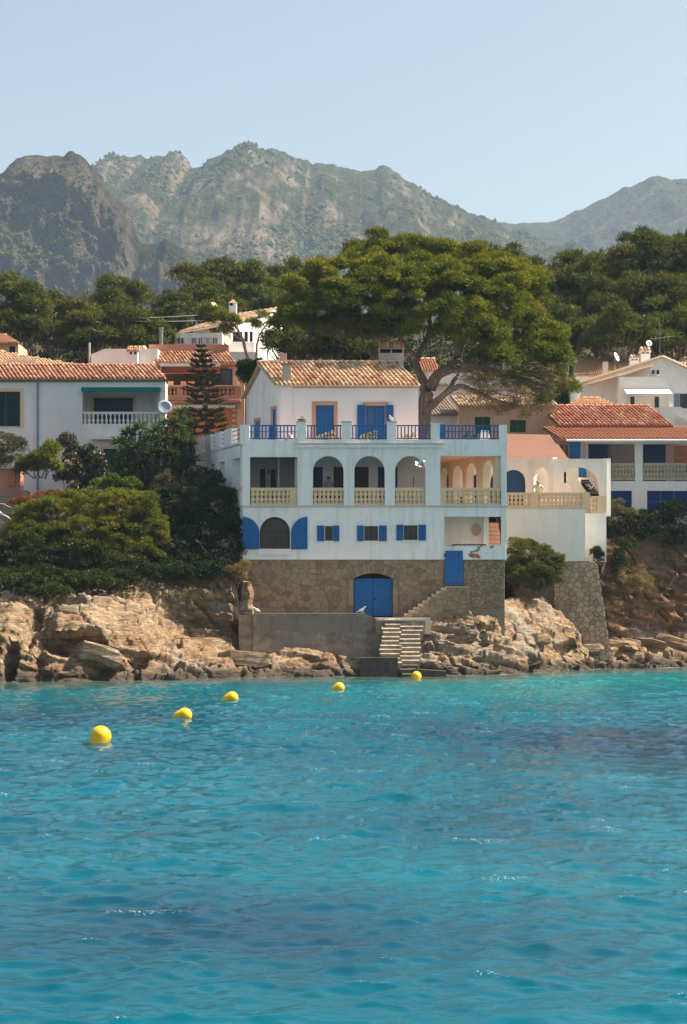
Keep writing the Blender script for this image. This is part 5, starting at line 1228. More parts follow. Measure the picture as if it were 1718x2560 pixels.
# ================================================================== SALMON HOUSE
def salmon_house():
    Y0 = 24.0; X_ = lambda px, Y=Y0: PX(px, Y); Z_ = lambda py, Y=Y0: PZ(py, Y)
    h = thing('salmon_house', 'salmon house with tiled porch roof, glazed veranda and dark balusters behind the spired conifer', 'house', (X_(480), Y0, 11))
    MB().wall([rect(X_(396), X_(598), Z_(963), Z_(905)), rect(X_(404), X_(582), Z_(962), Z_(917))], Vector((0, Y0 + .05, 0)), EU, EY, .4).build('veranda_frame', M['salmon'], h)
    MB().box(X_(396), X_(600), Y0, Y0 + .5, Z_(1002), Z_(964)).build('balcony_parapet_back', M['dark'], h) if False else None
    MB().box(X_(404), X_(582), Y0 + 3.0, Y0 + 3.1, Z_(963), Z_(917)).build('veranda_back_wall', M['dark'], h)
    MB().box(X_(396), X_(600), Y0 + .46, Y0 + 6, Z_(970), Z_(964)).build('veranda_floor', M['frame'], h)
    for a, b in ((420, 434), (452, 467), (470, 486), (513, 528)):
        w = MB().box(PX(a, Y0 + 2.9), PX(b, Y0 + 2.9), Y0 + 2.85, Y0 + 2.95, Z_(963), Z_(941)).build('peach_curtain', M['peach'], h)  # plain peach curtain panels in the veranda
    window(h, X_(550), X_(581), Z_(961), Z_(919), Y0 + .3, M['brown'], M['glass'], .1, 0, 'veranda_window')
    for a, b in ((399, 404), (582, 596)): MB().box(X_(a), X_(b), Y0 - .1, Y0 + .04, Z_(963), Z_(917)).build('veranda_pillar', M['peach'], h)
    MB().box(X_(390), X_(600), Y0 - .3, Y0 + .3, Z_(917), Z_(906)).build('eave_beam', M['orange'], h)
    MB().box(X_(402), X_(552), Y0 - .6, Y0 - .31, Z_(918), Z_(911)).build('awning_roll', M['awnwhite'], h)
    # balcony
    y = Y0 - 1.0
    MB().box(PX(396, y), PX(600, y), y - .05, y + .25, PZ(966, y), PZ(963, y)).build('balcony_rail', M['peach'], h)
    MB().box(PX(396, y), PX(600, y), y, y + .2, PZ(1001, y), PZ(988, y)).build('balcony_skirt', M['salmon'], h)
    for a, b in ((442, 458), (495, 512), (586, 604)): MB().box(PX(a, y), PX(b, y), y + .002, y + .198, PZ(988, y), PZ(966, y)).build('balcony_pier', M['salmon'], h)
    for s0, s1 in ((400, 442), (458, 495), (512, 586)):
        n = int((s1 - s0) / 9.5)
        for i in range(n):
            hh = PZ(966, y) - PZ(988, y); piece(BALS, 'baluster', h, Matrix.Translation((PX(s0 + (s1 - s0) * (i + .5) / n, y), y + .1, PZ(988, y))) @ Matrix.Diagonal((hh * 1.2, hh * 1.2, hh, 1)))
    MB().box(PX(396, y), PX(600, y), y + .02, Y0 + .04, PZ(1004, y), PZ(1001.2, y)).build('balcony_slab', M['salmon'], h)
    A = P(398, 1003, y - .3); tile_roof(h, A, P(604, 1003, y - .3), Vector((-.1, .32, .1)), 26, 1, M['tilered2'], 'drip_tiles', ridge=False)
    # ground storey
    MB().box(X_(396), X_(602), Y0 - .4, Y0 - .02, Z_(1120), Z_(1005)).build('lower_wall', M['orange'], h)
    MB().box(X_(396), X_(602), Y0 - .47, Y0 - .41, Z_(1016), Z_(1005)).build('cream_band', M['peach'], h)
    MB().box(X_(436), X_(590), Y0 - .95, Y0 - .48, Z_(1023), Z_(1016)).build('awning_roll', M['awnwhite'], h)
    MB().box(X_(594), X_(612), Y0 - .5, Y0 + .05, Z_(1120), Z_(964)).build('corner_pilaster', M['peach'], h)
    for i in range(6):
        MB().box(X_(582), X_(592), Y0 - .45, Y0 - .405, Z_(1030 + 13 * i), Z_(1024 + 13 * i)).build('quoin', M['peach'], h)
    # roof
    A = P(392, 907, Y0 - .45); B = P(592, 908, Y0 - .45)
    tile_roof(h, A, B, P(372, 880, Y0 + 1.6) - A, 23, 5, M['tileorange'], 'porch_roof', ridge=False)
    MB().wall([rect(PX(372, Y0 + 1.7), PX(572, Y0 + 1.7), Z_(925), PZ(861, Y0 + 1.7))], Vector((0, Y0 + 1.7, 0)), EU, EY, .3).build('roof_parapet', M['salmon'], h)
    MB().wall([[(0, Z_(965)), (0, Z_(909)), (2.1, PZ(878, Y0 + 2)), (2.9, PZ(861, Y0 + 2)), (4, PZ(861, Y0 + 2)), (4, Z_(965))]], Vector((X_(393), Y0 - .35, 0)), EV, -EU, .2).build('gable_wall', M['peach'], h)
    MB().box(X_(360), X_(600), Y0 + 5.6, Y0 + 5.9, Z_(1100), Z_(905)).build('rear_wall', M['salmon'], h)
    # ridge piece to the right
    tile_roof(h, P(590, 915, Y0 + .5), P(735, 905, Y0 + .5), Vector((-.6, 2.2, .35)), 22, 4, M['tileorange'], 'side_roof', merge=True)
    MB().box(X_(604), X_(735), Y0 + .8, Y0 + 3, 10, Z_(916)).build('side_wing_wall', M['peach'], h)
    t = chimney(h, PX(700, 26), PX(716, 26), 25.7, 26.2, PZ(905, 26), PZ(884, 26), M['tan'], False)
    dish('yellowish satellite dish tilted on the parapet end of the salmon house', P(566, 853, Y0 + 1.6), .38, (.75, -.6, .45), M['dishyellow'], P(560, 866, Y0 + 1.8))
salmon_house()

# ================================================================== SMALLER HOUSES
def simple_house(name, label, loc): return thing(name, label, 'house', loc)
def others():
    # flat white block with little tiled chimney house
    Y0 = 24.0
    h = simple_house('flat_roofed_house', 'low flat white block with a small tiled chimney behind the red roof', (PX(290, Y0), Y0, 11))
    MB().wall([[(PX(228, Y0), 11), (PX(395, Y0), 11), (PX(395, Y0), PZ(872, Y0)), (PX(262, Y0), PZ(872, Y0)), (PX(228, Y0), PZ(886, Y0))]], Vector((0, Y0, 0)), EU, EY, 4).build('wall', M['warmwhite'], h)
    c = MB().box(PX(320, 23.3), PX(345, 23.3), 23.0, 23.7, PZ(915, 23.3), PZ(876, 23.3)).build('chimney', M['pinkwhite'], h)
    for a in (325, 336): MB().box(PX(a, 23), PX(a + 5, 23), 22.985, 23.0, PZ(886, 23), PZ(878, 23)).build('flue', M['dark'], c)
    tile_roof(h, P(316, 876, 22.85), P(349, 876, 22.85), Vector((0, .7, .28)), 6, 2, M['tileorange'], 'chimney_roof')
    # roof far left with pale tiles, and the orange house behind it
    h = simple_house('pale_roof_house', 'house showing only a long pale tiled roof above the left eaves', (PX(90, 20), 20, 11))
    tile_roof(h, P(-60, 915, 19.5), P(205, 914, 19.5), P(-90, 880, 24) - P(-60, 915, 19.5), 34, 7, M['tile'], 'roof', merge=True, clipR=.62)
    MB().box(PX(-60, 20), PX(195, 20), 19.8, 24, 9, PZ(917, 20)).build('wall', M['peach'], h)
    g = MB().box(PX(18, 19.8), PX(95, 19.8), 19.25, 19.4, PZ(906, 19.4), PZ(899, 19.4)); g.build('folded_awning', M['awnwhite'], h)
    h = simple_house('orange_house', 'orange rendered house corner with tiled eaves at the wood edge', (PX(10, 30), 30, 14))
    MB().box(PX(-120, 30), PX(46, 30), 30, 34, 12, PZ(858, 30)).build('wall', M['peach'], h)
    MB().box(PX(24, 30) , PX(38, 30), 29.98, 29.999, PZ(882, 30), PZ(866, 30)).build('window', M['dark'], h)
    tile_roof(h, P(-120, 858, 29.6), P(50, 858, 29.6), P(-150, 838, 33) - P(-120, 858, 29.6), 22, 5, M['tileorange'], 'roof', merge=True)
    # hill house
    h = simple_house('hill_house', 'white house among the pines with pale tiled roof, tall chimney and glazed porch', (PX(570, 46), 46, 20))
    A, B = P(446, 830, 43.6), P(578, 809, 43.6); Up = P(692, 771, 50) - B
    tile_roof(h, A, B, Up, 26, 14, M['tilepale'], 'roof', merge=True)
    MB().box(PX(452, 44.2), PX(600, 44.2), 44.2, 50, 17, PZ(836, 44.2)).build('wall', M['warmwhite'], h)
    e = Up.copy(); e.z = 0; L = e.length; e.normalize(); zb0 = PZ(809, 43.6)
    MB().wall([[(0, 17), (L + 1, 17), (L + 1, zb0 + Up.z - .1), (L, zb0 + Up.z - .1), (0, zb0 - .1)]], Vector((B.x, 44, 0)), e, Vector((-e.y, e.x, 0)), .3).build('gable_wall', M['white'], h)
    pc = MB().box(PX(437, 42), PX(556, 42), 42, 44, 17, PZ(832, 42)).build('porch', M['warmwhite'], h)
    for a, b in ((442, 462), (478, 492), (495, 508), (515, 526), (530, 545)): window(h, PX(a, 42), PX(b, 42), PZ(862, 42), PZ(843, 42), 42, M['awnwhite'], M['glass'], .08, 1, 'porch_window', depth=-.07)
    for a, b in ((583, 606), (611, 620), (624, 632)): MB().box(PX(a, 43.8), PX(b, 43.8), 43.75, 43.9, PZ(854, 43.8), PZ(829, 43.8)).build('window', M['dark'], h)
    MB().box(PX(574, 43.5), PX(636, 43.5), 43.2, 43.95, PZ(880, 43.5), PZ(856, 43.5)).build('balcony_wall', M['greywhite'], h)
    MB().box(PX(574, 40), PX(640, 40), 40, 43, 17, PZ(880, 40)).build('garden_wall', M['warmwhite'], h)
    c = MB().box(PX(573, 45), PX(592, 45), 44.6, 45.4, PZ(815, 45), PZ(756, 45)).build('chimney', M['white'], h)
    MB().pts([P(571, 757, 44.5), P(594, 757, 44.5), P(594, 757, 45.5), P(571, 757, 45.5), P(583, 748, 45)], [(0, 1, 4), (1, 2, 4), (2, 3, 4), (3, 0, 4), (3, 2, 1, 0)]).build('chimney_roof', M['tilered'], c)
    MB().box(PX(575, 45), PX(583, 45), 44.58, 44.6, PZ(766, 45), PZ(759, 45)).build('flue', M['dark'], c)
    dish('yellow satellite dish on a pole above the glazed porch', P(535, 768, 43), .4, (.7, -.6, .4), M['dishyellow'], P(538, 800, 43.2))
    # peach house with green shutters
    Y0 = 21.5
    h = simple_house('peach_house', 'peach house with two green shutters under the big pine', (PX(1230, Y0), Y0, 11))
    MB().wall([rect(PX(1147, Y0), PX(1392, Y0), 10, PZ(1012, Y0)), rect(PX(1187, Y0), PX(1226, Y0), PZ(1085, Y0), PZ(1042, Y0)), rect(PX(1275, Y0), PX(1315, Y0), PZ(1081, Y0), PZ(1050, Y0))], Vector((0, Y0, 0)), EU, EY, .3).build('wall', M['peach'], h)
    MB().box(PX(1147, Y0), PX(1392, Y0), Y0 + 3.5, Y0 + 3.8, 10, PZ(1000, Y0)).build('rear_wall', M['peach'], h)
    for a, b, t, bt in ((1187, 1226, 1042, 1085), (1275, 1315, 1050, 1081)):
        m = (a + b) / 2; shutter(h, PX(a, Y0) + .01, PX(m, Y0) - .005, PZ(bt, Y0), PZ(t, Y0), Y0 + .06, M['green']); shutter(h, PX(m, Y0) + .005, PX(b, Y0) - .01, PZ(bt, Y0), PZ(t, Y0), Y0 + .06, M['green'])
    A = P(1143, 1012, Y0 - .4); tile_roof(h, A, P(1395, 1012, Y0 - .4), P(1126, 992, Y0 + 2) - A, 30, 5, M['tile'], 'roof', merge=True)
    # white house with grey tiles
    Y0 = 23.0
    h = simple_house('grey_tiled_house', 'small white house with grey brown tiles behind the pine trunk', (PX(1110, Y0), Y0, 11))
    MB().box(PX(1060, Y0), PX(1144, Y0), Y0, Y0 + 3, 10, PZ(1038, Y0)).build('wall', M['white'], h)
    A = P(1052, 1036, Y0 - .3); tile_roof(h, A, P(1152, 1037, Y0 - .3), P(1020, 996, Y0 + 3) - A, 12, 8, M['tilegrey'], 'roof', merge=True)
    # gabled white house behind
    Y0 = 29.0
    h = simple_house('gabled_white_house', 'white gabled house mostly hidden by the pine limbs', (PX(1160, Y0), Y0, 13))
    MB().wall([[(PX(1060, Y0), 12), (PX(1330, Y0), 12), (PX(1330, Y0), PZ(985, Y0)), (PX(1235, Y0), PZ(948, Y0)), (PX(1150, Y0), PZ(920, Y0)), (PX(1060, Y0), PZ(960, Y0))]], Vector((0, Y0, 0)), EU, EY, 4).build('wall', M['warmwhite'], h)
    A = P(1040, 962, Y0 - .4); tile_roof(h, A, P(1120, 962, Y0 - .4), P(1030, 940, Y0 + 3) - A, 10, 6, M['tilepale'], 'roof', merge=True)
    for a, b in ((P(1150, 916, Y0 - .1), P(1240, 946, Y0 - .1)), (P(1240, 946, Y0 - .1), P(1335, 984, Y0 - .1))):
        MB().tube([a, b], .1, 6).build('verge_tiles', M['tilepale'], h)
    h = simple_house('red_roof_shed', 'small building showing only a red tiled roof beside the trunk', (PX(1070, 30), 30, 14))
    A = P(1040, 926, 29); tile_roof(h, A, P(1098, 926, 29), P(1030, 898, 32) - A, 9, 6, M['tilered2'], 'roof', merge=True); MB().box(PX(1042, 29.5), PX(1096, 29.5), 29.5, 32, 13, PZ(928, 29.5)).build('wall', M['warmwhite'], h)
    # white house right with awning
    Y0 = 30.0; X_ = lambda px, Y=Y0: PX(px, Y); Z_ = lambda py, Y=Y0: PZ(py, Y)
    h = simple_house('awning_house', 'white gabled house with white awning above a recessed balcony and rooftop chimneys', (X_(1600), Y0, 14))
    MB().wall([[(X_(1450), 12), (X_(1860), 12), (X_(1860), Z_(985)), (X_(1657), Z_(895)), (X_(1455), Z_(957)), (X_(1450), Z_(960))], rect(X_(1700), X_(1728), Z_(1021), Z_(984))], Vector((0, Y0, 0)), EU, EY, 6).build('front_wall', M['warmwhite'], h)
    yb = Y0 - 1.6
    MB().wall([rect(PX(1549, yb), PX(1683, yb), 12, PZ(942, yb)), rect(PX(1560, yb), PX(1672, yb), PZ(1022, yb), PZ(971, yb))], Vector((0, yb, 0)), EU, EY, .3).build('balcony_front', M['warmwhite'], h)
    MB().box(PX(1549, yb), PX(1560, yb) - .0, yb + .31, Y0 - .001, 12, PZ(942, yb)).build('balcony_side', M['warmwhite'], h)
    MB().box(PX(1560, yb), PX(1672, yb), Y0 - .2, Y0 - .1, PZ(1022, yb), PZ(971, yb)).build('balcony_back', M['greywhite'], h)
    for a, b in ((1575, 1585), (1636, 1646)): MB().box(X_(a), X_(b), Y0 - .26, Y0 - .21, Z_(1020), Z_(993)).build('balcony_door', M['darkgreen'], h)
    aw = MB(); aw.pts([P(1559, 972, yb - .03), P(1672, 972, yb - .03), P(1682, 984, yb - 1.2), P(1567, 984, yb - 1.2), P(1559, 973.5, yb - .03), P(1672, 973.5, yb - .03), P(1682, 985.5, yb - 1.2), P(1567, 985.5, yb - 1.2)], [(0, 1, 2, 3), (7, 6, 5, 4), (0, 4, 5, 1), (1, 5, 6, 2), (2, 6, 7, 3), (3, 7, 4, 0)]); aw.build('awning', M['awnwhite'], h)
    MB().tube([P(1567, 985, yb - 1.2), P(1561, 1004, yb - .02)], .03, 6).build('awning_arm', M['dishwhite'], h)
    shutter(h, X_(1685), X_(1699), Z_(1021), Z_(984), Y0 - .06, M['greyblue']); window(h, X_(1700), X_(1728), Z_(1021), Z_(984), Y0, M['brown'], M['glass'], .08, 1)
    for a, b in ((P(1452, 957, Y0 - .15), P(1657, 892, Y0 - .15)), (P(1657, 892, Y0 - .15), P(1860, 982, Y0 - .15))):
        d_ = b - a; n_ = 22; vt = MB()
        for i in range(n_): vt.tube([a + d_ * (i / n_), a + d_ * ((i + 1.08) / n_) + EZ * .03], [.13, .11], 6)
        vt.build('verge_tiles', M['tilepale'], h)
    a, b = P(1470, 962, Y0 - 1.2), P(1632, 915, Y0 - 1.2); d_ = b - a; vt = MB()
    for i in range(20): vt.tube([a + d_ * (i / 20), a + d_ * ((i + 1.08) / 20) + EZ * .03], [.13, .11], 6)
    vt.build('lean_to_verge', M['tilepale'], h)
    MB().pts([P(1470, 964, Y0 - 1.3), P(1632, 918, Y0 - 1.3), P(1632, 912, Y0 + .3), P(1470, 958, Y0 + .3)], [(0, 1, 2, 3)]).build('lean_to_roof', M['tile'], h)
    for i, px_ in enumerate((1628, 1640)):
        ac = MB().box(PX(px_, yb), PX(px_ + 11, yb), yb + .1, yb + .6, PZ(938, yb), PZ(921 - 3 * i, yb)).build('air_conditioner', M['greywhite'], h)
        MB().box(PX(px_ + 2, yb), PX(px_ + 9, yb), yb + .085, yb + .099, PZ(935, yb), PZ(925, yb)).build('grille', M['iron'], ac)
    chimney(h, X_(1602, 33), X_(1626, 33), 33, 33.8, PZ(925, 33), PZ(884, 33), M['warmwhite'], True, M['tilepale'])
    chimney(h, X_(1577, 33), X_(1597, 33), 33, 33.6, PZ(920, 33), PZ(901, 33), M['greywhite'], True, M['tilepale'])
    for i in range(7): MB().tube([P(1690 + 5 * i, 1062 + 2 * i, Y0 - 2), P(1690 + 5 * i, 1032 + 2 * i, Y0 - 2)], .03, 5).build('stair_baluster', M['dishwhite'], h)
    MB().wall([[(X_(1640), 12), (X_(1760), 12), (X_(1760), Z_(1062)), (X_(1690), Z_(1024)), (X_(1640), Z_(1024))]], Vector((0, Y0 - 1.9, 0)), EU, EY, .2).build('stair_wall', M['warmwhite'], h)
    # roof behind
    h = simple_house('brown_roof_house', 'house with wide weathered brown tile roof behind the awning house', (PX(1500, 38), 38, 16))
    A = P(1436, 938, 36); tile_roof(h, A, P(1640, 938, 36), P(1424, 899, 41) - A, 34, 10, M['tile'], 'roof', merge=True)
    MB().box(PX(1440, 36.4), PX(1640, 36.4), 36.4, 41, 14, PZ(940, 36.4)).build('wall', M['warmwhite'], h)
    MB().box(PX(1507, 35), PX(1520, 35), 34.8, 35.3, PZ(960, 35), PZ(905, 35)).build('chimney', M['tan'], h)
    h = simple_house('far_right_house', 'tiled roof corner rising behind the gable of the awning house', (PX(1715, 42), 42, 16))
    A = P(1690, 912, 41); tile_roof(h, A, P(1800, 912, 41), P(1700, 896, 44) - A, 14, 5, M['tilepale'], 'roof', merge=True); MB().box(PX(1700, 41.5), PX(1790, 41.5), 41.5, 44, 16, PZ(914, 41.5)).build('wall', M['warmwhite'], h)
    h = simple_house('hipped_roof_house', 'small tiled roof tip above the ridge of the loggia house', (PX(1490, 26), 26, 13))
    A = P(1420, 1012, 25); tile_roof(h, A, P(1535, 1012, 25), P(1440, 996, 28) - A, 16, 4, M['tile'], 'roof', merge=True, clipR=.5, clipL=.1); MB().box(PX(1425, 25.4), PX(1530, 25.4), 25.4, 28, 12, PZ(1014, 25.4)).build('wall', M['warmwhite'], h)
    dish('white oval satellite dish on a post beside the brown chimney', P(1540, 893, 34.5), .36, (.85, -.5, .35), M['dishwhite'], P(1538, 925, 34.6))
    dish('round white satellite dish on top of the white rooftop chimney', P(1622, 859, 33.3), .24, (.2, -1, .3), M['dishwhite'], P(1622, 874, 33.4))
    # antennas
    for lb, px_, t, bt, Y in (('tall thin television aerial rising beside the gable peak', 1650, 800, 915, 30.8), ('small television aerial behind the white oval dish', 1548, 868, 900, 34.9)):
        a = thing('aerial', lb, 'aerial', P(px_, bt, Y)); MB().tube([P(px_, bt, Y), P(px_, t if px_ > 1600 else 868, Y)], .022, 5).build('mast', M['metal'], a)
        z = 846 if px_ > 1600 else 872
        MB().tube([P(px_ - 26, z + 2, Y), P(px_ + 36, z - 6, Y)] if px_ > 1600 else [P(px_ - 10, z + 2, Y), P(px_ + 22, z - 3, Y)], .015, 5).build('boom', M['metal'], a)
        for i in range(5): x_ = px_ - 22 + 11 * i if px_ > 1600 else px_ - 8 + 6 * i; MB().tube([P(x_, z - 6, Y - .25), P(x_, z + 5, Y + .25)], .01, 4).build('element', M['metal'], a)
    # poles
    for lb, px_, t, bt, Y, r in (('pale wooden utility pole between the left roofs', 224, 857, 935, 24, .07), ('grey flue pipe rising before the dark pines', 403, 823, 880, 30, .14), ('slender white lamp pole below the leaning pine branch', 670, 848, 900, 36, .05)):
        p_ = thing('pole', lb, 'pole', P(px_, bt, Y)); MB().tube([P(px_, bt, Y), P(px_, t, Y)], r, 8).build('shaft', M['deadwood'] if r < .1 else M['metal'], p_)
        if r > .1: MB().tube([P(px_, t, Y), P(px_, t, Y) + EZ * .12], r * 1.3, 8).build('cowl', M['metal'], p_)
    for i, (a, b) in enumerate((((338, 795), (520, 786)), ((338, 803), (515, 801)))):
        q = [P(a[0] + (b[0] - a[0]) * t, a[1] + (b[1] - a[1]) * t + 5 * t * (1 - t), 40 + 3 * t) for t in [j / 10 for j in range(11)]]
        tag(MB().tube(q, .016, 5).build('power_cable', M['metal']), ('upper' if i == 0 else 'lower') + ' of two power cables strung across the dark pines to the hill house', 'cable', 'cables strung to the hill house')
M['tilepale'] = random_ramp('pale_roof_tile', [(0, (.42, .24, .15)), (.4, (.55, .38, .26)), (1, (.66, .52, .38))], .92, .3, (.15, .09, .06))
M['tilegrey'] = random_ramp('grey_roof_tile', [(0, (.16, .13, .12)), (.5, (.25, .2, .18)), (1, (.45, .36, .27))], .92, .4, (.06, .05, .05))
others()

# ================================================================== VEGETATION
def _norm(a): return a / (np.linalg.norm(a, axis=-1, keepdims=True) + 1e-9)
def leaf_arrays(C, Dv, L, Wd, rg, kite=False, droop=0.0, Nv=None):
    n = len(C); Dv = _norm(Dv); r = _norm(rg.normal(size=(n, 3))) if Nv is None else _norm(Nv); side = _norm(np.cross(Dv, r)); L = L * rg.uniform(.6, 1.25, (n, 1)); w = Wd * rg.uniform(.7, 1.3, (n, 1)) * .5
    if kite:
        m = C + Dv * L * .45; t = C + Dv * L; t[:, 2] -= droop * L[:, 0]
        V = np.stack([C, m + side * w, t, m - side * w], 1).reshape(-1, 3); Fc = np.arange(n * 4).reshape(n, 4)
    else:
        V = np.stack([C + side * w, C - side * w, C + Dv * L], 1).reshape(-1, 3); Fc = np.arange(n * 3).reshape(n, 3)
    return V, Fc
def puff_points(puffs, n, rg, up=.5, flat=.75, spread=.5, fill=.55):
    """leaf origins, growing directions and leaf normals: leaves shingle over each tuft, tips turned out and up"""
    C, Dv, Nv = [], [], []
    for p, r in puffs:
        d = _norm(rg.normal(size=(n, 3))); d[:, 2] = np.where(d[:, 2] < -.35, -d[:, 2], d[:, 2])
        rr = r * (fill + (1 - fill) * rg.random((n, 1))) * .82
        C.append(np.array(p) + d * rr * np.array([1, 1, flat])); q = _norm(np.cross(d, rg.normal(size=(n, 3)))) * .8 + d * .6 + rg.normal(0, spread * .5, (n, 3)); q[:, 2] += up * .7; Dv.append(q)
        m = d + rg.normal(0, .38, (n, 3)); m[:, 2] += .25; Nv.append(m)
    return np.vstack(C), np.vstack(Dv), np.vstack(Nv)
def lobes_to_puffs(lobes, rg, pr, dens, low=-.45):
    """lobes: (centre, rx, ry(depth), rz) -> puffs over the shell"""
    out = []
    for c, rx, ry, rz in lobes:
        area = 4 * math.pi * ((rx * ry) ** 1.6 / 3 + (rx * rz) ** 1.6 / 3 + (ry * rz) ** 1.6 / 3) ** (1 / 1.6)
        n = max(4, int(area / (pr * pr * 2.6) * dens))
        for _ in range(n):
            d = rg.normal(size=3); d /= np.linalg.norm(d)
            if d[2] < low: d[2] = -d[2]
            s = rg.uniform(.72, 1.02)
            out.append(((c[0] + d[0] * rx * s, c[1] + d[1] * ry * s, c[2] + d[2] * rz * s), pr * rg.uniform(.7, 1.25)))
    return out
def ragged(lobes, rg, k=3, lo=.32, hi=.52):
    """adds smaller lobes budding from each lobe for an uneven outline"""
    out = list(lobes)
    for c, rx, ry, rz in lobes:
        for _ in range(k):
            d = rg.normal(size=3); d /= np.linalg.norm(d); d[2] = abs(d[2]) if rg.random() < .75 else d[2]; f = rg.uniform(lo, hi); q = rg.uniform(.8, 1.1)
            out.append((Vector((c[0] + d[0] * rx * q, c[1] + d[1] * ry * q, c[2] + d[2] * rz * q)), rx * f, ry * f, rz * f))
    return out
def foliage(name, parent, mat, puffs, n, L, Wd, seed, kite=False, up=.5, flat=.75, spread=.5, kind=None, droop=0, fill=.55):
    rg = np.random.default_rng(seed); C, Dv, Nv = puff_points(puffs, n, rg, up, flat, spread, fill)
    V, Fc = leaf_arrays(C, Dv, L, Wd, rg, kite, droop, Nv)
    rn = np.clip(np.repeat(rg.random(len(puffs)), n) * .5 + rg.random(len(C)) * .5, 0, 1)
    o = np_mesh(name, V, Fc, mat, parent, False, {'rnd': ('FACE', rn)})
    if kind: o['kind'] = kind
    return o
def limb(b, pts, r0, r1, rg=None, n=8, wob=.0):
    """smoothed tapered branch through pts"""
    pts = [Vector(p) for p in pts]; q = []
    for i in range(len(pts) - 1):
        p0, p1, p2, p3 = pts[max(i - 1, 0)], pts[i], pts[i + 1], pts[min(i + 2, len(pts) - 1)]
        for k in range(5):
            t = k / 5; q.append(.5 * ((2 * p1) + (p2 - p0) * t + (2 * p0 - 5 * p1 + 4 * p2 - p3) * t * t + (3 * p1 - p0 - 3 * p2 + p3) * t ** 3))
    q.append(pts[-1])
    if rg is not None: q = [q[0]] + [p + Vector(rg.normal(0, wob, 3)) for p in q[1:]]
    m = len(q); b.tube(q, [r0 + (r1 - r0) * (i / (m - 1)) ** .8 for i in range(m)], n)
    return q
def pxlobe(px, py, Y, rx, ry, rd): return (P(px, py, Y), rx * sc(Y), rd, ry * sc(Y))

def tree(name, label, base, lobes, seed, mat, pr=.8, dens=1.0, n=150, L=.42, Wd=.11, trunk=.22, group=None, cat='pine tree', kite=False, low=-.45, up=.5, bark=None, twigs=0, dark=.0):
    rg = np.random.default_rng(seed); base = Vector(base); t = thing(name, label, cat, base, group)
    b = MB(); top = max(lobes, key=lambda l: l[0][2]); lo = sum((Vector(l[0]) for l in lobes), Vector()) / len(lobes)
    fork = base.lerp(lo, .55) + Vector((rg.normal(0, .3), 0, 0))
    limb(b, [base - EZ * .4, base.lerp(fork, .5) + Vector((rg.normal(0, .15), 0, 0)), fork], trunk, trunk * .7)
    for c, rx, ry, rz in lobes:
        c = Vector(c); mid = fork.lerp(c, .5) - EZ * .12 * (c - fork).length * .5; limb(b, [fork - EZ * .2, mid, c], trunk * .6, trunk * .15, rg, 6, .04)
        for _ in range(3):
            e = c + Vector((rg.uniform(-.8, .8) * rx, rg.uniform(-.8, .8) * ry, rg.uniform(-.2, .8) * rz)); limb(b, [mid, mid.lerp(e, .6) - EZ * .1, e], trunk * .22, trunk * .06, rg, 5, .05)
    b.build('trunk', bark or M['bark'], t, True, False)
    foliage('crown', t, mat, lobes_to_puffs(ragged(lobes, rg, 2), rg, pr, dens * .85, low), n, L, Wd, seed + 1, kite, up)
    return t

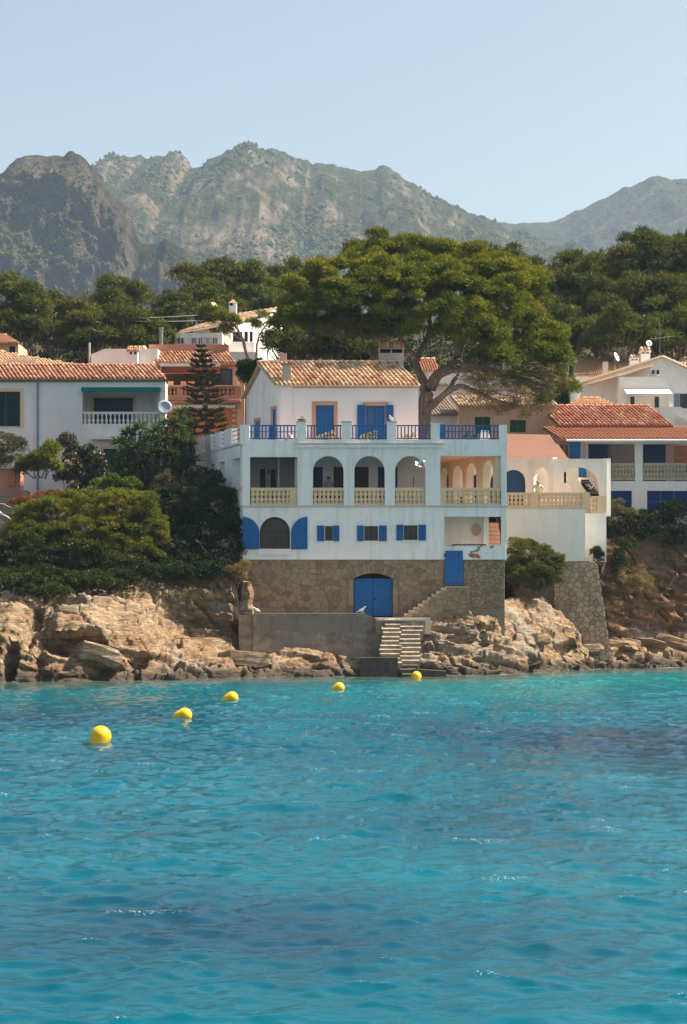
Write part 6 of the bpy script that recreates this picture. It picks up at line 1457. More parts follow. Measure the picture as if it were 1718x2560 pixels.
def big_pine():
    rg = np.random.default_rng(100); base = P(1058, 1066, 9.6); t = thing('umbrella_pine', 'huge spreading pine with broad green crown and twisted limbs behind the villa', 'pine tree', base)
    L = []
    for px, py, rx, ry, Y, rd in [(785, 790, 80, 50, 9, 2.0), (765, 735, 55, 40, 10, 1.8), (850, 705, 85, 50, 11, 2.4), (935, 655, 90, 48, 13, 2.6), (1035, 645, 105, 42, 14, 2.8), (1140, 655, 100, 42, 14, 2.8), (1235, 695, 85, 55, 12, 2.4),
                                  (890, 775, 100, 55, 8, 2.4), (1010, 745, 120, 62, 8, 2.8), (1140, 760, 115, 66, 8, 2.8), (1255, 785, 95, 66, 9, 2.4), (1325, 835, 70, 60, 9.5, 2.2), (1195, 840, 100, 48, 7.5, 2.4), (1095, 815, 90, 48, 6.8, 2.2), (1310, 735, 55, 60, 12, 2.0),
                                  (1345, 900, 62, 42, 9, 1.8), (1250, 905, 70, 34, 7.5, 1.8), (850, 830, 85, 30, 10, 2.2), (735, 812, 38, 28, 9.5, 1.5), (960, 690, 70, 40, 9.5, 2.0), (1080, 690, 80, 40, 9.5, 2.0), (1195, 700, 70, 45, 10, 2.0), (970, 835, 60, 24, 10, 1.8), (1300, 965, 40, 22, 8.6, 1.0), (1378, 860, 40, 48, 9.5, 1.5), (1392, 912, 30, 34, 8.8, 1.1), (930, 725, 70, 44, 9, 1.8), (860, 750, 70, 40, 9, 1.8), (1060, 700, 80, 45, 9, 1.8), (1160, 800, 80, 44, 7.2, 1.8)]:
        L.append(pxlobe(px, py, Y, rx, ry, rd))
    b = MB(); Q = lambda *a: [P(*p) for p in a]
    limb(b, [base - EZ * 1.2] + Q((1062, 1010, 9.4), (1078, 965, 9.3), (1098, 935, 9.2), (1128, 918, 9.1), (1150, 870, 9), (1165, 810, 9)), .52, .16, rg, 10, .015)
    limb(b, Q((1070, 1000, 9.4), (1056, 950, 9.6), (1040, 905, 9.9), (1058, 868, 10), (1075, 810, 10.4), (1060, 740, 11)), .34, .1, rg, 8, .02)
    limb(b, Q((1048, 900, 9.9), (1010, 862, 9.6), (985, 820, 9), (960, 780, 8.8)), .17, .06, rg, 7, .02)
    limb(b, Q((1060, 1035, 9.3), (1092, 1004, 8.8), (1132, 972, 8.2), (1166, 968, 8), (1233, 998, 7.8), (1301, 1016, 7.6), (1368, 1003, 7.6)), .27, .05, rg, 8, .03)
    limb(b, Q((1092, 940, 9.2), (1140, 925, 8.6), (1185, 922, 8.2), (1215, 880, 8), (1225, 830, 8)), .2, .06, rg, 7, .02)
    limb(b, Q((1110, 990, 8.6), (1140, 945, 8.4), (1160, 905, 8.6), (1190, 870, 9)), .17, .06, rg, 7, .02)
    limb(b, Q((1010, 862, 9.7), (950, 895, 9.4), (910, 864, 9.4), (896, 823, 9.4), (815, 808, 9.4)), .15, .05, rg, 7, .03)
    limb(b, Q((896, 825, 9.4), (850, 842, 9.2), (790, 825, 9)), .08, .03, rg, 6, .03)
    limb(b, Q((1160, 905, 8.8), (1230, 870, 9.4), (1300, 850, 10)), .13, .05, rg, 6, .03)
    limb(b, Q((1060, 740, 11), (1130, 690, 13), (1200, 690, 12)), .12, .04, rg, 6, .03)
    for _ in range(46):
        l = L[rg.integers(0, len(L))]; c = Vector(l[0]); s = P(1100 + rg.uniform(-60, 60), 850 + rg.uniform(-50, 60), 9.5); s = s.lerp(c, .45)
        e = c + Vector((rg.uniform(-.8, .8) * l[1], rg.uniform(-.8, .8) * l[2], rg.uniform(-.5, .5) * l[3])); limb(b, [s, s.lerp(e, .5) - EZ * .25, e], .05, .015, rg, 5, .06)
    b.build('trunk', M['bark'], t, True, False)
    # bare twiggy skirt at the right
    tw = MB()
    for _ in range(420):
        s = P(rg.uniform(1130, 1345), rg.uniform(905, 1005), rg.uniform(6.9, 9)); a = rg.uniform(-.5, .9); ln = rg.uniform(.5, 1.7)
        e = s + Vector((math.cos(a) * ln, rg.uniform(-.5, .5), -abs(rg.normal(.25, .3)) * ln + .12)); m = s.lerp(e, .5) + Vector((0, 0, rg.normal(0, .12))); tw.tube([s, m, e], [.018, .012, .005], 3, False)
    tw.build('dry_twigs', M['twig'], t)
    skirt = [pxlobe(*q) for q in [(1200, 935, 7.8, 70, 26, 1.2), (1260, 965, 7.6, 85, 30, 1.2), (1330, 985, 7.6, 65, 30, 1.1), (1240, 1010, 7.4, 60, 16, .8), (1380, 950, 8, 45, 32, 1.0), (1300, 1030, 7.4, 60, 14, .8)]]
    foliage('dry_needles', t, M['twigleaf'], lobes_to_puffs(skirt, rg, .42, .8, -1), 60, .26, .035, 55, False, .0, .8, .9)
    foliage('needle_tips', t, M['pine'], lobes_to_puffs([pxlobe(*q) for q in [(1425, 968, 8, 26, 18, .7), (1395, 940, 8, 22, 16, .6), (1290, 945, 7.4, 40, 14, .6), (1365, 1000, 7.4, 30, 12, .5)]], rg, .36, 1.1, -1), 90, .25, .05, 56)
    foliage('crown', t, M['pine'], lobes_to_puffs(ragged([(c, a * .93, b * .93, d * 1.04) for c, a, b, d in L], rg, 2, .28, .42), rg, .72, 1.0, -.4), 290, .26, .066, 57, False, .6, .68, .5)
big_pine()

def back_pines():
    LW = [ # px, top, width, bottom, Y
        (-20, 700, 200, 880, 44), (60, 740, 110, 880, 42), (140, 748, 150, 900, 50), (300, 712, 170, 880, 60), (310, 780, 95, 890, 42), (215, 795, 130, 900, 40), (370, 820, 80, 900, 42), (430, 740, 90, 860, 60),
        (470, 668, 120, 840, 64), (545, 655, 130, 820, 68), (625, 665, 120, 800, 70), (700, 668, 110, 800, 74), (745, 655, 90, 800, 76), (540, 735, 90, 840, 58), (250, 740, 110, 870, 56), (640, 730, 110, 850, 62)]
    RW = [(1250, 625, 130, 820, 52), (1345, 655, 120, 830, 58), (1420, 645, 130, 850, 60), (1500, 640, 130, 840, 56), (1600, 582, 190, 800, 50), (1690, 600, 190, 820, 54), (1500, 705, 140, 890, 48), (1600, 690, 190, 880, 46), (1700, 700, 150, 900, 44), (1545, 785, 140, 900, 40), (1430, 790, 110, 900, 44), (1380, 760, 90, 890, 46), (1660, 800, 120, 900, 42), (1790, 640, 160, 860, 48)]
    k = 0
    LL = ['big pine at the wood edge behind the orange house corner', 'pine between the orange house and the pale utility pole', 'broad pine rising behind the pale tiled roof', 'wide pine behind the power cables', 'small round pine with forked trunk above the flat white block',
          'low pine just behind the pale utility pole', 'little pine beside the grey flue pipe', 'dark pine where the power cables end', 'tall pine directly behind the yellow satellite dish', 'pine rising behind the hill house chimney', 'pine above the upper roof edge of the hill house',
          'pine between the hill house and the huge spreading pine', 'small far pine peeping out left of the huge spreading crown', 'rounded pine beside the yellow satellite dish on its pole', 'pine filling the gap behind the power cables', 'pine standing close to the hill house gable',
          'pine added as shaded crown underside behind the small chimney on the villa roof', 'pine added as shaded underside of the spreading crown, beside the villa main chimney', 'pine added as shaded crown underside between the hill house wall and the villa roof']
    RL = ['pine joining the right side of the huge spreading crown', 'pine in the saddle below the mountain pass', 'pine with several rounded tops right of the mountain pass', 'pine rising behind the brown tiled roof', 'tallest pine of the wood above the awning house', 'tall pine at the wood top beside the tallest one',
          'pine behind the white oval dish', 'broad pine in front of the tallest one', 'pine behind the tall television aerial', 'low pale rounded pine just above the brown tiled roof', 'pine behind the column cacti', 'narrow pine between the huge crown and the brown tiled roof', 'low pine behind the white rooftop chimney', 'pine at the wood end beyond the far tiled roof corner']
    LW += [(715, 800, 120, 920, 33), (810, 800, 170, 930, 33), (905, 800, 130, 930, 34)]  # added pines stand in for the big crown's shaded underside
    for W_, labs, grp in ((LW, LL, 'pines around the hill house'), (RW, RL, 'pines above the awning house')):
        for (px, top, w, bot, Y), lab in zip(W_, labs):
            k += 1; rg = np.random.default_rng(900 + k); h = bot - top; lob = []
            nl = 5 if w > 120 else 4
            for i in range(nl):
                f = i / (nl - 1); py = top + h * (.16 + .5 * f) + rg.uniform(-.04, .04) * h; spread = .10 + .30 * math.sin(math.pi * (.25 + .6 * f))
                sx = (1 if i % 2 else -1) * (0 if i == 0 else spread) * w * rg.uniform(.6, 1.1); rr = w * rg.uniform(.26, .36)
                lob.append(pxlobe(px + sx, py, Y + rg.uniform(-1.5, 1.5), rr, h * rg.uniform(.13, .19), rr * sc(Y)))
            x = PX(px, Y); lob.append(pxlobe(px, top + h * .62, Y, w * .36, h * .26, w * .3 * sc(Y)))
            tree('pine_tree', lab, (x, Y, gz(x, Y)), lob, 1000 + k, M['pinedark'] if k % 3 else M['pine2'], pr=.95, dens=1.2, n=140, L=.38, Wd=.10, trunk=.22, group=grp, low=-.6)
M['pine2'] = leafmat('olive_pine_needles', [(0, (.026, .042, .011)), (.4, (.068, .08, .018)), (.75, (.125, .125, .026)), (1, (.18, .16, .038))], .3)
back_pines()

def leaning_pine():
    rg = np.random.default_rng(44); Y = 39.0; base = P(622, 890, Y); t = thing('leaning_pine', 'sparse leaning pine with bare pale limbs in front of the hill house', 'pine tree', base)
    b = MB(); Q = lambda *a: [P(x, y, Y) for x, y in a]
    limb(b, [base - EZ * .5] + Q((612, 865), (596, 825), (570, 800), (540, 785)), .16, .05, rg, 7, .02); limb(b, Q((602, 850), (580, 830), (560, 815)), .1, .03, rg, 6, .02)
    limb(b, [P(640, 890, Y) - EZ * .5] + Q((645, 850), (660, 820), (680, 795)), .12, .04, rg, 6, .02); limb(b, Q((596, 825), (590, 800), (600, 785)), .07, .03, rg, 5, .02)
    b.build('trunk', M['deadwood2'], t, True, False)
    lob = [pxlobe(545, 795, Y, 34, 20, 1.2), pxlobe(520, 785, Y, 22, 14, .9), pxlobe(575, 805, Y, 20, 14, .8), pxlobe(655, 795, Y, 14, 10, .5), pxlobe(630, 815, Y, 18, 12, .7), pxlobe(570, 825, Y, 16, 10, .6)]
    foliage('crown', t, M['pine'], lobes_to_puffs(lob, rg, .4, .9), 80, .36, .08, 45)
M['deadwood2'] = solid('pale_pine_bark', (.36, .29, .23), .95, .1, 0, .5, 3)
leaning_pine()

def conifer():
    rg = np.random.default_rng(66); Y = 19.0; t = thing('tiered_conifer', 'dark spired conifer with level tiers of branches before the salmon house', 'conifer', P(518, 1110, Y))
    b = MB(); tr = [P(518, 1110, Y), P(516, 1040, Y), P(512, 960, Y), P(507, 900, Y), P(503, 858, Y)]; b.tube(tr, [.16, .13, .1, .06, .02], 8); C, Dv = [], []
    tiers = [(866, 9), (878, 16), (890, 24), (902, 30), (915, 34), (930, 38), (945, 44), (962, 42), (976, 54), (990, 48), (1004, 52), (1026, 55), (1038, 50), (1050, 62), (1066, 60), (1082, 66)]
    for py, hw in tiers:
        f = (py - 858) / (1110 - 858); c = P(503 + 15 * f, py, Y); L = hw * sc(Y); nb = 8 if hw > 20 else 6; a0 = rg.uniform(0, 6.28)
        for j in range(nb):
            a = a0 + 6.283 * j / nb + rg.uniform(-.15, .15); ln = L * rg.uniform(.8, 1.08); d = Vector((math.cos(a), math.sin(a), 0))
            end = c + d * ln + EZ * (.06 * ln + rg.uniform(-.04, .08)); mid = c + d * ln * .5 - EZ * .07 * ln; b.tube([c, mid, end], [.03, .02, .008], 4, False)
            n = int(26 + 60 * ln); s = rg.random(n) ** .7
            for q in s:
                p = c.lerp(mid, q * 2) if q < .5 else mid.lerp(end, q * 2 - 1)
                sd = Vector((-d.y, d.x, 0)) * rg.choice([-1, 1]); C.append(tuple(p)); Dv.append(tuple(sd * rg.uniform(.3, 1) + d * rg.uniform(.1, .7) + EZ * rg.uniform(-.1, .55)))
    b.build('trunk', M['bark'], t, True, False)
    V, Fc = leaf_arrays(np.array(C), np.array(Dv), .26, .075, rg); np_mesh('crown', V, Fc, M['conifer'], t, False, {'rnd': ('FACE', rg.random(len(Fc)))})
M['conifer'] = leafmat('conifer_sprays', [(0, (.012, .022, .014)), (.5, (.026, .038, .018)), (.85, (.055, .065, .022)), (1, (.10, .10, .03))], .25)
conifer()

def yucca():
    rg = np.random.default_rng(71); t = thing('yucca_clump', 'big clump of spiky yuccas with dead hanging skirts left of the villa', 'yucca', P(400, 1240, 6))
    C, Dv, SC, SD = [], [], [], []; b = MB()
    heads = [(455, 1035, 6.5), (438, 1062, 6), (475, 1062, 6.5), (415, 1060, 7), (390, 1080, 6), (350, 1072, 6.5), (322, 1085, 6.5), (300, 1108, 6), (370, 1105, 5.5), (410, 1105, 5.2), (445, 1100, 5.4), (340, 1120, 5.3), (380, 1135, 5), (425, 1135, 4.8), (470, 1110, 5.4), (310, 1140, 5.4), (480, 1150, 5), (358, 1160, 5), (440, 1170, 4.8), (478, 1200, 4.9), (300, 1170, 5.2), (330, 1185, 5), (400, 1180, 4.7), (458, 1085, 5.8)]
    for px, py, Y in heads:
        c = P(px, py, Y); base = P(400 + (px - 400) * .5, 1250, Y + .5); b.tube([base, base.lerp(c, .6) + Vector((0, 0, -.1)), c - EZ * .15], [.16, .12, .09], 6)
        n = 95
        for _ in range(n):
            d = _norm(rg.normal(size=3)); d[2] = abs(d[2]) * 1.1 - .15; C.append(tuple(c + Vector(d) * .04)); Dv.append(d)
        for _ in range(120):
            a = rg.uniform(0, 6.28); r = rg.uniform(.1, .4); SC.append((c.x + math.cos(a) * r, c.y + math.sin(a) * r, c.z - rg.uniform(0, 1.5))); SD.append((math.cos(a) * .4, math.sin(a) * .4, -1))
    b.build('trunks', M['bark'], t)
    V, Fc = leaf_arrays(np.array(C), np.array(Dv), .72, .075, rg, True, .12); np_mesh('blades', V, Fc, M['yucca'], t, False, {'rnd': ('FACE', rg.random(len(Fc)))})
    V, Fc = leaf_arrays(np.array(SC), np.array(SD), .7, .06, rg); np_mesh('dead_skirt', V, Fc, M['strawdark'], t, False, {'rnd': ('FACE', rg.random(len(Fc)))})
yucca()

def shrub(name, label, lobes, mat, seed, pr=.35, dens=1.1, n=90, L=.16, Wd=.06, kite=True, cat='shrub', up=.4, group=None, stems=6, low=-.7, bark='bark'):
    rg = np.random.default_rng(seed); lob = [pxlobe(*l) for l in lobes]; c0 = lob[0][0]
    lo = min(l[0][2] - l[3] for l in lob); mx = sum(l[0][0] for l in lob) / len(lob); my = sum(l[0][1] for l in lob) / len(lob)
    t = thing(name, label, cat, (mx, my, lo - .1), group); b = MB()
    for i in range(stems):
        l = lob[i % len(lob)]; e = Vector(l[0]) + Vector((rg.uniform(-.6, .6) * l[1], rg.uniform(-.5, .5) * l[2], rg.uniform(-.2, .7) * l[3])); s = Vector((mx + (e.x - mx) * .4 + rg.normal(0, .1), my, lo - .1)); limb(b, [s, s.lerp(e, .5) + Vector((rg.normal(0, .1), 0, 0)), e], .05, .012, rg, 5, .03)
    b.build('stems', M[bark], t, True, False)
    foliage('leaves', t, M[mat], lobes_to_puffs(ragged(lob, rg), rg, pr, dens * .85, low), n, L, Wd, seed + 5, kite, up)
    return t
M['shrubdark2'] = leafmat('bush_deep_green', [(0, (.010, .022, .006)), (.45, (.028, .046, .012)), (.8, (.06, .075, .018)), (1, (.12, .11, .035))], .3)
M['bushmix'] = leafmat('bush_mixed_green', [(0, (.035, .032, .016)), (.4, (.07, .075, .022)), (.7, (.12, .13, .028)), (1, (.2, .18, .04))], .35)
M['greyolive2'] = leafmat('dry_straw', [(0, (.09, .07, .035)), (.5, (.2, .15, .07)), (1, (.34, .26, .13))], .25)
M['shrubmid'] = leafmat('shrub_mid_green', [(0, (.01, .022, .006)), (.5, (.03, .05, .01)), (1, (.07, .09, .02))], .3)
M['shrubgreen2'] = leafmat('tree_mid_green', [(0, (.012, .03, .008)), (.5, (.035, .065, .014)), (1, (.09, .12, .02))], .3)
shrub('juniper_bush', 'broad yellow green bush sprawling over the left rocks', [(110, 1300, -1, 85, 45, 1.6), (210, 1275, 0, 80, 45, 1.7), (310, 1290, -1.2, 85, 50, 1.7), (380, 1330, -1.6, 35, 50, 1.0), (250, 1330, -2.2, 110, 40, 1.4), (60, 1340, -1.8, 60, 35, 1.2), (330, 1370, -2.4, 70, 30, 1.0), (150, 1345, -2.6, 90, 30, 1.2), (405, 1350, -2.0, 14, 26, .5)], 'juniper', 201, .36, 1.25, 110, .17, .05, False)
shrub('low_bush', 'deep green low bush shading the top of the left rocks', [(60, 1400, -4, 90, 45, 1.5), (190, 1405, -4, 100, 40, 1.5), (290, 1420, -4.2, 60, 35, 1.2), (120, 1455, -6.5, 110, 26, 1.4), (235, 1462, -6.2, 80, 24, 1.2), (-60, 1410, -4, 90, 55, 1.5), (20, 1465, -7.5, 80, 26, 1.2), (110, 1482, -9, 70, 14, .9), (310, 1450, -5.4, 36, 16, .7)], 'shrubdark2', 203, .36, 1.2, 62, .17, .075, True)
shrub('shaded_shrub', 'tall dark shrub massed against the villa side wall', [(440, 1270, 2, 75, 60, 2.0), (540, 1290, 1.2, 70, 70, 1.4), (490, 1340, .8, 90, 60, 1.6), (570, 1350, .4, 38, 60, 1.0), (430, 1380, .2, 70, 50, 1.4), (520, 1410, -.4, 70, 35, 1.2), (590, 1390, .2, 16, 40, .6), (500, 1230, 3, 60, 40, 1.5), (420, 1420, -1.2, 60, 26, 1.0), (400, 1438, -3.2, 55, 20, .9), (480, 1436, -2.8, 55, 18, .8), (545, 1430, -2.4, 40, 20, .7)], 'shrubdark', 205, .38, 1.25, 62, .17, .07, True)
shrub('light_shrub', 'fresh green shrub below the yucca clump', [(290, 1225, 3.5, 42, 28, 1.2), (250, 1245, 3, 40, 22, 1.0), (300, 1260, 2.4, 50, 20, 1.0), (325, 1215, 4, 22, 18, .8)], 'shrubgreen', 207, .3, 1.2, 90, .15, .07)
shrub('olive_shrub', 'grey olive shrub between the yuccas and the villa wall', [(410, 1215, 4, 30, 26, .9), (395, 1240, 3.4, 28, 20, .8), (435, 1210, 4.2, 18, 16, .6)], 'greyolive', 209, .28, 1.2, 90, .13, .045)
shrub('rusty_shrub', 'rusty red dry shrub at the foot of the pale house', [(85, 1270, 2.5, 45, 18, 1.0), (140, 1250, 3.6, 45, 20, 1.0), (60, 1295, 1.2, 40, 16, .8), (185, 1255, 3.8, 30, 16, .8)], 'shrubred', 211, .26, 1.0, 80, .13, .045)
shrub('glossy_tree', 'glossy leaved tree with pale leaf undersides against the pale house wall', [(170, 1110, 8, 14, 18, .5), (185, 1150, 8, 28, 26, .8), (225, 1150, 7.6, 18, 22, .6), (210, 1190, 7.6, 45, 30, 1.1), (165, 1195, 7.8, 20, 10, .6), (250, 1180, 7.4, 24, 26, .8), (215, 1230, 7.2, 40, 24, 1.0), (200, 1255, 6.6, 34, 14, .9)], 'ficus', 213, .3, 1.0, 34, .26, .10, True, 'tree', .5, None, 10)
shrub('small_pine', 'small wind-bent pine with a curved bare stem by the pale house', [(118, 1140, 6, 26, 26, .8), (90, 1160, 6, 34, 20, .9), (70, 1175, 6, 28, 16, .8), (120, 1170, 6, 26, 16, .7)], 'pine', 215, .34, 1.2, 110, .24, .05, False, 'pine tree')
shrub('silvery_bush', 'sparse silvery green bush at the left edge of the garden', [(10, 1115, 7, 40, 26, 1.1), (45, 1130, 7, 26, 22, .8), (-20, 1150, 7, 40, 36, 1.1), (20, 1165, 7, 30, 18, .8)], 'greyolive', 217, .34, .85, 70, .14, .045)
shrub('rounded_bush', 'rounded bush with yellow green top growing below the terrace wing', [(1310, 1385, 6.5, 42, 32, 1.1), (1360, 1395, 6.8, 38, 30, 1.0), (1330, 1425, 6.3, 58, 34, 1.2), (1390, 1420, 6.9, 20, 30, .7), (1300, 1440, 6.0, 36, 30, .9), (1360, 1450, 6.4, 42, 24, .9), (1320, 1462, 6.0, 44, 22, .9), (1375, 1440, 6.5, 30, 28, .8)], 'bushmix', 219, .28, 1.5, 100, .12, .035, False)
shrub('small_bush', 'little dark bush tucked beside the white terrace wing corner', [(1490, 1385, 10.5, 12, 18, .4), (1500, 1395, 10.5, 10, 12, .3)], 'shrubdark', 221, .2, 1.3, 60, .12, .05)
shrub('yellow_tuft', 'yellowing tuft of twiggy plant beside the wall stub', [(588, 1440, -2.2, 26, 22, .5), (605, 1428, -2.2, 16, 16, .4), (575, 1455, -2.2, 18, 14, .4)], 'greyolive2', 223, .24, 1.0, 60, .2, .025, False)
shrub('hanging_shrub', 'dark shrub cascading over the brown cliff edge', [(1540, 1310, 14.6, 40, 40, 1.0), (1600, 1320, 15.0, 60, 36, 1.2), (1690, 1310, 15.4, 60, 42, 1.3), (1550, 1365, 13.6, 40, 40, 1.0), (1635, 1350, 14.4, 50, 26, 1.0), (1710, 1350, 14.8, 40, 26, 1.0), (1540, 1425, 13.0, 22, 40, .6), (1780, 1320, 15.6, 60, 60, 1.4)], 'shrubdark', 225, .38, 1.15, 62, .17, .06, True)
shrub('leafy_shrub', 'upright green shrub growing before the lower blue shutters', [(1680, 1290, 15.6, 20, 26, .7), (1610, 1295, 15.4, 20, 14, .6), (1650, 1300, 15.2, 36, 14, .8)], 'shrubmid', 227, .28, 1.2, 80, .16, .06)
shrub('dry_shrub', 'grey brown dry shrub at the corner beside the cream balustrade pier', [(1535, 1275, 14.0, 26, 22, .7), (1555, 1290, 14.0, 26, 18, .7), (1520, 1300, 13.6, 14, 26, .5)], 'greyolive', 229, .28, 1.2, 80, .14, .03, False)
shrub('dead_brush', 'bleached dead brush hanging down the cliff beside the stone buttress', [(1600, 1460, 12.6, 26, 34, .5), (1560, 1450, 12.6, 18, 40, .5)], 'greyolive2', 231, .3, .9, 50, .34, .02, False, 'brush', -.4)
shrub('garden_tree', 'dense green tree beside the upper gable of the villa', [(622, 925, 12.5, 20, 22, .8), (640, 918, 12.8, 14, 14, .6), (612, 945, 12.3, 14, 18, .6), (632, 945, 12.3, 18, 18, .7)], 'shrubgreen2', 233, .3, 1.3, 100, .15, .08, True, 'tree')

def scrub():
    rg = np.random.default_rng(301); pf = []
    for _ in range(1200):
        y = rg.uniform(25, 80); hw = .19 * (D + y) + 4; x = rg.uniform(-hw, hw); r = rg.uniform(.6, 1.3); pf.append(((x, y, gz(x, y) + rg.uniform(0, 1.6)), r))
    o = foliage('hillside_scrub', None, M['shrubdark'], pf, 44, .42, .17, 302, True); tag(o, 'dark undergrowth covering the wooded hillside behind the houses', 'undergrowth', kind='stuff')
    # ground cover on the left bank
    pf = []
    for _ in range(420):
        y = rg.uniform(-6, 10); x = rg.uniform(-24, -6.6 - .36 * max(y, 0)); pf.append(((x, y, max(gz(x, y), 4.0 if y < -3 else 0) + .15), rg.uniform(.25, .5)))
    o = foliage('bank_ground_cover', None, M['greyolive'], pf, 40, .2, .05, 303, False); tag(o, 'low dry ground cover on the bank left of the villa', 'ground cover', kind='stuff')
scrub()
def dead_trunk():
    rg = np.random.default_rng(5); t = thing('fallen_dead_tree', 'bleached fallen tree trunk with bare branches at the left edge', 'dead tree', P(5, 1310, -.5)); b = MB(); Q = lambda *a: [P(x, y, -1.2) for x, y in a]
    limb(b, Q((-40, 1250), (0, 1282), (30, 1300), (60, 1322)), .13, .04, rg, 7, .02); limb(b, Q((-10, 1290), (20, 1318), (40, 1340)), .07, .02, rg, 6, .02); limb(b, Q((0, 1300), (8, 1330), (2, 1350)), .06, .02, rg, 6, .02); limb(b, Q((-20, 1285), (-5, 1310), (14, 1345)), .05, .02, rg, 6, .02)
    limb(b, Q((-30, 1262), (10, 1262), (30, 1270)), .05, .015, rg, 5, .02)
    b.build('trunk', M['deadwood'], t, True, False)
    t = thing('bare_snag', 'dead pale branch poking from the dark shrub by the villa', 'dead branch', P(505, 1400, -1)); b = MB()
    limb(b, [P(520, 1385, -.9), P(505, 1365, -1.2), P(490, 1350, -1.3)], .04, .012, rg, 5, .02); limb(b, [P(560, 1390, -.4), P(572, 1360, -.7), P(566, 1345, -.8)], .03, .01, rg, 5, .02)
    for _ in range(26): s = P(565 + rg.normal(0, 10), 1360 + rg.normal(0, 10), -.8); b.tube([s, s + Vector(rg.normal(0, .16, 3))], .01, 3, False)
    b.build('branch', M['deadwood2'], t, True, False)
dead_trunk()
def euphorbia():
    rg = np.random.default_rng(8); t = thing('column_cactus', 'cluster of grey green column cacti beside the brown tiled roof', 'cactus', P(1415, 965, 23))
    for i in range(15):
        x = 1392 + 3.6 * i + rg.uniform(-2, 2); top = 905 - 20 * math.sin(math.pi * (i + 1) / 16) + rg.uniform(-8, 12); a, c = P(1412 + (x - 1412) * .5, 965, 23 + rg.uniform(-.5, .5)), P(x, top, 23)
        b = MB(); b.tube([a, a.lerp(c, .5) + Vector((rg.normal(0, .05), 0, 0)), c.lerp(a, .04), c], [.07, .075, .06, .02], 6); b.build('column', M['cactus'], t)
M['cactus'] = solid('cactus_skin', (.13, .17, .10), .8, .2, 0, .4, 3)
euphorbia()
def garden_corner():
    # small sunlit lean-to with flower pots at the left edge
    t = thing('garden_shed', 'small brick and render lean-to at the left edge of the garden', 'shed', (PX(20, 6), 6, 7))
    MB().box(PX(-60, 6.4), PX(48, 6.4), 6.4, 8, 6, PZ(1172, 6.4)).build('wall', M['salmon'], t); MB().box(PX(-62, 6.3), PX(50, 6.3), 6.2, 8.1, PZ(1172, 6.4) + .003, PZ(1168, 6.4)).build('roof_slab', M['slab'], t); MB().box(PX(20, 6.3), PX(38, 6.3), 6.3, 6.39, PZ(1215, 6.3), PZ(1182, 6.3)).build('doorway', M['orange'], t)
    MB().box(PX(-60, 5), PX(48, 5), 5, 5.3, 6, PZ(1240, 5)).build('low_wall', M['concrete2'], t)
    MB().box(PX(48.5, 5), PX(66, 5), 4.9, 7, 6, PZ(1226, 5)).build('buttress', M['concrete2'], t)
garden_corner()

# ================================================================== SMALL THINGS
POTB = MB().lathe([(.09, 0), (.13, .02), (.16, .22), (.18, .22), (.18, .27), (.15, .27)], n=12).mesh('pot'); POTB.materials.append(M['frame'])
def pots():
    for k, (px, lab) in enumerate(((800, 'left pot of pale yellow flowers before the closed blue window'), (813, 'middle pot of pale yellow flowers before the closed blue window'), (826, 'right pot of pale yellow flowers before the closed blue window'), (908, 'pot of yellow flowers below the open blue shutter'), (921, 'tall yellow flowering pot before the glazed blue door'), (933, 'pot of yellow flowers below the glazed door edge'), (1013, 'pot of trailing flowers behind the railing beside the pine trunk'), (1030, 'leafy flower pot nearest the pine trunk behind the railing'), (1166, 'potted plant by the blue railing panel at the terrace corner'), (1185, 'potted plant beside the white chair on the roof terrace'))):
        Y = .75; x = PX(px, Y); z = PZ(1107, 0) - .1; t = thing('flower_pot', lab, 'flower pot', (x, Y, z))
        piece(POTB, 'pot', t, Matrix.Translation((x, Y, z + .02)))
        foliage('flowers', t, M['flower'] if px < 1100 else M['shrubgreen'], [((x, Y, z + .42), .22), ((x + .1, Y, z + .5 + .1 * (k % 3)), .13)], 90, .12, .06, 400 + k, True)
    # white chair on the terrace
    z = PZ(1107, 0) - .1; x = PX(1212, 1.3); t = thing('garden_chair', 'white plastic chair standing on the roof terrace behind the right railing', 'chair', (x, 1.3, z))
    MB().box(x - .24, x + .24, 1.05, 1.5, z + .42, z + .46).build('seat', M['dishwhite'], t); MB().box(x - .24, x + .24, 1.5, 1.55, z + .46, z + .92).build('backrest', M['dishwhite'], t)
    for i in (-1, 1):
        for j in (1.08, 1.47): MB().tube([(x + i * .22, j, z), (x + i * .2, j, z + .42)], .025, 6).build('leg', M['dishwhite'], t)
        MB().tube([(x + i * .24, 1.08, z + .46), (x + i * .26, 1.1, z + .66), (x + i * .25, 1.5, z + .68)], .025, 6).build('armrest', M['dishwhite'], t)
    x = PX(755, .2); t = thing('planter', 'shallow weathered planter bowl on the second parapet pillar', 'planter', (x, .2, Zf(1055) + .06))
    MB().lathe([(.1, 0), (.14, .03), (.27, .1), (.28, .12), (.24, .12)], (x, .2, Zf(1055) + .055), 12).build('bowl', M['concrete2'], t); foliage('dry_plant', t, M['twigleaf'], [((x, .2, Zf(1055) + .2), .15)], 50, .12, .02, 420)
    # broom leaning in the third arch
    t = thing('broom', 'dark broom leaning on the wall inside the third arch', 'broom', P(1028, 1262, 2.3)); MB().tube([P(1029, 1262, 2.2), P(1035, 1192, 2.45)], .02, 6).build('handle', M['iron'], t); MB().obox(P(1029, 1262, 2.2) + EZ * .08, EU * .16, EY * .04, EZ * .07).build('brush', M['brown'], t)
pots()

